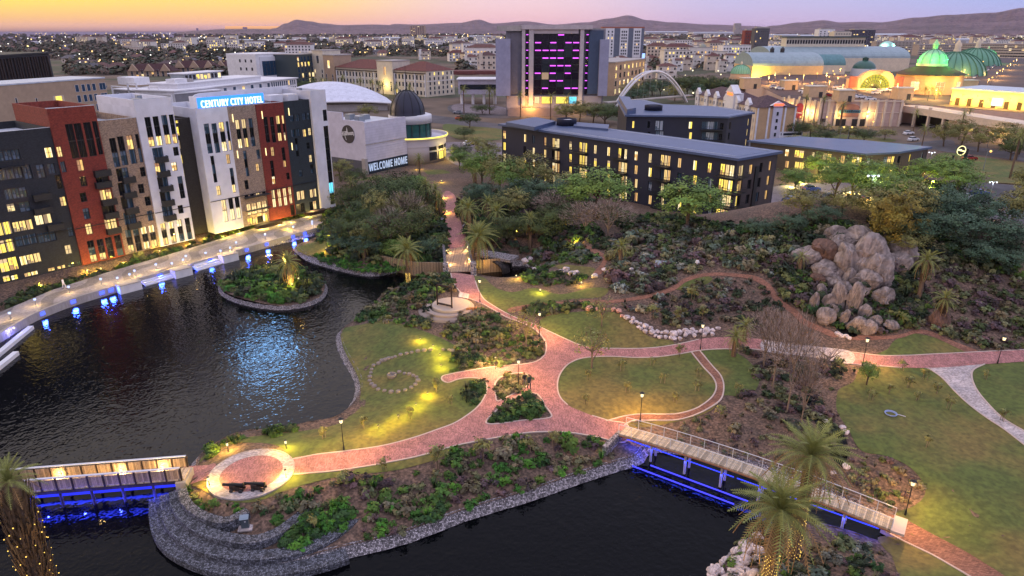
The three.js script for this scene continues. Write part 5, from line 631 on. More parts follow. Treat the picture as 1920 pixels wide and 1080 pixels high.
{ // pavilion with green lit dome
  const p = at(1738, 166, 12), top = rise(p, 118), T = thing('green_dome_pavilion', 'pavilion with a dark red roof and a glowing bright green dome on the mall roof', 'pavilion', [p.x, 10, p.z], 0.25), r = 15;
  part('wall', new THREE.CylinderGeometry(r, r, 9, 8).translate(0, 4.5, 0), wall('#d8b48c'), T); part('roof', new THREE.CylinderGeometry(r * 0.45, r * 1.12, 4, 8).translate(0, 11, 0), mat('#6a2a28', { map: TX.tile }), T);
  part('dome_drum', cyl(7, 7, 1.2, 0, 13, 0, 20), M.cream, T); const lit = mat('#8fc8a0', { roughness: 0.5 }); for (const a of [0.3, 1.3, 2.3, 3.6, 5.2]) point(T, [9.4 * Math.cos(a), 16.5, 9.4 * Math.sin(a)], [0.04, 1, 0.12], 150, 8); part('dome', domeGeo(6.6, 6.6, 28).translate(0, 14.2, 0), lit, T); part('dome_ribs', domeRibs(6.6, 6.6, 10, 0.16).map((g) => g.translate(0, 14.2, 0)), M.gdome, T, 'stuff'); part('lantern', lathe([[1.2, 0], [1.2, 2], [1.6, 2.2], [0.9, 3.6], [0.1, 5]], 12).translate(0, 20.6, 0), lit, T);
  for (let i = 0; i < 8; i++) { const a = (i + 0.5) / 8 * 2 * Math.PI, w = part('window', winGeo(4, 4, 2, 2), [M.frameW, M.lit[i % 5]], T); w.position.set(Math.cos(a) * r * 0.94, 2, Math.sin(a) * r * 0.94); w.rotation.y = Math.PI / 2 - a; }
  point(T, [5, 6, 20], [1, 0.65, 0.15], 320, 10); point(T, [-10, 5, 17], [1, 0.65, 0.15], 320, 10); 
}
for (const [x, y, t, r, lab, lit] of [[1785, 140, 97, 21, 'large ribbed green dome with a pale finial behind the glowing dome', 0], [1826, 122, 90, 21, 'second ribbed green dome, further back in the row', 0], [1847, 118, 92, 8, 'small glowing green dome at the end of the row', 1], [1387, 152, 121, 6, 'small mint cupola behind the lodge hotel', 2]]) {
  const p = at(x, y, 10), top = rise(p, t) - 2, T = thing('green_dome', lab, 'dome', [p.x, 2, p.z]), h = r * 0.85; part('drum', lathe([[r * 1.1, 0], [r * 1.1, top - h - 3], [r, top - h - 2], [r, top - h], [0.1, top - h]], 32), wall('#c8a888'), T);
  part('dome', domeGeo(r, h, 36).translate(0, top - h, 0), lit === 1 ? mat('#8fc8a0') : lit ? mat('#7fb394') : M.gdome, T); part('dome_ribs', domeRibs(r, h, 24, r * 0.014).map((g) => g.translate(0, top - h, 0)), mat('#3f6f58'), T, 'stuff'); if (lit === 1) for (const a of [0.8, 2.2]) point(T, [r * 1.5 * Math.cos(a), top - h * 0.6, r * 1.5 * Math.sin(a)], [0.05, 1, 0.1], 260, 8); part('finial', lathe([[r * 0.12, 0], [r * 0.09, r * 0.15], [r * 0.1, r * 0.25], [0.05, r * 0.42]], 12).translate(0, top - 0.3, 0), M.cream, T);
  for (let i = 0; i < 10; i++) { const a = i / 10 * Math.PI, w = part('window', winGeo(r * 0.22, r * 0.2, 2, 1), [M.frameW, lit ? farWin.d : M.lit[i % 5]], T); w.position.set(r * 1.11 * Math.cos(a), Math.max(0.5, top - h - 3 - r * 0.24), r * 1.11 * Math.sin(a)); w.rotation.y = Math.PI / 2 - a; }
}
{ // long barrel halls
  const Hall = (lab, x0, x1, y, t, d, o) => { const F = new Face(at(x0, y, 8), at(x1, y, 8), 2), T = thing('market_hall', lab, 'hall', F.A.toArray(), F.turn), L = F.len, H = rise(F.A, t) - 2; part('wall', box(L, H * 0.55, d, L / 2, 0, -d / 2), o.wall, T); part('roof', barrel(d, H * 0.45, L, 16).rotateY(Math.PI / 2).translate(0, H * 0.55, -d / 2), o.roof, T); return { T, L, H, d, F }; };
  const roofB = mat('#8fa3ab', { map: TX.metalRoof, roughness: 0.5 });
  const a = Hall('long pale blue barrel roofed hall with a raised clerestory above the mall', 1442, 1702, 134, 103, 56, { wall: M.cream, roof: roofB }); part('clerestory', box(a.L * 0.58, 8, 12, a.L * 0.46, a.H - 1, -28), M.cream, a.T); part('clerestory_roof', box(a.L * 0.6, 1, 16, a.L * 0.46, a.H + 7, -28), mat('#3c4a4c'), a.T);
  for (let i = 0; i < 30; i++) { const w = part('window', winGeo(a.L * 0.0165, 3.2), [M.frameW, farWin.d], a.T); w.position.set(a.L * (0.18 + 0.57 * i / 29), a.H + 2, -21.95); }
  const b = Hall('lower hall with a rounded blue roof and a yellow floodlit wall', 1408, 1540, 152, 118, 40, { wall: wall('#e0c090'), roof: roofB }); for (let i = 0; i < 5; i++) point(b.T, [b.L * (0.06 + 0.22 * i), 3, 6], [1, 0.72, 0.08], 1000, 12); for (const f of [0.4, 0.55]) part('roof_vent', [cyl(1.4, 1.4, 3, b.L * f, b.H - 1, -20, 10), lathe([[1.8, 0], [0.1, 1.6]], 10).translate(b.L * f, b.H + 2, -20)], M.charcoal, b.T);
  const c = Hall('short teal barrel roof beside the floodlit hall', 1540, 1582, 146, 120, 26, { wall: M.cream, roof: mat('#5f8a90', { map: TX.metalRoof }) });
  const p = at(1618, 140, 10), T = thing('mall_lantern', 'dark green domed roof lantern behind the arched mall entrance', 'roof lantern', [p.x, 8, p.z]), h = rise(p, 107) - 8; part('drum', cyl(9, 8, h * 0.45, 0, 0, 0, 16), M.metalRoof, T); part('dome', domeGeo(7.6, h * 0.4, 24).translate(0, h * 0.45, 0), mat('#2f5a50', { roughness: 0.4 }), T); part('cupola', [cyl(2, 2, h * 0.12, 0, h * 0.83, 0, 12), lathe([[2.3, 0], [0.1, h * 0.07]], 12).translate(0, h * 0.95, 0)], mat('#24443e'), T);
  const q = at(1657, 118, 10), U = thing('lantern_tower', 'cream colonnaded tower crowned by a turquoise lit dome', 'tower', [q.x, 2, q.z]), hh = rise(q, 76) - 2; part('shaft', box(13, hh * 0.5, 13, 0, 0, 0), M.cream, U); for (let i = 0; i < 8; i++) part('column', cyl(0.9, 0.9, hh * 0.28, 6 * Math.cos(i * Math.PI / 4), hh * 0.5, 6 * Math.sin(i * Math.PI / 4), 8), M.cream, U); part('dome', domeGeo(7, hh * 0.2, 20).translate(0, hh * 0.78, 0), mat('#a8d4c4'), U); part('cornice', cyl(7.6, 7.6, 1, 0, hh * 0.76, 0, 16), M.white, U); for (const a of [0.7, 2.4]) point(U, [10 * Math.cos(a), hh * 0.82, 10 * Math.sin(a)], [0.5, 1, 0.9], 420, 8);
  for (const [x, y, w, h, lab] of [[1405, 166, 9, 5, 'cream rooftop stair house left of the teal roof'], [1478, 168, 7, 4.2, 'tan rooftop lift house by the parked cars, left'], [1526, 182, 8, 4.6, 'orange lit rooftop lift house in the middle of the deck'], [1580, 190, 7, 4.4, 'cream rooftop stair house above the arched sign'], [1690, 186, 7, 4.6, 'cream rooftop stair house at the ramp corner'], [1810, 162, 10, 5, 'tan stair house with flat roof on the right deck']]) { const p = at(x, y, 12), T = thing('stair_house', lab, 'stair house', [p.x, x > 1700 ? 10 : 12, p.z], 0.1); part('wall', box(w, h, 5, 0, 0, 0), wall('#d8b892'), T); part('roof', box(w + 0.6, 0.35, 5.6, 0, h, 0), M.cream, T); part('door', box(1.6, 2.4, 0.15, w * 0.2, 0, 2.55), M.charcoal, T); }
}
// orange lamps over the roof parking
{
  const mk = () => { const t = thing('roof_parking_lamp', 'amber lamp on a short post over the mall roof parking', 'lamp', [0, 0, 0], 0, 'amber lamps over the mall roof parking'); part('post', cyl(0.1, 0.07, 4.4, 0, 0, 0, 6), M.charcoal, t); part('lamp_head', ball(0.42, 0, 4.6, 0, 10, 8), M.amber, t); point(t, [0, 3.7, 0.5], [1, 0.5, 0.12], 420, 6); return t; };
  const spots = [[1440, 157], [1452, 150], [1470, 160], [1478, 152], [1492, 163], [1505, 154], [1530, 150], [1548, 150], [1560, 145], [1574, 140], [1552, 158], [1553, 168], [1562, 152], [1569, 159], [1583, 155], [1595, 164], [1622, 167], [1648, 167], [1658, 157], [1680, 174], [1632, 176], [1578, 176], [1520, 172]], right = [[1712, 181], [1739, 186], [1752, 184], [1778, 160], [1776, 155], [1800, 145], [1806, 141], [1813, 138], [1820, 134], [1827, 131], [1834, 127], [1841, 123], [1849, 119], [1855, 116], [1850, 162], [1857, 158], [1866, 147], [1872, 143], [1878, 139], [1886, 133], [1892, 128], [1898, 122], [1904, 118], [1812, 152]];
  let first, nth = 0; for (const [l, y] of [[spots, 12], [right, 10]]) for (const [x, q] of l) { const p = at(x, q + 3, y); if (!first) { first = mk(); first.position.copy(p); } else { const c = copy(first, [p.x, p.y, p.z]); if (nth++ % 2) c.remove(c.children.find((k) => k.isLight)); } }
}
// ───────── plants ─────────
seed = 99;
const gs = () => rnd() + rnd() + rnd() - 1.5;
function leaf(pos, nrm, col, idx, p, out, size, tone, long = 1) {   // one folded leaf spray: four corners
  const n = V(out.x + gs() * 0.9, out.y + gs() * 0.9 + 0.25, out.z + gs() * 0.9).normalize(), t = V(gs(), gs(), gs()).cross(n).normalize(), b = n.clone().cross(t), o = pos.length / 3, s = size * rr(0.6, 1.3);
  for (const [a, c] of [[-0.5, 0], [0, 0.32], [0.5, 0], [0, -0.32]]) { pos.push(p.x + t.x * a * s * long + b.x * c * s, p.y + t.y * a * s * long + b.y * c * s, p.z + t.z * a * s * long + b.z * c * s); const m = out.clone().multiplyScalar(0.6).add(n).normalize(); nrm.push(m.x, m.y, m.z); col.push(...tone); }
  idx.push(o, o + 1, o + 3, o + 1, o + 2, o + 3);
}
const geoOf = (pos, nrm, col, idx) => { const g = new THREE.BufferGeometry(); g.setAttribute('position', new THREE.Float32BufferAttribute(pos, 3)); g.setAttribute('normal', new THREE.Float32BufferAttribute(nrm, 3)); g.setAttribute('color', new THREE.Float32BufferAttribute(col, 3)); g.setAttribute('uv', new THREE.Float32BufferAttribute(new Float32Array(pos.length / 3 * 2), 2)); 
  for (let i = 0; i < idx.length; i += 3) { const [a, b, c] = [idx[i] * 3, idx[i + 1] * 3, idx[i + 2] * 3], ux = pos[b] - pos[a], uy = pos[b + 1] - pos[a + 1], uz = pos[b + 2] - pos[a + 2], vx = pos[c] - pos[a], vy = pos[c + 1] - pos[a + 1], vz = pos[c + 2] - pos[a + 2]; if ((uy * vz - uz * vy) * nrm[a] + (uz * vx - ux * vz) * nrm[a + 1] + (ux * vy - uy * vx) * nrm[a + 2] < 0) { const t = idx[i + 1]; idx[i + 1] = idx[i + 2]; idx[i + 2] = t; } }
  g.setIndex(idx); return g; };
function crownGeo(rx, ry, clumps, per, size, o = {}) {   // centre at 0,0,0; foliage gathers in clumps near an uneven shell
  const pos = [], nrm = [], col = [], idx = [], lobes = Array.from({ length: 5 }, () => [rr(0, 6.28), rr(-0.4, 0.9), rr(0.75, 1.25)]);
  for (let c = 0; c < clumps; c++) {
    const a = rnd() * 6.283, e = Math.asin(clamp(mix(o.low ?? -0.55, 1, rnd()), -1, 1)); let f = 1; for (const [la, le, lf] of lobes) { const d = Math.cos(a - la) * Math.cos(e - le); if (d > 0.6) f *= mix(1, lf, (d - 0.6) / 0.4); }
    const r = f * Math.pow(rnd(), 0.35) * 0.96, ctr = V(Math.cos(a) * Math.cos(e) * rx * r, Math.sin(e) * ry * r, Math.sin(a) * Math.cos(e) * rx * r), cr = (o.clump ?? 0.2) * Math.min(rx, ry) * rr(0.7, 1.5), k = rr(0.55, 1.2), hue = rr(-0.12, 0.12);
    for (let i = 0; i < per; i++) { const d = V(gs(), gs() * 0.75, gs()), p = ctr.clone().addScaledVector(d, cr), out = p.clone().multiply(V(1 / rx, 1 / ry, 1 / rx)).normalize(), q = k * rr(0.75, 1.2); leaf(pos, nrm, col, idx, p, out, size, [q * (1 + hue), q, q * (1 - hue)], o.long ?? 1.3); }
  }
  return geoOf(pos, nrm, col, idx);
}
function limbs(h, r, n, spread, rise0 = 0.35, twig = 0) {   // tapered trunk with limbs
  const g = [], lean = V(rr(-0.12, 0.12) * h, h * 0.55, rr(-0.12, 0.12) * h); g.push(bar(V(0, -0.3, 0), lean, r, 8, r * 0.65));
  for (let i = 0; i < n; i++) { const a = i / n * 6.283 + rr(-0.4, 0.4), s = V(0, 0, 0).lerp(lean, rr(rise0, 1)), e = V(Math.cos(a) * spread * rr(0.45, 0.9), h * rr(0.62, 0.98), Math.sin(a) * spread * rr(0.45, 0.9)), m = s.clone().lerp(e, 0.5).add(V(0, -h * 0.05, 0)); g.push(bar(s, m, r * 0.5, 6, r * 0.32), bar(m, e, r * 0.32, 5, r * 0.1)); for (let k = 0; k < twig; k++) { const q = m.clone().lerp(e, rr(0.2, 1)); let p = q; let dir = V(gs() * 0.8, rr(0.1, 1), gs() * 0.8).normalize(); for (let z = 0; z < 2; z++) { const t = p.clone().addScaledVector(dir, h * rr(0.06, 0.13)); g.push(bar(p, t, r * 0.09, 3, r * 0.03)); p = t; dir = V(dir.x + gs() * 0.7, dir.y + gs() * 0.5, dir.z + gs() * 0.7).normalize(); } } }
  return join(g);
}
function twigCloud(rx, ry, n, len) { const pos = [], nrm = [], col = [], idx = []; for (let i = 0; i < n; i++) { const a = rnd() * 6.283, e = Math.asin(mix(-0.5, 1, rnd())), r = Math.pow(rnd(), 0.4), p = V(Math.cos(a) * Math.cos(e) * rx * r, Math.sin(e) * ry * r, Math.sin(a) * Math.cos(e) * rx * r), d = p.clone().add(V(gs() * rx * 0.4, ry * 0.5 + gs() * ry * 0.4, gs() * rx * 0.4)).normalize(), s = V(gs(), gs(), gs()).cross(d).normalize(), k = rr(0.6, 1.2), o = pos.length / 3, L = len * rr(0.5, 1.3), w = 0.005 + 0.004 * rnd(); for (const [u, v] of [[-1, 0], [1, 0], [0, 1]]) { pos.push(p.x + s.x * w * u + d.x * L * v, p.y + s.y * w * u + d.y * L * v, p.z + s.z * w * u + d.z * L * v); nrm.push(0, 1, 0); col.push(k, k, k); } idx.push(o, o + 1, o + 2); } return geoOf(pos, nrm, col, idx); }
// tree kinds, one crown and trunk shape each with a few variants
const KIND = {
  spread: { m: M.leafDark, v: 3, cg: () => crownGeo(1, 0.52, 110, 44, 0.05, { clump: 0.3 }), t: () => limbs(1, 0.045, 7, 0.8), ch: 0.62 },
  round: { m: M.leafGreen, v: 3, cg: () => crownGeo(1, 0.95, 100, 44, 0.072, { clump: 0.2 }), t: () => limbs(1, 0.04, 6, 0.45), ch: 0.62 },
  olive: { m: M.leafOlive, v: 2, cg: () => crownGeo(1, 0.85, 90, 40, 0.068, { clump: 0.19 }), t: () => limbs(1, 0.04, 6, 0.45), ch: 0.62 },
  blue: { m: M.leafBlue, v: 3, cg: () => crownGeo(1, 0.7, 110, 42, 0.058, { clump: 0.22 }), t: () => limbs(1, 0.04, 6, 0.6), ch: 0.58 },
  gold: { m: M.leafGold, v: 1, cg: () => crownGeo(1, 1.4, 110, 40, 0.085, { clump: 0.16, low: -0.9 }), t: () => limbs(1, 0.03, 4, 0.2), ch: 0.52 },
  sapling: { m: M.leafOlive, v: 3, cg: () => crownGeo(1, 1.2, 18, 14, 0.32, { clump: 0.3 }), t: () => limbs(1, 0.02, 4, 0.2), ch: 0.66 },
};
for (const k of Object.values(KIND)) { k.cs = Array.from({ length: k.v }, k.cg); k.ts = Array.from({ length: k.v }, k.t); }
function tree(kind, p, h, r, label, group, name = 'tree') { const K = KIND[kind], i = ri(K.v), t = thing(name, label, name === 'tree' ? 'tree' : name.replace('_', ' '), [p.x, p.y, p.z], rnd() * 6.28, group), tr = part('trunk', K.ts[i], M.bark, t); tr.scale.set(h * (kind === 'spread' ? 1 : 0.9), h * 0.95, h * (kind === 'spread' ? 1 : 0.9)); const c = part('crown', K.cs[i], K.m, t); c.position.y = h * K.ch; c.scale.set(r, Math.min(h * (1 - K.ch) / (kind === 'spread' ? 0.52 : kind === 'round' ? 0.95 : kind === 'gold' ? 1.4 : kind === 'sapling' ? 1.2 : 0.8), r * 1.5), r); return t; }
const zone = (label, group, list) => { for (const [kind, x, y, h, r] of list) tree(kind, on(x, y), h, r, label, group); };
zone('dark spreading tree in the thicket between hotel promenade and stone bridge', 'thicket trees left of the stone bridge', [['spread', 690, 440, 7, 5.2], ['spread', 738, 425, 10, 6.2], ['spread', 775, 420, 9.5, 5.4], ['spread', 655, 462, 6, 4.4], ['spread', 722, 466, 7, 5.6], ['spread', 770, 460, 7.5, 5], ['spread', 742, 398, 9, 6], ['spread', 700, 402, 8, 5], ['spread', 655, 405, 7, 4]]);
zone('lighter olive tree breaking the dark thicket left of the stone bridge', 'olive trees in the thicket', [['olive', 715, 440, 9, 3.6], ['olive', 760, 440, 8, 3.4], ['olive', 690, 472, 6, 3.2], ['olive', 796, 440, 6.5, 2.8], ['round', 670, 440, 5.5, 3], ['round', 780, 395, 8, 3.6], ['round', 745, 486, 4, 3.4], ['blue', 690, 484, 4.5, 3.4], ['blue', 640, 472, 4, 3], ['blue', 800, 486, 4.5, 2.8]]);
zone('leafy tree on the right edge of the upper path', 'trees right of the upper path', [['round', 892, 346, 8, 4.2], ['round', 905, 345, 9, 5], ['olive', 935, 360, 9, 5], ['blue', 892, 392, 6, 3.4], ['blue', 910, 400, 7, 4.5], ['round', 960, 372, 9, 5.5], ['olive', 1000, 370, 10, 5.5], ['blue', 985, 395, 7, 5], ['blue', 1030, 400, 8, 5.5], ['olive', 955, 410, 6, 4.5], ['spread', 1040, 438, 6, 5], ['spread', 1015, 452, 5, 4.5], ['spread', 950, 448, 5, 4.5], ['spread', 920, 462, 4.5, 4], ['olive', 1060, 392, 8, 5], ['round', 862, 318, 6, 3.2]]);
tree('round', on(1110, 418), 11, 7.5, 'broad green tree close in front of the long block, left of the grey trees', undefined);
tree('round', on(1292, 434), 9, 6.5, 'round green tree standing against the lit right end of the long block');
tree('gold', on(1662, 470), 9.5, 3.6, 'golden green upright tree behind the waterfall boulders');
zone('lit green tree beside the parking of the low block', 'floodlit trees along the low block', [['round', 1490, 362, 6.5, 4.5], ['round', 1535, 338, 7.5, 5], ['round', 1562, 372, 6, 4], ['round', 1602, 372, 7, 5], ['round', 1648, 352, 7, 4.5], ['round', 1690, 376, 7, 5], ['round', 1730, 352, 7.5, 5.5], ['round', 1770, 350, 8.5, 6.5], ['round', 1795, 372, 8, 6], ['round', 1645, 392, 5.5, 4]]);
zone('dull green tree in the belt between parking and boulder hill', 'tree belt behind the boulder hill', [['olive', 1500, 412, 5.1, 3.6], ['olive', 1580, 408, 4.7, 3.2], ['blue', 1540, 425, 3.9, 3.2], ['olive', 1690, 425, 7.0, 4.7], ['olive', 1640, 420, 5.5, 3.6], ['blue', 1480, 440, 3.5, 2.9], ['blue', 1745, 425, 6.2, 5.0], ['blue', 1790, 415, 6.2, 5.0], ['blue', 1830, 440, 6.2, 5.4], ['blue', 1770, 460, 5.9, 5.4], ['blue', 1720, 455, 5.5, 4.7], ['blue', 1850, 470, 5.5, 5.0], ['olive', 1895, 420, 7.0, 4.3], ['olive', 1930, 450, 7.8, 5.0], ['blue', 1900, 480, 4.7, 4.3], ['olive', 1915, 360, 6.2, 3.6], ['olive', 1925, 390, 7.0, 4.0], ['blue', 1810, 490, 3.9, 4.0], ['blue', 1870, 505, 3.9, 4.0], ['olive', 1700, 480, 4.3, 3.6], ['blue', 1420, 444, 3.1, 2.9]]);
zone('dark round tree in the planting between the tower and the arch bridge', 'trees by the arch bridge', [['olive', 1085, 228, 9, 7], ['olive', 1110, 232, 9, 8], ['spread', 1135, 235, 9, 8], ['olive', 1060, 230, 8, 6], ['spread', 1160, 232, 8, 7], ['blue', 1190, 195, 9, 8], ['blue', 1210, 185, 10, 8], ['blue', 1240, 178, 10, 8], ['olive', 1265, 190, 9, 7], ['olive', 1180, 185, 9, 7]]);
zone('dark tree in the garden below the white village houses', 'village garden trees', [['spread', 1278, 166, 12, 10], ['spread', 1300, 160, 12, 10], ['spread', 1322, 162, 12, 10], ['spread', 1345, 158, 11, 10], ['blue', 1290, 174, 10, 9], ['blue', 1360, 166, 10, 9], ['spread', 1225, 160, 10, 8], ['spread', 1385, 150, 10, 9], ['blue', 1310, 180, 9, 8], ['spread', 1335, 176, 9, 8]]);
zone('dark tree in the landscaped verge below the mall wall', 'trees below the mall wall', [['spread', 1490, 262, 7, 5], ['olive', 1520, 262, 7, 5], ['spread', 1545, 268, 5, 5], ['olive', 1590, 262, 5, 5], ['spread', 1620, 268, 5, 5], ['olive', 1770, 275, 8, 5], ['olive', 1800, 272, 9, 6], ['olive', 1835, 285, 8, 6], ['olive', 1880, 280, 9, 6], ['olive', 1910, 290, 8, 6], ['spread', 1895, 300, 7, 5], ['olive', 1660, 262, 4, 4], ['olive', 1485, 280, 5, 4]]);
zone('tree standing among the offices behind the hotel', 'trees among the offices', [['spread', 565, 178, 9, 7], ['spread', 580, 176, 9, 7], ['olive', 690, 225, 7, 5], ['spread', 880, 240, 6, 5], ['spread', 905, 215, 5, 6], ['spread', 870, 260, 4, 5], ['olive', 895, 285, 5, 4], ['olive', 915, 300, 6, 5], ['spread', 862, 300, 5, 4], ['olive', 640, 340, 6, 4], ['spread', 665, 352, 5, 4]]);
// leafless grey trees
{
  seed = 321; const protos = [[1, 0.05, 9, 0.8], [1, 0.045, 8, 0.7], [1, 0.04, 7, 0.6]].map(([h, r, n, s]) => [limbs(h, r, n, s, 0.25, 12), twigCloud(1, 0.75, 1500, 0.2)]);
  const bare = (x, y, h, r, label, group, dense = 1, i = ri(3)) => { const p = on(x, y), t = thing('bare_tree', label, 'tree', [p.x, p.y, p.z], rnd() * 6.28, group), a = part('branches', protos[i][0], M.bareBark, t), c = part('twigs', protos[i][1], M.twig, t); a.scale.set(r * 1.15, h, r * 1.15); c.position.y = h * 0.62; c.scale.set(r, h * 0.5, r); if (!dense) t.remove(c); return t; };
  M.bareBark = mat('#94806f', { map: TX.bark });
  bare(735, 470, 8, 4, 'brownish leafless tree in the middle of the thicket, lower of two'); bare(765, 445, 9, 4, 'brownish leafless tree in the middle of the thicket, upper of two');
  bare(1095, 442, 6, 4.5, 'pale grey leafless tree on the slope, left of a matching pair'); bare(1140, 442, 6.5, 5, 'pale grey leafless tree on the slope, right of a matching pair'); bare(1045, 415, 6, 5, 'purplish leafless tree above the fan palm');
  const slim = (x, y, top, r, label) => { const p = on(x, y); bare(x, y, rise(p, top) - p.y, r, label); };
  slim(1448, 735, 585, 2.1, 'tall pale leafless tree by the stream, left edge of the copse'); slim(1475, 772, 590, 2.3, 'tallest pale leafless tree of the copse by the stream'); slim(1500, 800, 668, 1.7, 'pale crooked leafless tree leaning over the stream'); slim(1430, 690, 578, 2.4, 'pinkish leafless tree behind the copse by the stream'); bare(1520, 720, 4.4, 2.2, 'low bare shrub tree at the stone footpath crossing', undefined, 0); bare(1545, 700, 4, 2.4, 'spindly bare tree beside the boulder hill path', undefined, 0);
  bare(1110, 690, 5.2, 2.6, 'bare spreading tree on the oval lawn by the path fork', undefined, 0, 0); bare(1128, 612, 4.2, 2.2, 'small bare tree on the upper lawn below the shrub slope', undefined, 0, 1); bare(985, 655, 6, 2.4, 'slender thinly leaved tree by the main path bend', undefined, 0, 2);
  const thin = scene.children.filter((o) => /thinly leaved|spreading tree on the oval|small bare tree on the upper/.test(o.userData.label ?? '')); for (const t of thin) { const c = part('leaves', crownGeo(1, 0.9, 34, 9, 0.12, { clump: 0.26 }), M.leafOlive, t); const s = t.children[0].scale; c.position.y = s.y * 0.66; c.scale.set(s.x * 0.85, s.y * 0.42, s.x * 0.85); }
}
// palms: every frond is a part
function frondGeo(L, droop, n, wide, tipUp = 0.25) {
  const pos = [], nrm = [], col = [], idx = [], P = (t) => V(L * t * (1 - 0.22 * droop * t), L * (tipUp * 1.6 * t - (tipUp * 1.2 + droop) * t * t), 0);
  for (let i = 0; i < n; i++) for (const s of [-1, 1]) { const t = 0.1 + 0.9 * i / n, p = P(t), q = P(Math.min(1, t + 0.06)), w = wide * Math.sin(Math.PI * (0.12 + 0.84 * t)) * rr(0.85, 1.1), d = q.clone().sub(p).normalize(), tip = p.clone().addScaledVector(d, w * 0.75).add(V(0, -w * 0.12 + gs() * 0.04 * L * 0.1, s * w)), o = pos.length / 3, k = rr(0.7, 1.2), b = 0.026 * L; for (const v of [p, p.clone().addScaledVector(d, b), tip]) { pos.push(v.x, v.y, v.z); nrm.push(0, 1, 0.3 * s); col.push(k, k, k * 0.9); } idx.push(o, o + 1, o + 2); }
  const g = geoOf(pos, nrm, col, idx); const rib = new THREE.TubeGeometry(new THREE.CatmullRomCurve3([0, 0.3, 0.6, 1].map(P)), 8, L * 0.008, 4); return join([g, rib]);
}
const fronds = [frondGeo(1, 0.15, 22, 0.15, 0.3), frondGeo(1, 0.4, 22, 0.16), frondGeo(1, 0.7, 20, 0.15, 0.2), frondGeo(1, 1.0, 17, 0.11, 0.12)];
const trunkGeo = (h, r0, r1, bulge = 1.25) => { const p = []; for (let i = 0; i <= 22; i++) { const t = i / 22; p.push([mix(r0, r1, t) * (t > 0.9 ? bulge : 1) * (1 + 0.05 * (i % 2)), h * t]); } p.push([0.02, h * 1.005]); return lathe(p, 14); };
const beadGeo = new THREE.IcosahedronGeometry(1, 0);
function fairy(parent, h0, h1, r, n, size) { const m = new THREE.InstancedMesh(beadGeo, M.bead, n), d = new THREE.Object3D(); for (let i = 0; i < n; i++) { const t = i / n, a = i * 2.399 + gs() * 0.2; d.position.set(Math.cos(a) * r, mix(h0, h1, t), Math.sin(a) * r); d.scale.setScalar(size * rr(0.7, 1.2)); d.updateMatrix(); m.setMatrixAt(i, d.matrix); } m.name = 'fairy_light'; m.userData.kind = 'stuff'; parent.add(m); for (const k of [0.3, 0.8]) point(parent, [r + 0.9, mix(h0, h1, k), 0.9], [1, 0.6, 0.15], 2.2, 4); }
function palm(label, p, h, o = {}) {
  const t = thing('palm_tree', label, 'palm', [p.x, p.y, p.z], rnd() * 6, o.group), L = o.L ?? 2.6, n = o.n ?? 42, r = o.r ?? 0.3; part('trunk', trunkGeo(h, r * 1.15, r), M.palmBark, t);
  for (let i = 0; i < n; i++) { const u = i / n, f = part('frond', fronds[Math.min(3, Math.floor(u * 4))], u > (o.dry ?? 0.82) ? M.frondDry : M.frond, t), el = mix(1.25, -0.55, Math.pow(u, 0.8)) + gs() * 0.1; f.position.set(0, h - 0.05 * L * u, 0); f.rotation.set(0, i * 2.399 + gs() * 0.15, el, 'YXZ'); const s = L * rr(0.85, 1.1) * (u < 0.15 ? 0.8 : 1); f.scale.set(s, s, s); }
  if (o.skirt) part('dead_frond_skirt', (() => { const g = []; for (let i = 0; i < 110; i++) { const a = rnd() * 6.283, y = h - rr(0.1, o.skirt), q = r * rr(1.1, 2.1) * (1 - 0.35 * (h - y) / o.skirt); g.push(box(0.12, rr(0.6, 1.3), 0.03, 0, 0, 0, rnd() * 3, gs() * 0.2, gs() * 0.3).translate(Math.cos(a) * q, y - 0.8, Math.sin(a) * q)); } return join(g); })(), M.skirt, t, 'stuff');
  if (o.lights) fairy(t, o.lights[0], o.lights[1], r * 1.3, o.lights[2], o.lights[3] ?? 0.045);
  return t;
}
seed = 555;
const up = (x, y, py) => { const p = on(x, y); return [p, rise(p, py) - p.y]; };
{ let [p, h] = up(1486, 1048, 858); palm('big date palm wrapped in fairy lights, the rear of two at the lower right', p, h, { L: 3.6, n: 70, r: 0.38, lights: [0.1, h * 0.62, 240, 0.034], dry: 0.58 }); [p, h] = up(1440, 1092, 958); palm('big date palm wrapped in fairy lights, the front of two at the lower right', p, h, { L: 4.0, n: 78, r: 0.4, lights: [0.1, h * 0.45, 200, 0.034], dry: 0.6 }); }
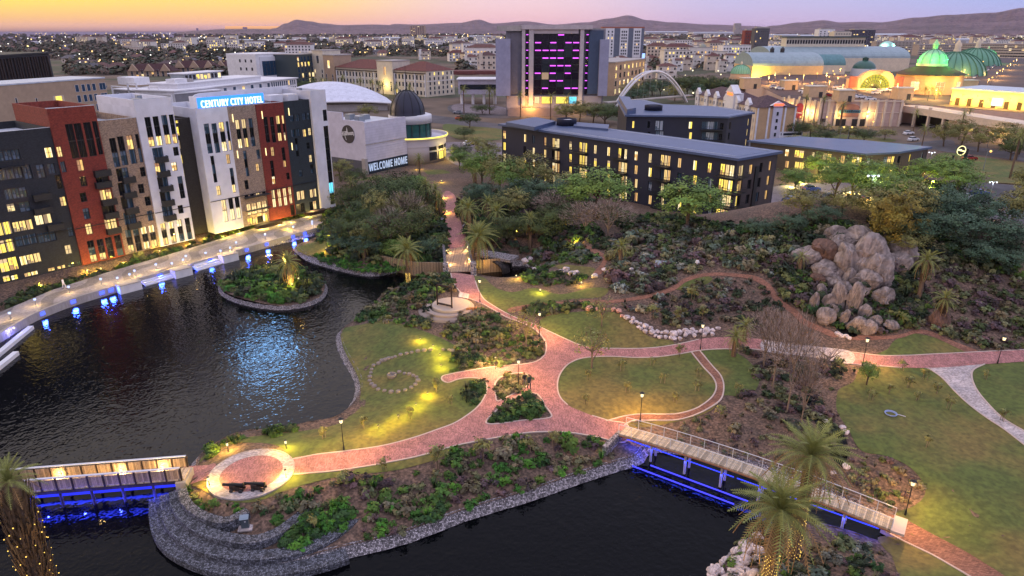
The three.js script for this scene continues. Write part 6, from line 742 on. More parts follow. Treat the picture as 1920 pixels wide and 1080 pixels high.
const palms = [[825, 408, 372, 2.2, 34, 'young palm at the left edge of the upper path'], [708, 470, 425, 2.2, 34, 'palm rising out of the dark thicket, left of two'], [750, 455, 405, 2.2, 34, 'palm rising out of the dark thicket, right of two'], [868, 420, 385, 2.4, 38, 'palm at the right edge of the upper path below the olive trees'], [915, 420, 380, 2.3, 36, 'palm among blue green trees right of the upper path'], [970, 400, 362, 2.2, 34, 'palm in front of the left end of the long block'], [898, 505, 445, 3.9, 70, 'date palm with a broad crown beside the stone bridge', [0.2, 1.8, 60]], [766, 535, 470, 3.1, 60, 'date palm with lit trunk standing by the channel', [0.2, 2.2, 90]], [994, 466, 412, 2.3, 44, 'fan palm with a shaggy trunk above the pond', 0, 2.2], [880, 445, 392, 2.8, 46, 'palm behind the broad date palm, left of two'], [932, 440, 398, 2.8, 46, 'palm behind the broad date palm, right of two'], [801, 420, 348, 2.4, 40, 'tall palm with hanging dry fronds in the thicket', 0, 3], [818, 400, 355, 2.3, 36, 'tall palm on the edge of the upper path thicket'], [787, 330, 297, 2.2, 36, 'palm in front of the lit curved drum'], [892, 360, 325, 2.0, 32, 'slim palm among trees right of the upper path'], [545, 535, 493, 2.6, 46, 'lit palm in the middle of the island', [0.2, 1.8, 80]], [685, 486, 462, 1.9, 32, 'small palm at the thicket edge over the channel'], [1163, 497, 462, 1.9, 36, 'short palm on the scrub slope right of the pond'], [1722, 560, 488, 2.2, 42, 'fan palm with a shaggy trunk right of the waterfall', 0, 2.4], [1760, 612, 560, 1.9, 36, 'fan palm leaning beside the large single boulder', 0, 1.6], [1498, 512, 482, 1.5, 26, 'little palm left of the waterfall boulders'], [1530, 310, 290, 1.6, 24, 'slim palm at the low block garden'], [660, 372, 340, 2.0, 34, 'palm at the corner of the thicket behind the fin wall'], [1395, 640, 612, 1.7, 40, 'shaggy cycad like palm at the end of the white stones'], [1375, 668, 632, 1.7, 40, 'shaggy cycad like palm by the red footpath start']];
for (const [x, y, py, L, n, label, lights, skirt] of palms) { const [p, h] = up(x, y, py); palm(label, p, Math.max(1, h), { L, n, r: 0.26, lights: lights || undefined, skirt: skirt || undefined }); }
{ // tall street palms, too far off to show single fronds: crown in one piece
  const crown = join(Array.from({ length: 26 }, (_, i) => { const g = fronds[i % 4].clone(); g.rotateZ(mix(1.1, -0.6, i / 26)); g.rotateY(i * 2.399); return g; })), tr = trunkGeo(1, 0.028, 0.022);
  const far = (x, y, py, L, label, group, y0 = 2) => { const p = at(x, y, y0), h = rise(p, py) - y0, t = thing('street_palm', label, 'palm', [p.x, y0, p.z], rnd() * 6, group); const a = part('trunk', tr, M.palmBark, t); a.scale.set(h * 0.9, h, h * 0.9); const c = part('crown', crown, M.frond, t); c.position.y = h; c.scale.setScalar(L); };
  const G = (label, group, l, L) => l.forEach(([x, y, py, y0]) => far(x, y, py, L, label, group, y0));
  G('palm in the row along the terracotta roofed offices', 'palms along the terracotta roofed offices', [[592, 172, 152], [605, 174, 150], [612, 178, 153], [622, 182, 155], [645, 178, 146], [664, 188, 160], [678, 186, 152], [700, 190, 154], [712, 192, 158], [720, 196, 158], [745, 206, 164], [770, 210, 165], [585, 170, 150]], 3.2);
  G('tall palm on the forecourt of the violet lit tower', 'palms before the violet lit tower', [[870, 214, 168], [918, 214, 170], [976, 222, 178], [1032, 226, 182], [1062, 226, 186], [928, 200, 174]], 3.4);
  G('palm in front of the gabled lodge', 'palms before the gabled lodge', [[1338, 212, 184], [1364, 222, 192], [1318, 205, 192]], 3.2);
  G('tall thin palm along the mall wall', 'palms along the mall wall', [[1505, 236, 184], [1537, 242, 186], [1573, 252, 196], [1476, 225, 190], [1550, 262, 236], [1458, 262, 232], [1712, 248, 212], [1726, 285, 242], [1797, 262, 214], [1809, 252, 206], [1572, 250, 204], [1893, 335, 258], [1905, 300, 246]], 2.4);
  G('palm on the mall roof beside the green dome pavilion', 'palms by the green dome pavilion', [[1733, 180, 168, 10], [1746, 178, 166, 10], [1757, 186, 172, 10]], 3);
}
{ // the thick palm at the lower left corner
  const p = at(128, 1260, 1.2), h = rise(p, 905) - 1.2, t = thing('palm_tree', 'thick shaggy palm trunk rising at the lower left corner', 'palm', [p.x, 1.2, p.z]);
  part('trunk', trunkGeo(h, 0.55, 0.5), M.palmBark, t); part('dead_frond_skirt', (() => { const g = []; for (let i = 0; i < 900; i++) { const a = rnd() * 6.283, y = h - rnd() * Math.min(h, 11), q = rr(0.55, 0.95); const b = box(0.09, rr(0.5, 1.2), 0.025, 0, 0, 0, 0, 0.16 + gs() * 0.12, gs() * 0.22); b.rotateY(Math.PI / 2 - a); g.push(b.translate(Math.cos(a) * q, y - 0.8, Math.sin(a) * q)); } return join(g); })(), M.skirt, t, 'stuff');
  for (let i = 0; i < 58; i++) { const u = i / 58, f = part('frond', fronds[Math.min(3, Math.floor(u * 4))], u > 0.6 ? M.frondDry : M.frond, t); f.position.set(0, h, 0); f.rotation.set(0, i * 2.399, mix(1.2, -0.75, u) + gs() * 0.1, 'YXZ'); f.scale.setScalar(1.75 * rr(0.85, 1.1)); }
  fairy(t, h - 9, h - 2, 1.0, 70, 0.035); point(t, [-1.6, h - 5.5, 1.4], [1, 0.6, 0.2], 7, 4); struct('palm_islet', lathe([[0.1, 1.2], [3.4, 1.1], [4.6, -0.6]], 24).translate(p.x, 0, p.z), M.soil);
}
// ───────── shrubs and ground cover ─────────
seed = 1234;
const shrubG = [crownGeo(1, 0.8, 16, 12, 0.36, { clump: 0.3, low: 0 }), crownGeo(1, 0.7, 22, 12, 0.3, { clump: 0.28, low: 0 }), crownGeo(1, 1.0, 14, 12, 0.4, { clump: 0.3, low: 0 }), (() => { const pos = [], nrm = [], col = [], idx = []; for (let i = 0; i < 46; i++) { const a = rnd() * 6.28, d = V(Math.cos(a) * rr(0.15, 0.8), 1, Math.sin(a) * rr(0.15, 0.8)).normalize(), s = V(-Math.sin(a), 0, Math.cos(a)), o = pos.length / 3, k = rr(0.6, 1.2), w = 0.05; for (const q of [s.clone().multiplyScalar(w), s.clone().multiplyScalar(-w), d.clone().multiplyScalar(rr(0.8, 1.3))]) { pos.push(q.x, q.y, q.z); nrm.push(d.x * 0.4, 0.9, d.z * 0.4); col.push(k, k, k); } idx.push(o, o + 1, o + 2); } return geoOf(pos, nrm, col, idx); })()].map((g) => g.translate(0, 0.1, 0));
M.shrub = vcol({ roughness: 1 });
const PAL = { green: ['#3f5a26', '#4d6a2c', '#5a7430', '#34502a'], bright: ['#4a7a28', '#56862c', '#3f6c26'], dry: ['#7c7258', '#86795f', '#6c6048', '#7e7a56', '#666a46'], dark: ['#33402a', '#3c4a30', '#4a4a3a', '#2e3a2a'], grey: ['#77786c', '#8a8c80', '#5f6a58'], mauve: ['#6a5456', '#5e4a4c', '#4f4242'], olive: ['#5d6336', '#6a6c3e', '#4e5a34'] };
function bed(label, px, per, pals, s0, s1, o = {}) {
  const poly = o.world ?? smooth(onPlan(px), px.length * 4), xs = poly.map((p) => p.x), zs = poly.map((p) => p.z), x0 = Math.min(...xs), x1 = Math.max(...xs), z0 = Math.min(...zs), z1 = Math.max(...zs), n = Math.min(9000, Math.round((x1 - x0) * (z1 - z0) * per)), lists = [[], [], [], []], cols = pals.flatMap((k) => PAL[k]), d = new THREE.Object3D();
  for (let i = 0; i < n; i++) { const p = V(rr(x0, x1), 0, rr(z0, z1)); if (!within(p, poly)) continue; if (!o.world && shoreDist(p.x, p.z) < 0.25) continue; const cl = fbm(p.x * 0.05 + 9, p.z * 0.05 + 9, 64, 3, 5); if (cl < (o.gap ?? 0.3)) continue; const q = clamp((cl - 0.32) * 2.6), c = C(cols[clamp(Math.floor(q * cols.length + gs() * 1.2), 0, cols.length - 1)]); c.multiplyScalar(rr(0.85, 1.3)); const s = rr(s0, s1) * (rnd() < 0.12 ? 1.5 : 1); d.position.set(p.x, o.y ?? (o.yf ? o.yf(p.x, p.z) : terrain(p.x, p.z)), p.z); d.rotation.y = rnd() * 6.28; d.scale.set(s, s * rr(0.7, 1.15), s); d.updateMatrix(); lists[rnd() < (o.tuft ?? 0.15) ? 3 : ri(3)].push([d.matrix.clone(), c]); }
  lists.forEach((l, k) => { if (!l.length) return; const m = new THREE.InstancedMesh(shrubG[k], M.shrub, l.length); l.forEach(([a, c], i) => { m.setMatrixAt(i, a); m.setColorAt(i, c); }); m.name = numbered(k === 3 ? 'tall_grass' : 'shrubbery'); shade(m); tag(m, (k === 3 ? 'tufted grasses ' : k === 0 ? 'low rounded shrubs ' : k === 1 ? 'spreading shrubs ' : 'taller bushy shrubs ') + label, k === 3 ? 'grass' : 'shrubs', undefined, 'stuff'); scene.add(m); });
}
bed('in the bed between the lower path and the water', [[585, 910], [640, 897], [730, 888], [785, 876], [830, 861], [860, 844], [960, 819], [1050, 814], [1110, 824], [1152, 846], [1150, 866], [1080, 888], [1000, 913], [880, 953], [760, 998], [680, 1018], [680, 970], [600, 985], [500, 990], [490, 945], [540, 925]], 1.5, ['mauve', 'dry', 'green', 'dry', 'green', 'bright'], 0.35, 0.75);
bed('on the slope left of the round platform', [[690, 580], [740, 545], [790, 524], [842, 518], [852, 540], [830, 556], [800, 585], [815, 612], [790, 616], [740, 606], [668, 606]], 1.5, ['dark', 'green', 'olive', 'green', 'dry'], 0.4, 0.9);
bed('in the bed left of the main path bend', [[878, 592], [900, 578], [950, 604], [1000, 624], [1018, 645], [1012, 666], [958, 681], [890, 688], [856, 660], [832, 622], [850, 605]], 1.5, ['dry', 'olive', 'green', 'dry', 'olive'], 0.35, 0.8);
for (const [i, p] of planters.entries()) bed(i ? 'in the small planter with the lamp post' : 'in the triangular planter', p.map(([x, y]) => [mix(x, i ? 960 : 972, 0.1), mix(y, i ? 728 : 770, 0.1)]), 3, i ? ['olive', 'dry'] : ['green', 'dark', 'green'], 0.35, 0.7, { gap: 0 });
bed('beside the short path stub', [[906, 716], [911, 735], [900, 758], [882, 775], [868, 752], [880, 722]], 2.2, ['dark', 'green'], 0.35, 0.7, { gap: 0.1 }); bed('around the dark bush at the spiral lawn', [[850, 672], [882, 668], [893, 684], [860, 697], [845, 690]], 2.6, ['dark', 'green'], 0.45, 0.8, { gap: 0 });
bed('over the broad scrub slope below the long block', [[1150, 445], [1250, 424], [1360, 440], [1460, 440], [1500, 480], [1490, 545], [1420, 508], [1330, 503], [1280, 516], [1250, 536], [1185, 552], [1140, 535], [1146, 480]], 1.7, ['mauve', 'dry', 'olive', 'grey', 'dry', 'olive', 'dark', 'grey'], 0.45, 1.15, { gap: 0.2 });
bed('on the dark slope above the white stones', [[1150, 572], [1230, 560], [1268, 548], [1292, 533], [1400, 528], [1438, 548], [1468, 592], [1430, 628], [1360, 606], [1260, 612], [1200, 590]], 1.4, ['dark', 'dark', 'dry', 'grey', 'mauve'], 0.35, 0.8);
bed('in the thicket left of the upper path', [[600, 430], [650, 380], [740, 360], [820, 380], [830, 420], [834, 500], [770, 500], [690, 492], [620, 478]], 1.0, ['dark', 'dark', 'green', 'olive'], 0.6, 1.5, { gap: 0.1 }); bed('in the thicket right of the upper path', [[862, 380], [950, 370], [1050, 420], [1140, 450], [1130, 470], [1060, 445], [1055, 480], [985, 478], [890, 484], [880, 430]], 0.9, ['dark', 'dark', 'green', 'mauve'], 0.6, 1.4, { gap: 0.1 });
bed('round the pond and its lawn', [[1000, 470], [1060, 458], [1110, 478], [1122, 492], [1050, 494], [985, 490]], 1.8, ['green', 'grey', 'olive'], 0.4, 0.8); bed('by the pond outfall', [[985, 512], [1045, 510], [1100, 520], [1060, 536], [990, 532]], 1.8, ['dark', 'green'], 0.4, 0.8); bed('between main path and red footpath', [[975, 578], [1050, 572], [1100, 574], [1130, 580], [1060, 584], [1000, 592]], 2, ['dark', 'green', 'olive'], 0.5, 1, { gap: 0.1 });
bed('on the island', null, 1.9, ['dark', 'green', 'olive', 'dark', 'green', 'bright'], 0.5, 1.5, { world: isleIn.map((p) => p.clone().lerp(isleC, 0.12)), yf: isleY, gap: 0.15, tuft: 0.3 });
bed('along the channel edge below the thicket', [[590, 478], [640, 482], [700, 490], [760, 492], [764, 506], [720, 511], [660, 506], [610, 494]], 3, ['bright', 'green'], 0.3, 0.6, { gap: 0 });
bed('in the strip between hotel and promenade', [[100, 535], [200, 505], [300, 474], [400, 446], [470, 424], [560, 404], [590, 400], [604, 396], [560, 411], [505, 421], [455, 435], [400, 453], [300, 483], [200, 512], [100, 545], [20, 575], [20, 560]], 2.4, ['dark', 'green', 'olive'], 0.4, 0.9, { gap: 0.05 });
bed('under the bare copse by the stream', [[1360, 640], [1420, 660], [1480, 668], [1560, 680], [1612, 694], [1565, 730], [1560, 775], [1590, 820], [1580, 860], [1500, 850], [1440, 800], [1430, 740], [1380, 750], [1420, 700]], 1.0, ['mauve', 'dry', 'dark', 'mauve', 'dry'], 0.35, 0.8); bed('on the brown bank behind the plank bridge', [[1190, 800], [1260, 796], [1340, 775], [1430, 745], [1480, 830], [1560, 890], [1600, 930], [1540, 910], [1420, 870], [1300, 830]], 0.7, ['mauve', 'dry', 'dry'], 0.2, 0.5);
bed('on the dry slope right of the waterfall', [[1700, 480], [1800, 500], [1930, 520], [1960, 600], [1930, 650], [1840, 652], [1780, 630], [1730, 612], [1690, 560]], 1.2, ['mauve', 'dry', 'mauve', 'olive', 'dry'], 0.4, 0.9); bed('round the waterfall boulders', [[1455, 470], [1500, 460], [1560, 470], [1660, 470], [1720, 520], [1740, 600], [1680, 620], [1600, 625], [1530, 600], [1470, 560]], 2.2, ['dark', 'dark', 'green', 'olive', 'mauve'], 0.45, 1.1);
bed('in the dark round bed by the right lamp', [[1596, 862], [1660, 862], [1700, 878], [1726, 905], [1728, 928], [1700, 944], [1660, 950], [1600, 920]], 1.8, ['mauve', 'dry', 'olive'], 0.25, 0.5, { gap: 0.1 }); bed('under the two lit date palms', [[1395, 1020], [1450, 1000], [1520, 1000], [1600, 1010], [1650, 1030], [1680, 1080], [1700, 1150], [1400, 1160], [1350, 1090]], 1.6, ['mauve', 'dark', 'green', 'grey', 'dry'], 0.3, 0.7);
bed('behind the round plaza by the lake', [[372, 866], [384, 846], [410, 832], [450, 818], [455, 828], [420, 842], [392, 862]], 3, ['green', 'olive'], 0.35, 0.6, { gap: 0 }); bed('below the round plaza by the stepped walls', [[345, 920], [375, 930], [420, 945], [470, 950], [440, 968], [395, 962], [360, 945]], 2.4, ['green', 'olive', 'bright'], 0.3, 0.6, { gap: 0.15 }); bed('spilling between the stepped stone walls', [[528, 1018], [545, 995], [580, 968], [620, 948], [662, 960], [655, 985], [610, 1010], [560, 1030]], 4, ['bright', 'bright', 'green'], 0.4, 0.75, { gap: 0 });
bed('on the lake shore beside the spiral lawn', [[480, 806], [530, 800], [560, 800], [555, 812], [500, 818]], 3, ['dark', 'green'], 0.35, 0.6); bed('below the low block by the parking', [[1180, 442], [1260, 432], [1350, 445], [1380, 452], [1300, 455], [1200, 460]], 1.4, ['green', 'olive'], 0.5, 0.9);
bed('on the crest of the planted hill before the parking', [[1395, 452], [1460, 425], [1540, 418], [1640, 420], [1720, 440], [1800, 455], [1900, 470], [1960, 500], [1930, 520], [1800, 500], [1700, 478], [1560, 468], [1500, 460]], 1.9, ['dark', 'olive', 'green', 'dry', 'dark'], 0.5, 1.3, { gap: 0.12 });
bed('along the foot of the long block', [[950, 345], [1060, 372], [1180, 430], [1250, 425], [1380, 440], [1440, 436], [1380, 428], [1250, 410], [1150, 395], [1060, 360]], 1.6, ['green', 'olive', 'dark'], 0.5, 1.2, { gap: 0.1 });
bed('round the parking of the low block', [[1440, 350], [1560, 338], [1720, 338], [1790, 350], [1800, 385], [1740, 395], [1720, 372], [1560, 340]], 1.0, ['green', 'olive', 'dark'], 0.5, 1.3, { gap: 0.25 });
// ───────── bridges, walls and stones ─────────
seed = 4321;
const along = (a, b, t) => V(mix(a.x, b.x, t), mix(a.y, b.y, t), mix(a.z, b.z, t));
function frameAt(a, b) { return { turn: Math.atan2(-(b.z - a.z), b.x - a.x), len: Math.hypot(b.x - a.x, b.z - a.z) }; }
{ // boardwalk with woven panels at the left
  const Y = 2.02, r = at(352, 876, Y), l = at(-140, 915, Y), rn = at(337, 912, Y), f = frameAt(l, r), t = thing('boardwalk_bridge', 'timber boardwalk with woven panel railings leading to the round plaza, blue light beneath', 'footbridge', [l.x, 0, l.z], f.turn), W = 1.75, n = 17;
  part('deck', box(f.len + 0.4, 0.18, W, f.len / 2, Y - 0.18, W / 2), mat('#d0bca4', { map: TX.plank }), t); part('edge_beam', box(f.len, 0.3, 0.14, f.len / 2, Y - 0.5, W - 0.02), M.darkwood, t); part('edge_beam', box(f.len, 0.3, 0.14, f.len / 2, Y - 0.5, 0.02), M.darkwood, t);
  const cane = mat('#b0967c', { map: TX.plank });
  for (const z of [-0.05, W + 0.05]) { for (let i = 0; i <= n; i++) part('post', box(0.14, 1.28, 0.14, f.len * i / n, Y - 0.1, z), M.darkwood, t); for (let i = 0; i < n; i++) part('panel', box(f.len / n - 0.16, 0.92, 0.05, f.len * (i + 0.5) / n, Y + 0.06, z), cane, t); part('handrail', box(f.len, 0.07, 0.2, f.len / 2, Y + 1.17, z), M.frameW, t); }
  for (let i = 1; i < n; i += 2) for (const z of [0.1, W - 0.1]) part('pier', cyl(0.13, 0.13, Y + 0.6, f.len * i / n, -0.8, z, 10), M.darkwood, t);
  for (const [x, y] of [[110, 893], [226, 884], [302, 880], [155, 922], [285, 910]]) { const p = at(x, y, Y + 0.3), k = V(p.x - l.x, 0, p.z - l.z), c = Math.cos(-f.turn), s = Math.sin(-f.turn), lx = k.x * c + k.z * s, far = y < 900; part('deck_lamp', box(0.18, 0.14, 0.1, lx, Y + 0.28, far ? 0.06 : W - 0.06), M.warm, t); point(t, [lx, Y + 0.36, far ? 0.3 : W - 0.3], WARM, 8, 3); }
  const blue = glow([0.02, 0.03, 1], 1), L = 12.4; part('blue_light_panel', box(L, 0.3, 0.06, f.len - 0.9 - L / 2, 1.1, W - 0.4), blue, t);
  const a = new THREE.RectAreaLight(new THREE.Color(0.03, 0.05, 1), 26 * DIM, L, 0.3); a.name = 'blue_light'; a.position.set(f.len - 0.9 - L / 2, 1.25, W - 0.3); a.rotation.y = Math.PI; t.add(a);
  part('blue_light_panel', box(L, 0.3, 0.06, f.len - 0.9 - L / 2, 0.3, 0.4), blue, t); const a2 = a.clone(); a2.position.set(f.len - 0.9 - L / 2, 0.45, 0.5); t.add(a2); for (let i = 0; i < 4; i++) point(t, [f.len - 2.5 - i * 3, 0.5, W + 0.5], [0.03, 0.05, 1], 22, 4);  // second panel and points added to widen the blue reflection on the water
  part('abutment', box(0.9, 2.3, W + 0.6, f.len - 0.1, -0.5, W / 2), M.concrete, t);
}
{ // long plank bridge with thin steel rails at the right
  const a = at(1174, 799, 2), b = at(1677, 972, 2), an = at(1171, 829, 2), f = frameAt(a, b), t = thing('plank_bridge', 'long pale plank footbridge with thin steel railings, lit blue underneath', 'footbridge', [a.x, 0, a.z], f.turn), W = 1.75, hump = (u) => 2.04 + 0.5 * 4 * u * (1 - u), N = 14, wood = mat('#c6b49c', { map: TX.plank });
  for (let i = 0; i < N; i++) { const u0 = i / N, u1 = (i + 1) / N, y0 = hump(u0), y1 = hump(u1), g = box(f.len / N + 0.01, 0.16, W, 0, 0, 0, 0, 0, Math.atan2(y1 - y0, f.len / N)); part('deck_section', g.translate(f.len * (u0 + u1) / 2, (y0 + y1) / 2 - 0.16, W / 2), wood, t); }
  for (const z of [0.04, W - 0.04]) { part('handrail', tube(Array.from({ length: 15 }, (_, i) => V(f.len * i / 14, hump(i / 14) + 1.02, z)), 0.035, 6, 40), M.frameW, t); for (const k of [0.35, 0.7]) part('rail_wire', tube(Array.from({ length: 15 }, (_, i) => V(f.len * i / 14, hump(i / 14) + k, z)), 0.012, 4, 30), M.steel, t); for (let i = 0; i <= 18; i++) part('post', cyl(0.03, 0.03, 1.02, f.len * i / 18, hump(i / 18), z, 6), M.frameW, t); part('edge_beam', tube(Array.from({ length: 15 }, (_, i) => V(f.len * i / 14, hump(i / 14) - 0.24, z)), 0.11, 5, 40), mat('#9a6a4a'), t); }
  for (let i = 1; i < 7; i++) for (const z of [0.25, W - 0.25]) part('pier', cyl(0.12, 0.12, 3, f.len * i / 7, -0.9, z, 10), M.concrete, t);
  for (const [u, L] of [[0.14, 5.2], [0.36, 5.6], [0.6, 5.6], [0.85, 5.6]]) { part('blue_light_strip', box(L, 0.07, 0.07, f.len * u, 1.5, W - 0.3), glow([0.03, 0.05, 1], 3), t); const q = new THREE.RectAreaLight(new THREE.Color(0.03, 0.06, 1), 26 * DIM, L, 0.3); q.name = 'blue_light'; q.position.set(f.len * u, 1.44, W - 0.2); q.rotation.set(-Math.PI / 2 + 0.5 + Math.PI, 0, 0); q.rotation.set(-Math.PI / 2, 0, 0); t.add(q); }
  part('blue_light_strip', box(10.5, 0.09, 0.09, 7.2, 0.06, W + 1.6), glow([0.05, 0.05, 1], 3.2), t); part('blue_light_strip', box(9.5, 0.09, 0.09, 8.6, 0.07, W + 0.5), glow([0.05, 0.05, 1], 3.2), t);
  part('wing_wall', box(0.5, 2.3, 3.4, -0.15, -0.4, W + 0.9), M.stone, t); part('end_kerb', box(1, 0.22, W + 0.5, f.len + 0.45, 1.95, W / 2), M.kerb, t);
}
{ // stone bridge of the upper path
  const t = thing('stone_bridge', 'stone walled bridge carrying the brick path over the channel, small lamps along it', 'bridge', [0, 0, 0]), L = plan([[836, 512], [832, 470], [829, 425]], 2), R = plan([[888, 510], [880, 478], [872, 438]], 2);
  part('parapet', ribbon(smooth(L, 10, false), 0.45, 1.0, () => 2, false, 2.4), M.stone, t); part('parapet', ribbon(smooth(R, 10, false), 0.45, 1.0, () => 2, false, 2.4), M.stone, t);
  for (const p of [L[0], L[2], R[0], R[2]]) part('pillar', [cyl(0.48, 0.46, 3.4, p.x, 0, p.z, 14), lathe([[0.52, 0], [0.5, 0.15], [0.36, 0.42], [0.02, 0.56]], 14).translate(p.x, 3.4, p.z)], M.stone, t);
  part('deck_planks', prism([L[0], L[1], L[2], R[2], R[1], R[0]].map((p) => [p.x, p.z]), 0.1, 2.06), wall('#a48a76', TX.plank), t);
  for (const [i, [x, y]] of [[839, 492], [837, 470], [836, 448], [882, 488], [877, 466], [874, 446]].entries()) { const p = at(x, y, 2.6); part('parapet_lamp', ball(0.11, p.x, 2.62, p.z, 8, 6), M.warm, t); point(t, [p.x + (i < 3 ? 0.35 : -0.35), 2.75, p.z], [1, 0.62, 0.25], 15, 4); }
  const fence = (l) => { const q = plan(l, 2); part('timber_wall', ribbon(q, 0.2, 0.85, () => 1.6, false, 1.8), M.wood, t); }; fence([[700, 480], [740, 489], [775, 496], [834, 497]]); fence([[888, 494], [920, 490], [942, 489]]);
}
{ // stepped stone walls
  const t = thing('stepped_stone_walls', 'curving stepped walls of grey packed stone descending to the pond', 'terrace', [0, 0, 0]);
  const tier = (l, w, y, foot) => part('tier', ribbon(smooth(plan(l, y), l.length * 7, false), w, 0, () => y, false, foot), M.gabion, t);
  tier([[296, 932], [297, 965], [302, 990], [322, 1020], [366, 1046], [430, 1064], [520, 1066], [600, 1052], [650, 1036]], 1.5, 0.55, 1.4);
  tier([[312, 926], [314, 955], [326, 985], [352, 1010], [400, 1031], [460, 1040], [530, 1036], [590, 1020], [640, 990], [668, 966]], 1.15, 1.05, 1.4);
  tier([[328, 920], [332, 944], [348, 970], [380, 992], [425, 1006], [478, 1010], [520, 996], [560, 968], [594, 944]], 1.0, 1.55, 1.4);
  tier([[340, 916], [352, 944], [384, 966], [425, 974], [464, 956]], 0.8, 2.0, 1.2);
}
{ // dark grotto arch at the pond
  const p = at(925, 506, 0), t = thing('grotto', 'dark stone arch over the end of the little pond', 'grotto', [p.x, 0, p.z], -0.5);
  part('arch', new THREE.TorusGeometry(2.6, 0.55, 10, 28, Math.PI).scale(1, 0.75, 2.2), mat('#4c4a4c', { map: TX.stone, bumpMap: TX.stoneBump, bumpScale: 0.06 }), t); part('back_wall', box(5, 1.8, 0.4, 0, -0.4, -2.2), M.black, t); part('cap', box(7.4, 0.5, 3, 0, 2.0, -1.2), M.stone, t);
}
// rocks
const rockGeos = Array.from({ length: 7 }, (_, k) => {
  const g = mergeVertices((() => { const q = new THREE.IcosahedronGeometry(1, 26); q.deleteAttribute('normal'); q.deleteAttribute('uv'); return q; })(), 1e-4), p = g.attributes.position, col = [], uv = [], s = k * 17.3, pl = Array.from({ length: 10 }, () => [V(gs(), gs(), gs()).normalize(), rr(0.58, 0.9)]), n3 = (x, y, z, f, d = 0) => fbm((x + z * 0.37 + 9) * f + s, (y - z * 0.29 + 9) * f + s + d, 64, 3, k + 2);
  for (let i = 0; i < p.count; i++) { const v = V(p.getX(i), p.getY(i), p.getZ(i)), w = v.clone(); let r = 1; for (const [q, d] of pl) { const c = v.dot(q); if (c > 0.1 && c * r > d) r = mix(r, d / c, 0.92); } const rid = Math.abs(n3(v.x, v.y, v.z, 0.018, 3) * 2 - 1); r *= (0.88 + 0.24 * n3(v.x, v.y, v.z, 0.03)) * (1 - 0.09 * sstep(0.07, 0, rid)) + 0.02 * (n3(v.x, v.z, v.y, 0.16) - 0.5); v.multiplyScalar(r); p.setXYZ(i, v.x, v.y, v.z); const a = n3(w.x, w.y, w.z, 0.04), b = n3(w.z, w.x, w.y, 0.22), st = n3(w.x * 2, w.y * 0.5, w.z * 2, 0.06, 5) < 0.45 ? 0.7 : 1, q = (0.5 + 0.85 * a * (0.55 + 0.9 * b)) * st; col.push(q * 1.04, q * 0.97, q * 0.93); uv.push(v.x + v.z, v.y + v.z * 0.5); }
  g.setAttribute('color', new THREE.Float32BufferAttribute(col, 3)); g.setAttribute('uv', new THREE.Float32BufferAttribute(uv, 2)); g.computeVertexNormals(); return g; });
const rb = { bumpMap: TX.rock, bumpScale: 0.12 }, rockM = { grey: vcol({ color: C('#9b908b'), ...rb }), brown: vcol({ color: C('#755a4c'), ...rb }), white: vcol({ color: C('#d2c8ca') }), pink: vcol({ color: C('#d8a494') }) };
function rock(t, p, rx, ry, rz, m, ang = rnd() * 6.28) { const r = part('boulder', rockGeos[ri(7)], m, t); r.position.copy(p); r.scale.set(rx, ry, rz); r.rotation.set(gs() * 0.15, ang, gs() * 0.15); return r; }
const px2m = (p, px) => px * p.distanceTo(camera.position) / 1280;
{
  const t = thing('boulder_waterfall', 'tall man made waterfall of big rounded grey boulders on the planted hill', 'rock waterfall', [0, 0, 0]);
  const B = [[1566, 441, 21, 18], [1606, 446, 28, 22], [1576, 458, 21, 20], [1510, 479, 26, 18], [1541, 474, 29, 26, 1], [1580, 490, 26, 36], [1618, 480, 37, 45], [1638, 500, 34, 34], [1606, 500, 24, 32], [1690, 470, 24, 26], [1681, 492, 22, 21], [1545, 505, 27, 17], [1588, 522, 13, 22], [1620, 524, 29, 22], [1646, 520, 22, 22], [1525, 568, 10, 23], [1551, 568, 12, 19], [1568, 556, 16, 30], [1598, 560, 16, 34], [1583, 545, 13, 22], [1545, 590, 19, 17], [1583, 596, 10, 17], [1606, 608, 18, 16], [1620, 584, 11, 15], [1626, 614, 15, 15], [1656, 556, 20, 18], [1560, 580, 11, 11], [1535, 545, 13, 15], [1612, 540, 16, 17], [1560, 525, 17, 16], [1640, 600, 11, 11], [1668, 610, 16, 10], [1530, 525, 15, 14, 1], [1570, 510, 15, 18]];
  for (const [x, y, a, b, br] of B) { const p = on(x, y + b * 0.6), rx = px2m(p, a), ry = px2m(p, b); p.y += ry * 0.5; rock(t, p, rx, ry, rx * rr(0.8, 1.05), br ? rockM.brown : rockM.grey, rr(-0.5, 0.5)); }
  const stream = sheet([[1562, 605], [1574, 602], [1590, 616], [1608, 630], [1590, 634], [1576, 626]], 0.12, 1); part('pool', stream, M.water, t);
  for (const l of [[[1596, 470], [1600, 500], [1606, 530]], [[1584, 560], [1582, 585], [1578, 610]]]) part('water_trickle', tube(l.map(([x, y]) => { const p = on(x, y); p.y += 1.5; return p; }), 0.1, 5, 10), M.water, t);
  const q = on(1757, 608), single = one('boulder', rockGeos[2].clone().scale(px2m(q, 19), px2m(q, 21), px2m(q, 16)).translate(q.x, q.y + px2m(q, 6), q.z), rockM.brown, 'large single brown boulder beside the leaning fan palm', 'boulder');
}
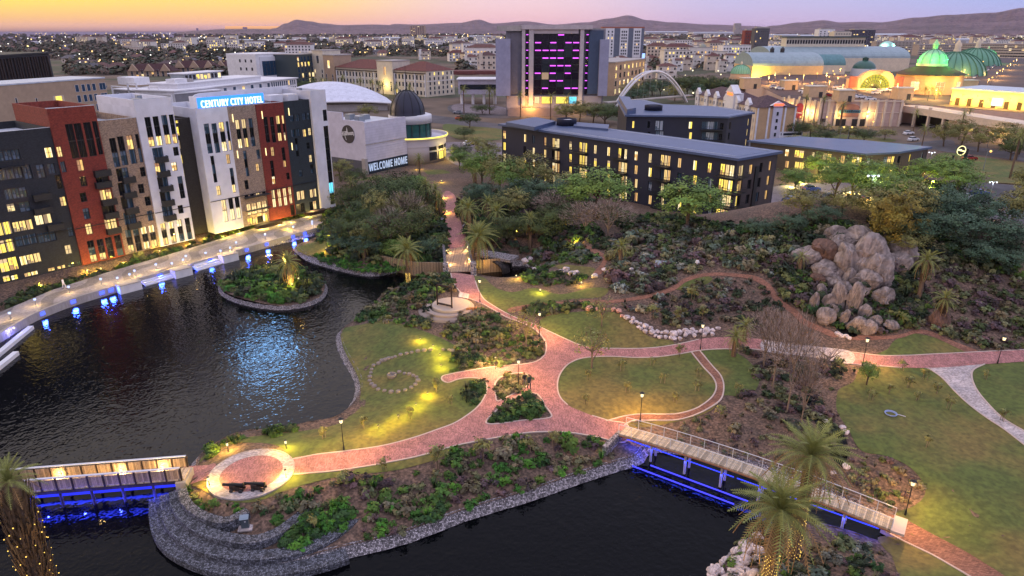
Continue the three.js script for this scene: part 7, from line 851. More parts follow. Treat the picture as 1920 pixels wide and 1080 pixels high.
{
  const t = thing('white_stone_edging', 'row of pale boulders edging the dark slope above the lawn', 'boulder row', [0, 0, 0]);
  const S = [[860, 222, 26], [910, 230, 20], [895, 256, 18], [930, 252, 17], [960, 268, 19], [950, 290, 18], [1000, 285, 24], [965, 300, 17], [1000, 325, 22], [1050, 325, 26], [1040, 300, 18], [1075, 357, 16], [1110, 365, 20], [1090, 325, 18], [1125, 335, 15], [1155, 332, 22], [1150, 368, 18], [1190, 370, 17], [1212, 342, 30], [1255, 330, 22], [1215, 376, 20], [1258, 378, 18], [1300, 320, 24], [1300, 350, 22], [1330, 332, 18], [1350, 308, 18], [1345, 334, 17], [1375, 325, 18], [1370, 354, 18], [1420, 325, 22], [1460, 315, 28], [1440, 350, 20], [1500, 318, 20], [1500, 346, 18], [1545, 300, 18]];
  for (const [x, y, r] of S) { const p = on(960 + x / 4, 540 + (y + r * 0.5) / 4), m = px2m(p, r / 4) * 1.05; p.y += m * 0.45; rock(t, p, m, m * 0.85, m, rockM.white); }
  const u = thing('pink_stone_edging', 'few pinkish boulders at the top of the upper lawn by the red footpath', 'boulder row', [0, 0, 0]); for (const [x, y, r] of [[580, 155, 30], [633, 157, 18], [695, 157, 14], [760, 162, 20], [800, 172, 24], [828, 208, 18]]) { const p = on(960 + x / 4, 540 + (y + r * 0.4) / 4), m = px2m(p, r / 4); p.y += m * 0.4; rock(u, p, m, m * 0.85, m, rockM.pink); }
  const v = thing('bank_boulders', 'pale boulders piled on the pond bank under the two lit date palms', 'boulder bank', [0, 0, 0]), poly = onPlan([[1322, 1092], [1345, 1056], [1385, 1022], [1416, 1000], [1432, 1012], [1424, 1095]]); let n = 0; for (let i = 0; i < 900 && n < 46; i++) { const p = on(rr(1322, 1432), rr(1000, 1095)); if (!within(p, poly)) continue; const m = rr(0.26, 0.55); p.y += m * 0.3; rock(v, p, m, m * 0.8, m * 1.1, rockM.white); n++; }
  const w = thing('pond_stones', 'white stones round the little pond right of the stone bridge', 'boulders', [0, 0, 0]); for (const [x, y, r] of [[985, 492, 8], [994, 488, 6], [1002, 506, 5], [1052, 512, 7], [1062, 508, 8], [1072, 516, 8], [1080, 512, 6], [1135, 507, 7], [1142, 520, 7], [1115, 520, 7], [1184, 508, 6], [1189, 516, 7], [1012, 478, 5], [1150, 524, 5]]) { const p = on(x, y), m = px2m(p, r); p.y += m * 0.3; rock(w, p, m, m * 0.8, m, rockM.white); }
  const s = thing('stream_stones', 'pale stones along the stream below the bare copse', 'boulders', [0, 0, 0]); for (const [x, y, r] of [[1533, 775, 5], [1540, 783, 6], [1548, 792, 6], [1580, 805, 7], [1586, 812, 6], [1586, 876, 7], [1562, 890, 6], [1570, 628, 6], [1578, 631, 5], [1586, 632, 5], [1592, 636, 5]]) { const p = on(x, y), m = px2m(p, r); p.y += m * 0.3; rock(s, p, m, m * 0.75, m, rockM.white); }
  struct('stream', sheet([[1512, 742], [1524, 744], [1548, 780], [1580, 812], [1590, 850], [1576, 880], [1556, 850], [1536, 806], [1518, 772]], 0.06, 2), M.dimReflectWater);
}
{ // round stone platform with a timber frame
  const c = on(846, 577), Y = c.y + 0.25, t = thing('viewing_platform', 'round pale stone platform with a dark timber frame standing on it', 'platform', [c.x, Y, c.z]), r = 2.75;
  part('top_disc', lathe([[0.02, 0.34], [r - 0.1, 0.34], [r, 0.28], [r, -0.6]], 40), wall('#b8a696'), t); part('lower_step', lathe([[r, 0.02], [r + 0.75, 0.02], [r + 0.8, -0.04], [r + 0.8, -0.9]], 40).translate(-0.25, 0, 0.15), wall('#a8968a'), t); part('lower_step', lathe([[r, -0.3], [r + 1.4, -0.3], [r + 1.4, -1.2]], 40).translate(-0.5, 0, 0.3), wall('#9a8a80'), t);
  for (const [x, z] of [[-1.9, 0.3], [0.25, 1.5]]) part('frame_post', box(0.2, 3.1, 0.2, x, 0.35, z), M.darkwood, t); const a = Math.atan2(-1.2, 2.15); for (const y of [3.3, 0.5]) part('frame_beam', box(2.46, 0.22, 0.2, 0, 0, 0, a).translate(-0.82, y, 0.9), M.darkwood, t);
  for (let i = 0; i < 5; i++) part('step', box(1.6, 0.16, 0.4, 1.6, 0.3 - i * 0.02, -2.4 - i * 0.42, -0.5), M.pale, t);
  part('wooden_edge', box(2.4, 0.5, 0.16, 2.6, -0.2, 1.4, 0.3), wall('#c88a58', TX.plank), t);
}
{ // spiral of stones on the left lawn
  const t = thing('stone_spiral', 'spiral of small round stones laid out on the lakeside lawn', 'stone spiral', [0, 0, 0]), sg = lathe([[0.02, 0.2], [0.1, 0.24], [0.2, 0.26], [0.27, 0.2], [0.29, 0.05], [0.27, -0.1]], 10), m = wall('#8c8078');
  for (const [x, y] of [[1690, 600], [1680, 570], [1665, 550], [1640, 525], [1615, 510], [1585, 495], [1542, 490], [1520, 472], [1472, 475], [1448, 468], [1403, 465], [1310, 465], [1262, 472], [1215, 478], [1168, 487], [1130, 495], [1085, 505], [1045, 520], [1020, 528], [995, 533], [970, 543], [945, 550], [920, 570], [883, 585], [868, 615], [862, 640], [855, 670], [853, 700], [868, 725], [888, 742], [918, 765], [965, 775], [1015, 785], [1068, 782], [1120, 770], [1165, 750], [1195, 728], [1215, 700], [1205, 672], [1180, 660], [1150, 650], [1115, 645], [1075, 635]]) { const p = on(480 + x / 4, 540 + y / 4), s = part('stone', sg, m, t); s.position.copy(p); s.scale.setScalar(rr(0.8, 1.15)); s.rotation.y = rnd() * 6; }
  const p = on(735, 707), c = part('stone_basin', lathe([[0.05, 0.1], [0.34, 0.12], [0.38, 0.42], [0.5, 0.46], [0.6, 0.36], [0.52, 0]], 20), m, t); c.position.copy(p);
}
// ───────── lamps ─────────
{
  const mk = () => { const t = thing('lamp_post', 'x', 'lamp post', [0, 0, 0], 0, 'lantern posts along the park paths'); part('pole', [cyl(0.09, 0.07, 0.5, 0, 0, 0, 10), cyl(0.045, 0.03, 2.5, 0, 0.5, 0, 8)], M.black, t); part('lantern', cyl(0.13, 0.19, 0.34, 0, 3.1, 0, 6), M.warm, t); part('lantern_roof', [cyl(0.3, 0.04, 0.16, 0, 3.52, 0, 6), ...[0, 1, 2, 3].map((i) => bar(V(0.1 * Math.cos(i * 1.57), 3.2, 0.1 * Math.sin(i * 1.57)), V(0.26 * Math.cos(i * 1.57), 3.54, 0.26 * Math.sin(i * 1.57)), 0.014, 4))], M.black, t); part('lantern_base', cyl(0.04, 0.07, 0.06, 0, 3.03, 0, 6), M.black, t); point(t, [0, 3.3, 0], [1, 0.56, 0.17], 105, 4); return t; };
  let first; for (const [x, y, lab] of [[645, 845, 'lamp post on the lake lawn above the lower path'], [1200, 792, 'lamp post at the head of the plank bridge'], [1011, 632, 'lamp post on the main path bend under the thin tree'], [972, 727, 'lamp post in the small planter by the two walkers'], [1313, 656, 'lamp post where the narrow red loop leaves the right path'], [1617, 685, 'lamp post at the start of the red brick stretch'], [1870, 682, 'lamp post far right above the pale path fork'], [1697, 966, 'lamp post by the dark round bed near the plank bridge end'], [900, 567, 'lamp post beside the upper main path near the platform'], [929, 693, 'short lamp post by the path stub']]) { const p = on(x, y); if (!first) { first = mk(); first.position.copy(p); first.userData.label = lab; } else copy(first, p.toArray(), rnd(), lab, /short/.test(lab) ? 0.5 : 1); }
}
{
  const blue = (n, label, group, cat, list, build) => { let first; for (const [x, y, dx] of list) { const p = n === 'promenade_bollard' ? at(x, y, PY + 0.02) : on(x, y); if (!first) { first = build(thing(n, label, cat, p.toArray(), 0, group)); } else copy(first, p.toArray(), 0); } };
  blue('promenade_bollard', 'short bollard lamp with a blue white head on the promenade edge', 'bollard lamps along the promenade', 'bollard lamp', [[21, 599], [68, 573], [131, 549], [191, 534], [222, 532], [245, 525], [254, 518], [294, 506], [324, 504], [345, 497], [350, 490], [387, 484], [415, 480], [433, 474], [444, 464], [498, 449], [551, 434], [586, 424], [586, 428]], (t) => { part('post', cyl(0.05, 0.035, 0.84, 0, 0, 0, 8), M.steel, t); part('lamp_head', ball(0.19, 0, 1.03, 0, 10, 8), glow([0.45, 0.55, 1], 6), t); part('cap', cyl(0.2, 0.14, 0.05, 0, 1.21, 0, 10), M.steel, t); point(t, [0, 1.06, 0], [1, 0.64, 0.18], 9, 3); return t; });
  blue('path_bollard', 'low bollard lamp with a warm head beside the round plaza', 'bollard lamps by the round plaza', 'bollard lamp', [[428, 846], [537, 842], [537, 898], [393, 912]], (t) => { part('post', cyl(0.05, 0.035, 0.65, 0, 0, 0, 8), M.black, t); part('lamp_head', cyl(0.09, 0.1, 0.3, 0, 0.65, 0, 10), M.warm, t); part('cap', cyl(0.13, 0.12, 0.05, 0, 0.97, 0, 10), M.black, t); point(t, [0, 0.88, 0], [1, 0.62, 0.08], 30, 2); return t; });
  blue('lawn_spotlight', 'small hooded lawn light throwing a bright yellow pool on the grass', 'lawn lights in a curve on the lakeside lawn', 'garden light', [[788, 641], [812, 654], [825, 671], [827, 691], [802, 744], [780, 765], [747, 787], [710, 806]], (t) => { part('stem', [cyl(0.014, 0.014, 0.6, 0, 0, -0.11, 6), box(0.02, 0.02, 0.12, 0, 0.58, -0.06)], M.black, t); part('lamp_head', cyl(0.07, 0.06, 0.12, 0, 0.44, 0, 10), M.warm, t); part('hood', lathe([[0.02, 0.06], [0.11, 0], [0.12, -0.02]], 12).translate(0, 0.575, 0), M.black, t); point(t, [0, 0.48, 0], [1, 0.7, 0.03], 20, 2); return t; });
  blue('garden_uplight', 'small garden light glowing yellow among low plants', 'garden lights in the planting', 'garden light', [[1013, 549], [1090, 535], [968, 522], [1078, 460], [968, 440], [500, 505], [548, 538], [560, 527], [612, 470], [640, 452], [618, 448], [828, 342], [832, 372], [838, 400], [568, 452], [530, 458], [165, 512], [190, 508], [300, 475], [357, 462], [232, 497], [385, 452], [80, 540], [450, 440], [490, 432], [525, 424], [545, 420], [580, 408], [785, 318], [1590, 365], [540, 432], [420, 448]], (t) => { part('stem', cyl(0.03, 0.03, 0.4, 0, 0, 0, 6), M.black, t); part('lamp_head', ball(0.11, 0, 0.48, 0, 8, 6), M.warm, t); point(t, [0, 0.75, 0.25], [1, 0.68, 0.08], 20, 4); return t; });
  blue('tree_floodlight', 'small ground floodlight lighting a tree by the low block', 'tree floodlights by the low block', 'floodlight', [[1482, 352], [1500, 345], [1524, 336], [1538, 330], [1592, 362], [1612, 366], [1650, 345], [1745, 345], [1738, 356], [1633, 375]], (t) => { part('housing', box(0.4, 0.24, 0.3, 0, 0.1, 0), M.black, t); part('lamp_face', box(0.32, 0.04, 0.22, 0, 0.35, 0), M.warm, t); point(t, [0, 0.9, 0.6], [0.95, 0.8, 0.2], 110, 6); return t; });
  blue('double_lamp_post', 'white lamp post with two curved heads in the parking', 'double lamp posts in the parking', 'lamp post', [[1626, 392], [1852, 384], [1740, 320]], (t) => { part('pole', cyl(0.07, 0.05, 5.2, 0, 0, 0, 8), M.steel, t); for (const s of [-1, 1]) { part('arm', tube([V(0, 5, 0), V(0.3 * s, 5.35, 0), V(0.75 * s, 5.3, 0)], 0.04, 5, 8), M.steel, t); part('lamp_head', ball(0.17, 0.8 * s, 5.24, 0, 8, 6), glow([0.9, 0.95, 1], 2), t); } point(t, [0, 5.1, 0.3], [0.85, 0.9, 1], 12, 4); return t; });
  blue('street_lamp', 'tall street lamp with a bright amber head near the mall road', 'amber street lamps near the mall', 'street lamp', [[1628, 256], [1588, 268], [1493, 246], [1514, 256], [1542, 246], [1573, 268], [1809, 240], [1856, 248], [1770, 244], [1440, 262], [1849, 283], [1843, 320]], (t) => { part('pole', cyl(0.1, 0.06, 5.5, 0, 0, 0, 8), M.steel, t); part('arm', bar(V(0, 5.4, 0), V(0.8, 5.6, 0), 0.05, 5), M.steel, t); part('lamp_head', ball(0.34, 0.9, 5.55, 0, 8, 6), M.amber, t); point(t, [0.9, 5.4, 0], [1, 0.6, 0.22], 110, 6); return t; });
}
// ───────── small things ─────────
{
  const mk = (x, y, turn, label) => { const p = on(x, y), t = thing('cannon', label, 'cannon', [p.x, p.y + 0.08, p.z], turn); const iron = mat('#1b1b1f', { roughness: 0.5, metalness: 0.5 }); part('barrel', lathe([[0.02, 0], [0.16, 0.02], [0.19, 0.1], [0.16, 0.2], [0.15, 0.9], [0.12, 1.7], [0.15, 1.85], [0.14, 1.95], [0.06, 1.95], [0.05, 1.7]], 20).rotateZ(Math.PI / 2 + 0.04).translate(0.75, 0.62, 0), iron, t); for (const z of [-0.22, 0.22]) { const s = new THREE.Shape([[-0.5, 0.14], [0.75, 0.14], [0.75, 0.3], [0.45, 0.36], [0.4, 0.46], [0.05, 0.48], [0, 0.6], [-0.5, 0.62]].map(([a, b]) => new THREE.Vector2(a, b))); part('cheek', new THREE.ExtrudeGeometry(s, { depth: 0.09, bevelEnabled: false }).translate(0, 0, z - 0.045), M.darkwood, t); for (const u of [-0.3, 0.55]) part('wheel', cyl(0.17, 0.17, 0.09, 0, 0, 0, 16).rotateX(Math.PI / 2).translate(u, 0.17, z * 1.55), M.charcoal, t); } part('axle', [bar(V(-0.3, 0.17, -0.36), V(-0.3, 0.17, 0.36), 0.04), bar(V(0.55, 0.17, -0.36), V(0.55, 0.17, 0.36), 0.04)], iron, t); };
  mk(444, 921, -0.1, 'black cannon on a low carriage at the plaza rim, pointing left'); mk(484, 919, -0.1, 'second black cannon right behind the other on the plaza rim');
  { const p = on(461, 990), t = thing('information_plinth', 'grey metal information stand on a pale slab by the stepped walls', 'information stand', [p.x, p.y, p.z], 0.2); part('slab', box(1.15, 0.12, 1.0, 0, 0, 0), M.pale, t); part('body', box(0.62, 1.0, 0.36, 0, 0.12, 0), mat('#5c6870', { metalness: 0.5, roughness: 0.4 }), t); part('top_plate', box(0.72, 0.06, 0.5, 0, 1.1, 0.05, 0, 0.35), mat('#7f8c96', { metalness: 0.5, roughness: 0.3 }), t); part('plaque', box(0.12, 0.1, 0.02, 0.05, 0.72, 0.19), M.frameW, t); }
  { const p = on(1670, 777), t = thing('garden_hose', 'pale blue garden hose coiled on the right lawn with its end trailing', 'hose', [p.x, p.y + 0.06, p.z]); const hz = mat('#8a9ac4', { roughness: 0.5 }); part('coil', [0, 1, 2].map((i) => new THREE.TorusGeometry(0.52 + 0.03 * i, 0.045, 8, 40).rotateX(Math.PI / 2).translate(0, 0.05 * i, 0)), hz, t, 'stuff'); part('loose_end', tube([V(0.5, 0.03, 0.1), V(0.8, 0.03, 0.25), V(1.25, 0.03, 0.6)], 0.045, 6, 12), mat('#c9c4c8'), t); }
  { const p = on(1238, 503), t = thing('garden_sign', 'grey slab sign among the scrub right of the pond', 'sign', [p.x, p.y, p.z], -0.3); part('slab', box(1.6, 1.1, 0.14, 0, 0.1, 0, 0, -0.7), M.steel, t); part('foot', box(1.2, 0.3, 0.5, 0, 0, -0.2), M.concrete, t); }
  { const p = at(1797, 306, 2), t = thing('round_lit_sign', 'tall black sign pylon with a yellow lit ring and script band by the right road', 'sign', [p.x, 2, p.z], 0.1), h = rise(p, 276) - 2, y = glow([1, 0.9, 0.4], 1.8); part('post', [box(0.9, h * 0.9, 0.4, 1.8, 0, 0), box(0.5, h * 0.5, 0.4, -2.2, 0, 0)], M.black, t); part('backing', new THREE.CylinderGeometry(1.5, 1.5, 0.3, 36).rotateX(Math.PI / 2).translate(-0.2, h * 0.8, 0.1), M.black, t); part('lit_ring', new THREE.TorusGeometry(1.35, 0.11, 8, 44).translate(-0.2, h * 0.8, 0.3), y, t); part('script_band', [box(2.3, 0.36, 0.14, 0, 0, 0, 0, 0, -0.2).translate(-0.2, h * 0.8 - 0.2, 0.32), box(0.8, 0.28, 0.14, -0.6, h * 0.8 + 0.12, 0.32)], y, t); }
  { const g = thing('timber_steps', 'white timber steps and block piers down to the water below the hotel', 'steps', [0, 0, 0]); for (const [a, b] of [[[258, 521], [312, 506]], [[355, 494], [403, 480]]]) { const P = at(...a, PY), Q = at(...b, PY), f = frameAt(P, Q), nx = -(Q.z - P.z) / f.len, nz = (Q.x - P.x) / f.len; for (let i = 0; i < 4; i++) { const m = along(P, Q, 0.5); part('step', box(f.len, 0.3, 0.5, 0, 0, 0, f.turn).translate(m.x + nx * (0.5 + i * 0.5), 0.62 - i * 0.24, m.z + nz * (0.5 + i * 0.5)), M.white, g); } } for (const [x, y] of [[235, 531], [334, 504], [422, 477]]) { const p = at(x, y, PY), w = x === 235 ? 3.4 : 3.0; part('block_pier', box(w, 1.75, 2.2, 0, 0, 0, 0.87).translate(p.x + 0.7, -0.4, p.z + 0.55), M.white, g); part('pier_top', box(w + 0.16, 0.1, 2.36, 0, 0, 0, 0.87).translate(p.x + 0.7, 1.36, p.z + 0.55), M.concrete, g); } }
  { const t = thing('mooring_dock', 'white floating dock beams at the left edge below the promenade', 'dock', [0, 0, 0]); for (const [a, b] of [[[-30, 684], [38, 628]], [[38, 628], [58, 612]], [[-20, 700], [30, 660]]]) { const P = at(...a, 0.4), Q = at(...b, 0.4), f = frameAt(P, Q), m = along(P, Q, 0.5); part('beam', box(f.len, 0.5, 0.7, 0, 0, 0, f.turn).translate(m.x, 0, m.z), M.white, t); } point(t, at(24, 620, 0.9).toArray(), [0.2, 0.2, 1], 12, 4); part('dock_lamp', ball(0.14, ...at(26, 615, 1.1).toArray(), 8, 6), M.warm, t); }
}
{ // blue lamps under the promenade edge
  let first; for (const [x, y] of [[80, 590], [140, 569], [195, 553], [228, 549], [262, 535], [300, 519], [330, 512], [356, 503], [395, 489], [437, 478], [470, 470], [505, 459], [555, 445], [575, 440]]) {
    const q = at(x, y, 0.6); let k = 1; for (let i = 1; i < promO.length - 1; i++) if (Math.hypot(promO[i].x - q.x, promO[i].z - q.z) < Math.hypot(promO[k].x - q.x, promO[k].z - q.z)) k = i; const a = promO[k - 1], b = promO[k + 1], l = Math.hypot(b.x - a.x, b.z - a.z), n = V(-(b.z - a.z) / l, 0, (b.x - a.x) / l), pos = [promO[k].x + n.x * 0.3, 0.85, promO[k].z + n.z * 0.34], turn = Math.atan2(n.x, n.z);
    if (first) { copy(first, pos, turn); continue; } const t = thing('quay_light', 'small blue lamp on the quay wall of the promenade just above the water', 'wall lamp', pos, turn, 'blue lamps along the quay wall'); part('bracket', box(0.3, 0.3, 0.12, 0, -0.15, -0.06), M.steel, t); part('lamp_face', box(0.8, 0.6, 0.06, 0, -0.4, 0.04), M.blueLamp, t); const r = new THREE.RectAreaLight(new THREE.Color(0.03, 0.08, 1), 150 * DIM, 0.8, 0.6); r.name = 'blue_light'; r.position.set(0, -0.1, 0.12); r.rotation.y = Math.PI; t.add(r); first = t; }
}
// saplings with stakes
{
  const st = (label, group, list, off) => { for (const [x, y, k] of list) { const p = on(off[0] + x / 4, off[1] + y / 4), h = rr(1.1, 1.7) * (k || 1), t = tree('sapling', p, h, h * 0.34, label, group, 'sapling'); for (const s of [-1, 1]) part('stake', cyl(0.025, 0.025, h * 0.9, s * 0.22, 0, 0.05, 5), M.wood, t); part('tie', bar(V(-0.22, h * 0.6, 0.05), V(0.22, h * 0.6, 0.05), 0.015, 4), M.wood, t); } };
  st('staked sapling on the oval lawn', 'saplings on the oval lawn', [[825, 622], [1050, 583], [575, 692], [1400, 664], [1130, 718], [1388, 778], [865, 782, 0.8], [555, 875], [1225, 864], [1690, 795, 1.2], [1255, 515]], [960, 540]);
  st('staked sapling on the right lawn', 'saplings on the right lawn', [[1000, 620], [1175, 690], [1055, 750], [910, 792], [770, 845], [1115, 845], [1260, 795], [1350, 914], [1625, 685], [1190, 1190], [1755, 1000]], [1440, 540]); tree('round', on(1624, 722), 3, 1.2, 'small dense green tree under the lamp at the red brick stretch', undefined);
  st('staked sapling on the lakeside lawn', 'saplings on the lakeside lawn', [[1355, 775], [1160, 985], [1460, 872], [810, 1052], [510, 1130]], [480, 540]);
  st('staked sapling in the shrub bed below the path', 'saplings in the lower shrub bed', [[660, 430, 1.4], [962, 290, 1.2], [1362, 268, 1.5], [1690, 225, 1.6], [430, 740, 1.2], [2040, 150, 1.5], [2240, 110, 1.4]], [480, 810]);
  st('staked sapling on the dark slope or the bank', 'saplings on the planted slopes', [[1050, 235, 1.8], [1350, 110, 1.6], [1430, 240, 1.6], [1250, 270, 1.6], [1560, 980, 1.2], [-320, 400, 1.4], [-90, 430, 1.2]], [960, 540]);
}
// ───────── people ─────────
const { MarchingCubes } = await import('three/addons/objects/MarchingCubes.js');
function field(bones, lo, size, res) {   // joins tapered capsules into one skin; colour from the nearest bone
  const mc = new MarchingCubes(res, new THREE.MeshStandardMaterial(), false, false, 60000); mc.isolation = 0; let k = 0; const q = V(0, 0, 0);
  const dist = (p, b) => { const [A, B, r0, r1] = b, dx = B.x - A.x, dy = B.y - A.y, dz = B.z - A.z, t = clamp(((p.x - A.x) * dx + (p.y - A.y) * dy + (p.z - A.z) * dz) / (dx * dx + dy * dy + dz * dz + 1e-9)); return Math.hypot(p.x - A.x - dx * t, p.y - A.y - dy * t, p.z - A.z - dz * t) - mix(r0, r1, t); };
  for (let z = 0; z < res; z++) for (let y = 0; y < res; y++) for (let x = 0; x < res; x++) { q.set(lo.x + size * x / res, lo.y + size * y / res, lo.z + size * z / res); let d = 9; for (const b of bones) { const e = dist(q, b), s = b[5] ?? 0.02, h = clamp(0.5 + 0.5 * (d - e) / s); d = mix(d, e, h) - s * h * (1 - h); } mc.field[k++] = -d; }
  mc.update(); const n = mc.count, P = mc.positionArray, pos = [], col = [];
  for (let i = 0; i < n; i++) { const p = V((P[i * 3] + 1) / 2 * size + lo.x, (P[i * 3 + 1] + 1) / 2 * size + lo.y, (P[i * 3 + 2] + 1) / 2 * size + lo.z); pos.push(p.x, p.y, p.z); let best = 9, c = [1, 1, 1]; for (const b of bones) { const e = dist(p, b); if (e < best) { best = e; c = b[4]; } } col.push(...c); }
  const g = soup(pos, null, null, col); return g;
}
function person(label, p, turn, o) {
  const t = thing('person', label, 'person', [p.x, p.y, p.z], turn), S = C(o.shirt).toArray(), T = C(o.trousers).toArray(), K = C('#8a5f48').toArray(), H = C('#1c1613').toArray(), B = C('#1a1a1c').toArray(), w = o.stride ?? 0.16, ar = o.arm ?? 0.14;
  const bones = [[V(0, 1.0, 0), V(0, 1.2, 0), 0.145, 0.13, S, 0.06], [V(0, 1.2, 0), V(0, 1.4, -0.01), 0.13, 0.15, S, 0.06], [V(-0.16, 1.42, 0), V(0.16, 1.42, 0), 0.065, 0.065, S, 0.06], [V(0, 1.45, 0), V(0, 1.56, 0.015), 0.055, 0.052, K, 0.03], [V(-0.07, 0.95, 0), V(0.07, 0.95, 0), 0.125, 0.125, T, 0.05]];
  for (const s of [-1, 1]) { const z = s * w; bones.push([V(s * 0.09, 0.92, 0), V(s * 0.1, 0.5, z * 0.5 + 0.03), 0.095, 0.065, T, 0.03], [V(s * 0.1, 0.5, z * 0.5 + 0.03), V(s * 0.1, 0.1, z - 0.02), 0.062, 0.045, T, 0.02], [V(s * 0.1, 0.055, z - 0.04), V(s * 0.11, 0.045, z + 0.15), 0.05, 0.04, B, 0.02]); const e = V(s * (0.21 + ar * 0.4), 1.14, -s * w * 0.4 - 0.01), h = o.bend ? V(s * 0.1, 1.14, 0.26) : V(s * (0.22 + ar * 0.5), 0.9, -s * w * 0.7 + 0.06); bones.push([V(s * 0.18, 1.41, 0), e, 0.055, 0.045, S, 0.03], [e, h, 0.042, 0.032, o.sleeves ? S : K, 0.02]); bones.hands = (bones.hands ?? []).concat([[e, h, s]]); }
  const list = [field(bones, V(-0.95, -0.05, -0.95), 1.9, 76)];
  for (const [e, h, s] of bones.hands) { const d = h.clone().sub(e).normalize(), side = V(0, 0, 1).cross(d).normalize(), f = d.clone().cross(side), hb = [[h, h.clone().addScaledVector(d, 0.08), 0.03, 0.032, K, 0.012]]; for (let i = 0; i < 4; i++) { const b = h.clone().addScaledVector(d, 0.085).addScaledVector(f, (i - 1.5) * 0.02), L = [0.06, 0.072, 0.068, 0.05][i], m = b.clone().addScaledVector(d, L * 0.55), n = m.clone().addScaledVector(d, L * 0.4).addScaledVector(side, s * 0.02); hb.push([b, m, 0.0095, 0.009, K, 0.006], [m, n, 0.009, 0.008, K, 0.006]); } const th = h.clone().addScaledVector(d, 0.03).addScaledVector(f, 0.03); hb.push([th, th.clone().addScaledVector(d, 0.03).addScaledVector(f, 0.025), 0.011, 0.01, K, 0.008], [th.clone().addScaledVector(d, 0.03).addScaledVector(f, 0.025), th.clone().addScaledVector(d, 0.06).addScaledVector(f, 0.03), 0.01, 0.009, K, 0.006]); const c = h.clone().addScaledVector(d, 0.06); list.push(field(hb, V(c.x - 0.13, c.y - 0.13, c.z - 0.13), 0.26, 52)); }
  const y = 1.67; list.push(field([[V(0, y - 0.03, 0.005), V(0, y + 0.04, -0.01), 0.082, 0.092, K, 0.03], [V(0, y - 0.09, 0.03), V(0, y - 0.06, 0.03), 0.05, 0.06, K, 0.03], [V(0, y - 0.005, 0.09), V(0, y - 0.035, 0.108), 0.01, 0.016, K, 0.012], [V(-0.03, y - 0.075, 0.082), V(0.03, y - 0.075, 0.082), 0.012, 0.012, C('#7a4038').toArray(), 0.01], [V(-0.033, y + 0.005, 0.082), V(-0.032, y + 0.005, 0.083), 0.012, 0.012, B, 0.006], [V(0.033, y + 0.005, 0.082), V(0.032, y + 0.005, 0.083), 0.012, 0.012, B, 0.006], [V(-0.09, y, 0), V(-0.092, y - 0.03, 0), 0.016, 0.014, K, 0.01], [V(0.09, y, 0), V(0.092, y - 0.03, 0), 0.016, 0.014, K, 0.01]], V(-0.16, y - 0.17, -0.16), 0.32, 56));
  part('body', list, vcol(), t); part('hair', field([[V(0, y + 0.04, -0.03), V(0, y + 0.07, 0.0), 0.095, 0.085, H, 0.03], [V(0, y - 0.03, -0.06), V(0, y + 0.03, -0.05), 0.06, 0.085, H, 0.03]], V(-0.16, y - 0.17, -0.16), 0.32, 40), vcol(), t);
  if (o.bag) part('backpack', new THREE.CapsuleGeometry(0.13, 0.2, 4, 10).scale(1, 1, 0.6).translate(0, 1.22, -0.2), mat('#3a4450'), t);
  return t;
}
person('person in dark top and pale shorts walking on the path junction', on(983, 725), 0.5, { shirt: '#24242a', trousers: '#8a7f78' });
person('person in dark blue clothes walking beside another on the path junction', on(992, 729), 0.5, { shirt: '#22303c', trousers: '#1d2430', sleeves: 1, stride: 0.2 });
person('person in a white top standing on the scrub slope above the red footpath', on(1306, 506), -0.3, { shirt: '#e4e2e4', trousers: '#3a3434', sleeves: 1, bend: 1, stride: 0.03 });
person('person in white clothes walking on the promenade before the dark brick block', at(121, 541, PY + 0.02), 1.6, { shirt: '#e2e0e6', trousers: '#d8d4dc', sleeves: 1, stride: 0.26 });
{ const p = at(1342, 325, 12.1), q = at(1356, 324, 12.1); person('person in a pale blue top on the upper corner balcony, left of two', V(p.x, 12.06, p.z), 0.7, { shirt: '#8aa4c4', trousers: '#2c2c34', stride: 0.03 }); person('person in a red pink top on the upper corner balcony, right of two', V(q.x, 12.06, q.z), 0.7, { shirt: '#c06070', trousers: '#2c2c34', stride: 0.03 }); }
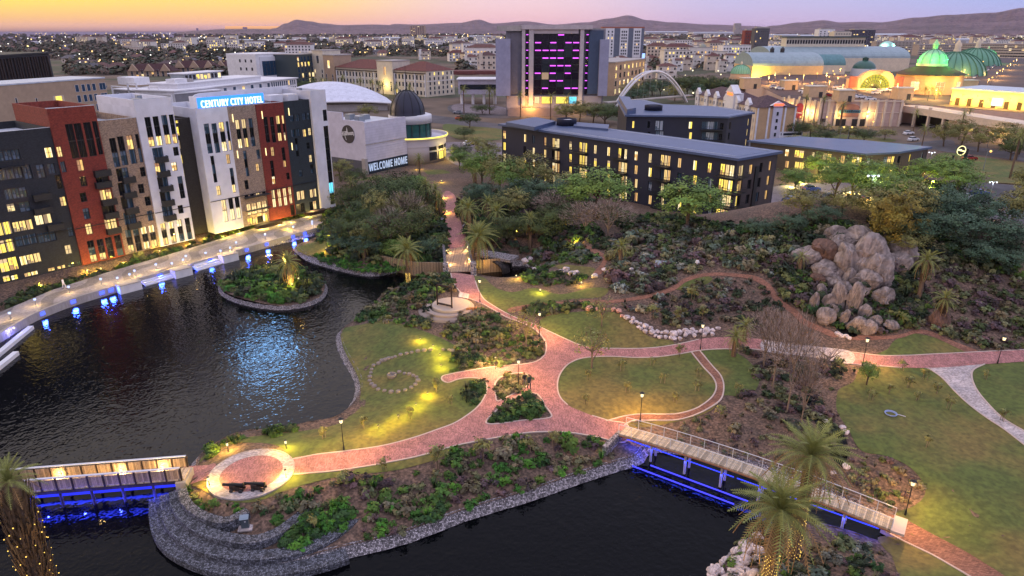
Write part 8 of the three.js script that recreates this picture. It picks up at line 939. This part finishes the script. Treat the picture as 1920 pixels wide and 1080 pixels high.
// ───────── cars ─────────
seed = 777;
{
  const prof = new THREE.Shape(); prof.moveTo(-2.1, 0.28); prof.lineTo(-2.12, 0.72); prof.quadraticCurveTo(-2.08, 0.92, -1.7, 0.96); prof.lineTo(-1.2, 1.0); prof.lineTo(1.0, 1.0); prof.quadraticCurveTo(1.9, 0.88, 2.08, 0.66); prof.lineTo(2.1, 0.3); prof.closePath();
  const body = new THREE.ExtrudeGeometry(prof, { depth: 1.5, bevelEnabled: true, bevelSize: 0.1, bevelThickness: 0.1, bevelSegments: 2 }).translate(0, 0, -0.75); const cab = new THREE.Shape(); cab.moveTo(-1.75, 0.98); cab.lineTo(-1.35, 1.44); cab.lineTo(0.1, 1.46); cab.lineTo(0.95, 0.98); cab.closePath(); const cabin = new THREE.ExtrudeGeometry(cab, { depth: 1.3, bevelEnabled: true, bevelSize: 0.06, bevelThickness: 0.08, bevelSegments: 2 }).translate(0, 0, -0.65), roof = box(1.45, 0.07, 1.28, -0.62, 1.48, 0);
  const wheel = new THREE.CylinderGeometry(0.32, 0.32, 0.22, 16).rotateX(Math.PI / 2), paints = { white: mat('#d8d8dc', { roughness: 0.25 }), silver: mat('#8f949c', { roughness: 0.25, metalness: 0.5 }), red: mat('#8c2620', { roughness: 0.25 }), blue: mat('#2a3f86', { roughness: 0.25 }), black: mat('#1a1b1f', { roughness: 0.25 }), orange: mat('#b0522a', { roughness: 0.25 }) }, head = glow([1, 0.95, 0.85], 1.2), tail = glow([1, 0.05, 0.02], 1.4);
  const proto = (() => { const t = new THREE.Group(); t.name = 'parked_car'; part('body', body, paints.white, t); part('glass', cabin, M.glass, t); part('roof', roof, paints.white, t); for (const x of [-1.3, 1.32]) for (const z of [-0.76, 0.76]) { const w = part('wheel', wheel, M.black, t); w.position.set(x, 0.32, z); } for (const z of [-0.6, 0.6]) { part('headlight', box(0.06, 0.14, 0.34, 2.16, 0.62, z), M.frameW, t); part('taillight', box(0.06, 0.16, 0.3, -2.2, 0.74, z), mat('#7a1a16'), t); } return t; })();
  const car = (x, y, y0, turn, paint, label, group, lit) => { const c = proto.clone(), p = at(x, y, y0); c.name = numbered('parked_car'); c.position.copy(p); c.rotation.y = turn; c.children[0].material = c.children[2].material = paints[paint]; if (lit) for (const k of c.children) { if (k.name.startsWith('head')) k.material = head; if (k.name.startsWith('tail')) k.material = tail; } tag(c, label, 'car', group); scene.add(c); };
  for (const [x, y, c, r, lab] of [[1461, 402, 'white', 0.5, 'white car at the corner of the long block'], [1477, 408, 'red', 0.5, 'red car second in the front parking row'], [1500, 412, 'white', 0.5, 'white car third in the front parking row'], [1525, 412, 'white', 0.6, 'white car half hidden by trees in the front parking row'], [1562, 396, 'white', 1.2, 'white car with red lights in the middle of the parking'], [1620, 392, 'silver', 0.4, 'silver car beside the double lamp post'], [1628, 374, 'blue', 0.3, 'dark blue car with lit tail lights by the floodlit tree'], [1646, 378, 'red', 0.3, 'red car beside the dark blue car'], [1476, 383, 'blue', 0.7, 'blue car under trees at the left of the parking'], [1521, 358, 'blue', 0.2, 'blue car by the floodlit trees'], [1486, 372, 'silver', 0.9, 'silver car near the rounded balconies'], [1555, 374, 'black', 0.3, 'black car in the rear parking row'], [1536, 404, 'silver', 0.6, 'silver car between two parking trees'], [1612, 420, 'white', 0.2, 'white car roof showing through the tree belt'], [1812, 374, 'white', 0.3, 'white car parked upper of two on the right lot'], [1822, 384, 'white', 0.3, 'white car parked lower of two on the right lot'], [1836, 366, 'blue', 0.1, 'blue car alone on the right lot'], [1570, 418, 'blue', 0.4, 'blue car low in the parking behind the hill']]) car(x, y, 2.1, r, c, lab, undefined, /lit|red lights/.test(lab));
  for (const [x, y] of [[1452, 165], [1462, 168], [1506, 173], [1528, 163], [1512, 176], [1570, 166], [1578, 169], [1610, 166], [1594, 172], [1650, 172], [1668, 171], [1680, 171], [1605, 182], [1614, 184], [1632, 188], [1642, 176]]) car(x, y, 12.12, rr(-0.3, 0.3), 'white', 'white car parked on the mall roof', 'white cars on the mall roof'); for (const [x, y] of [[1536, 176], [1548, 179], [1553, 181]]) car(x, y, 12.12, 0.2, 'red', 'dark red car parked on the mall roof', 'dark red cars on the mall roof');
  for (let i = 0; i < 16; i++) car(1826 + i * 2.6, 147 - i * 1.5, 10.1, 0.9, pick(['silver', 'white', 'black']), 'car in the long parked line on the right mall deck', 'parked line on the right mall deck');
  car(1745, 240, 2.1, 0.4, 'white', 'white car on the ramp forecourt below the mall'); car(1703, 252, 2.1, 0.4, 'white', 'white car at the pink wall foot'); car(1712, 264, 2.1, 0.4, 'white', 'white pickup sized car by the ramp columns'); car(838, 288, 2.1, 0.3, 'white', 'white car beside the curved drum'); car(880, 272, 2.1, 0.3, 'white', 'white car on the lot above the upper path'); car(863, 224, 2.1, -0.2, 'orange', 'car with red tail lights driving on the avenue', undefined, true); car(858, 213, 2.1, 3, 'silver', 'silver car on the avenue by the station forecourt'); car(1818, 300, 2.1, 0.2, 'red', 'red car on the bend by the lit ring sign', undefined, true);
  for (const [x, y, w, lab] of [[1478, 262, 9, 'white bus parked beside the lodge annexe']]) { const p = at(x, y, 2), t = thing('bus', lab, 'bus', [p.x, 2, p.z], 0.1); part('body', box(w, 2.6, 2.5, 0, 0.5, 0), M.white, t); part('windows', box(w - 1, 0.8, 2.56, 0.2, 1.8, 0), M.glass, t); for (const u of [-3, 3]) for (const z of [-1.1, 1.1]) part('wheel', new THREE.CylinderGeometry(0.48, 0.48, 0.3, 16).rotateX(Math.PI / 2).translate(u, 0.48, z), M.black, t); }
}
// ───────── roads, verges and the plain ─────────
{
  const flat = (l, y) => { const p = plan(l, y); return drape(smooth(p, l.length * 4), [], 1e9, () => y); };
  struct('road', [flat([[770, 212], [830, 218], [935, 232], [1010, 240], [1010, 250], [930, 245], [835, 233], [770, 224]], 2.08), flat([[1790, 342], [1930, 350], [1990, 360], [1990, 440], [1870, 415], [1800, 388]], 2.16), flat([[1760, 270], [1850, 278], [1990, 300], [1990, 312], [1850, 292], [1760, 282]], 2.07), flat([[1400, 262], [1520, 262], [1640, 272], [1780, 262], [1780, 276], [1640, 284], [1400, 278]], 2.06), flat([[850, 196], [1000, 218], [940, 222], [850, 212]], 2.07)], M.asphalt);
  struct('car_park', [flat([[1450, 350], [1560, 342], [1700, 345], [1720, 375], [1700, 425], [1560, 430], [1440, 420], [1430, 390]], 2.2), flat([[828, 268], [940, 268], [936, 300], [870, 312], [835, 296]], 2.12), flat([[860, 194], [930, 198], [960, 215], [860, 210]], 2.12)], new THREE.MeshStandardMaterial({ map: TX.pale, color: C('#b4b0b8'), roughness: 0.95 }));
  struct('verge', [flat([[836, 232], [875, 236], [940, 242], [936, 262], [870, 262], [840, 252]], 2.1), flat([[1770, 286], [1850, 296], [1990, 316], [1990, 345], [1800, 336], [1760, 310]], 2.1), flat([[1440, 250], [1540, 250], [1680, 262], [1640, 268], [1440, 260]], 2.1), flat([[700, 330], [830, 318], [840, 340], [780, 345], [640, 350]], 2.05)], M.grass);
}
{ // hills on the horizon
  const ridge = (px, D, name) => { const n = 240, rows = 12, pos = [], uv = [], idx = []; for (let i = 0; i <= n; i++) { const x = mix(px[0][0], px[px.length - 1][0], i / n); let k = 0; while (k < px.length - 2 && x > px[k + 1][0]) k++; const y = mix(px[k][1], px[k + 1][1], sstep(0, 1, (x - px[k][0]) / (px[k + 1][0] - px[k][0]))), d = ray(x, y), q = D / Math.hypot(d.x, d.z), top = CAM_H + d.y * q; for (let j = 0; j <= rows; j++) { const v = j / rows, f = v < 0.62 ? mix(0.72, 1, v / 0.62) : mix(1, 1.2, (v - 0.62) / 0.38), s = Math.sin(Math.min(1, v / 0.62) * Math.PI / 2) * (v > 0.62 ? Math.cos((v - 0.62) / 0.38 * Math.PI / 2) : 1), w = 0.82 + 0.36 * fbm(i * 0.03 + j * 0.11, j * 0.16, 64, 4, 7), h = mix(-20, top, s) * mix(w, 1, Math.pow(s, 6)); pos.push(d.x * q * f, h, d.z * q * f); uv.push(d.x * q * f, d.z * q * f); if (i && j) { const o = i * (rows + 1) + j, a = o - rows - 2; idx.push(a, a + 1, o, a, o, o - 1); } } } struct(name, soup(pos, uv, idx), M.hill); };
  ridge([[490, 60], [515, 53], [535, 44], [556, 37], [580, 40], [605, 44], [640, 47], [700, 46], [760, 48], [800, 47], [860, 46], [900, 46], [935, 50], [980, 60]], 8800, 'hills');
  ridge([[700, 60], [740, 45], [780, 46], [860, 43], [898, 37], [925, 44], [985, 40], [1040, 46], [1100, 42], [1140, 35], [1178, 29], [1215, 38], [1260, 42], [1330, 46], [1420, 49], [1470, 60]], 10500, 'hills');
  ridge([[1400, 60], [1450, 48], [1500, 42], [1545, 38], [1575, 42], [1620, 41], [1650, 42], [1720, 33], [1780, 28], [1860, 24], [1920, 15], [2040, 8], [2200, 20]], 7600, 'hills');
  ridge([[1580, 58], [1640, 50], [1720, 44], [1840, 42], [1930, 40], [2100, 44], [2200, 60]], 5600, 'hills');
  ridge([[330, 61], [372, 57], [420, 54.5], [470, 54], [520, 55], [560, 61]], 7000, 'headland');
}
{ // suburbs: houses one by one, trees and lights as masses
  seed = 2024; const houses = [['#d8ccc4', '#7a5a54'], ['#e6dcd4', '#6c5a5a'], ['#dccab8', '#8a6058'], ['#c0b4b0', '#6c686e'], ['#eae6e2', '#a8a6ae']].map(([w, r]) => [wall(w), mat(r, { map: TX.tile })]), wg = box(11, 3.4, 8, 0, 0, 0), rg = hipGeo(12.4, 9.4, 2.6, 3.2).translate(0, 3.4, 0), winG = join([-3.4, 0.4, 3.6].map((x) => box(1.5, 1.3, 0.1, x, 1.1, 4.02)));
  const free = (x, y) => !(x > 585 && x < 860 && y > 108) && !(x > 920 && x < 1215 && y > 104) && !(x > 1395 && y > 100) && !(x > 440 && x < 600 && y > 112) && !(x < 130 && y > 112) && !(x < 620 && y > 142) && !(x > 1640 && y > 80) && !(x > 1215 && y > 128);
  let n = 0, tries = 0; while (n < 285 && tries++ < 4000) { const x = rr(-20, 1700), y = 72 + 70 * Math.pow(rnd(), 1.4); if (!free(x, y)) continue; const p = at(x, y, 2), k = ri(5), t = thing('suburban_house', 'small low house with a hipped roof among trees on the far plain', 'house', [p.x, 1.98, p.z], rr(-0.5, 0.5), 'houses of the distant suburb'); t.scale.set(rr(1, 2.2), rr(1, 1.6), rr(0.9, 1.5)); part('wall', wg, houses[k][0], t); part('roof', rg, houses[k][1], t); part('windows', winG, rnd() < 0.3 ? M.lit[3] : farWin.d, t, 'stuff'); n++; }
  { const spots = []; for (let i = 0; i < 330 && spots.length < 270; i++) { const x = i < 100 ? rr(560, 950) : i < 130 ? rr(140, 560) : rr(1130, 1960), y = rr(70, x > 1600 ? 86 : x < 560 ? 100 : 128); if ((x > 585 && x < 860 && y > 95) || (x > 915 && x < 1215 && y > 80) || (x > 1380 && y > 96)) continue; spots.push([x, y]); } let first; for (const [x, y] of spots) { const p = at(x, y, 2), k = ri(4), t = thing('mid_rise_block', 'pale mid rise block with rows of small windows on the plain', 'building', [p.x, 1.98, p.z], rr(-0.4, 0.4), 'pale mid rise blocks on the plain'), w = rr(18, 42), h = rr(9, 22), d = rr(12, 18); part('wall', box(w, h, d, 0, 0, 0), pick(villageWall), t); if (rnd() < 0.5) part('roof', hipGeo(w + 1.6, d + 1.6, 3.4).translate(0, h, 0), pick(villageRoof), t); else part('roof', box(w + 0.8, 0.5, d + 0.8, 0, h, 0), M.concrete, t); const nw = Math.floor(w / 3.6), nh = Math.floor(h / 3.4), dk = [], lt = []; for (let a = 0; a < nw; a++) for (let c = 0; c < nh; c++) (rnd() < 0.25 ? lt : dk).push(box(1.7, 1.9, 0.12, -w / 2 + 2 + a * (w - 4) / Math.max(1, nw - 1), 0.9 + c * 3.4, d / 2 + 0.02)); if (dk.length) part('windows', dk, farWin.d, t, 'stuff'); if (lt.length) part('lit_windows', lt, M.lit[ri(5)], t, 'stuff'); } }
  const shed = (x0, x1, y, t0, lab) => { const b = new Block('warehouse', lab, x0, y, x1, y), H = Math.max(5, b.h(t0)); b.box('wall', wall('#d4d2d6'), 0, b.len, 0, H, 0, b.len * 0.5); part('roof', barrel(b.len * 0.52, H * 0.18, b.len + 2, 8).rotateY(Math.PI / 2).translate(-1, H, -b.len * 0.25), M.metalRoof, b.t); for (let i = 0; i < 6; i++) b.box('loading_door', M.concrete, b.len * (0.08 + 0.15 * i), b.len * (0.16 + 0.15 * i), 0, H * 0.6, 0.3, 0.4); };
  shed(684, 760, 77, 71, 'long pale blue warehouse on the plain below the tan slab'); shed(770, 800, 78, 73, 'short pale warehouse below the tan slab'); shed(600, 640, 78, 72, 'flat tan warehouse left on the plain'); shed(880, 925, 75, 68, 'white warehouse just left of the violet tower'); shed(1210, 1290, 66, 60, 'wide white industrial shed on the horizon right of the towers'); shed(1300, 1375, 67, 61, 'white industrial shed on the horizon in the middle'); shed(1440, 1500, 74, 66, 'blue grey industrial shed right of the red brick tower'); shed(1500, 1530, 78, 67, 'white shed left of the balconied high rise'); shed(1638, 1700, 76, 65, 'wide white shed behind the domed cream tower'); shed(1740, 1855, 82, 74, 'long blue roofed shed behind the apartment slabs'); shed(1180, 1230, 92, 84, 'low grey shed by the white apartment tower'); shed(1290, 1330, 98, 90, 'low white shed above the village roofs'); shed(1430, 1462, 100, 88, 'pale shed with lit yard right of the red brick tower'); shed(440, 560, 80, 75, 'long dim warehouse on the left plain'); shed(130, 180, 112, 108, 'pale low roof among the left suburb'); shed(30, 70, 82, 79, 'pale strip roof by the sea');
  const blob = geoOf(...(() => { const pos = [], nrm = [], col = [], idx = []; for (let i = 0; i < 70; i++) { const a = rnd() * 6.28, e = Math.asin(rr(-0.2, 1)), r = rr(0.6, 1), out = V(Math.cos(a) * Math.cos(e), Math.sin(e), Math.sin(a) * Math.cos(e)); leaf(pos, nrm, col, idx, out.clone().multiplyScalar(r), out, 0.75, [rr(0.6, 1.2), 1, 0.9]); } return [pos, nrm, col, idx]; })());
  const N = 4000, m = new THREE.InstancedMesh(blob, M.shrub, N), d = new THREE.Object3D(), cs = ['#544e42', '#5a5446', '#65584c', '#4c483e', '#6c5e56'].map(C); let c = 0, g = 0; while (c < N && g++ < 60000) { const x = rr(-60, 1990), y = 66 + 76 * Math.pow(rnd(), 1.7); if (!free(x, y) || fbm(x * 0.01, y * 0.05, 64, 3, 4) < 0.4) continue; const p = at(x, y, 2), s = rr(3, 6.5) * (1 + (142 - y) * 0.008); d.position.set(p.x, 2 + s * 0.45, p.z); d.scale.set(s * rr(0.8, 1.7), s * rr(0.7, 1.1), s); d.rotation.y = rnd() * 6; d.updateMatrix(); m.setMatrixAt(c, d.matrix); m.setColorAt(c, cs[ri(5)]); c++; } m.count = c; m.name = 'suburb_trees'; shade(m); scene.add(tag(m, 'mass of dark trees spread between the distant suburban houses', 'trees', undefined, 'stuff'));
  const lights = (name, label, M0, n, pickP, size) => { const m = new THREE.InstancedMesh(beadGeo, M0, n); for (let i = 0; i < n; i++) { const [x, y, h] = pickP(), p = at(x, y, 2), s = size * rr(0.6, 1.3) * clamp(p.length() / 1200, 0.35, 3.2); d.position.set(p.x, 2 + h, p.z); d.scale.setScalar(s); d.updateMatrix(); m.setMatrixAt(i, d.matrix); } m.name = name; scene.add(tag(m, label, 'lights', undefined, 'stuff')); };
  const away = () => { for (;;) { const x = rr(-20, 1990), y = 63 + 70 * Math.pow(rnd(), 1.6); if (free(x, y)) return [x, y, rr(5, 9)]; } };
  lights('distant_street_lights', 'scattered amber street lights across the suburb to the horizon', glow([1, 0.66, 0.26], 9), 620, away, 0.95); lights('distant_white_lights', 'scattered white lights across the suburb and industry', glow([1, 0.94, 0.85], 9), 330, away, 0.8);
  lights('harbour_lights', 'dense yellow lights of the industrial plant on the right horizon', glow([1, 0.82, 0.4], 9), 170, () => [rr(1205, 1400), rr(56, 64), rr(2, 30)], 0.7); lights('hillside_lights', 'lights of the town below the right hills', glow([1, 0.78, 0.45], 9), 200, () => [rr(1640, 1990), rr(60, 80), rr(4, 14)], 0.75);
  lights('village_lights', 'small warm lights in the village gardens and canal side', glow([1, 0.88, 0.55], 9), 46, () => [rr(1215, 1420), rr(130, 185), 2.5], 1.2);
}
scene.fog = new THREE.FogExp2(new THREE.Color(0.7, 0.58, 0.86), 0.000016);
renderer.render(scene, camera);
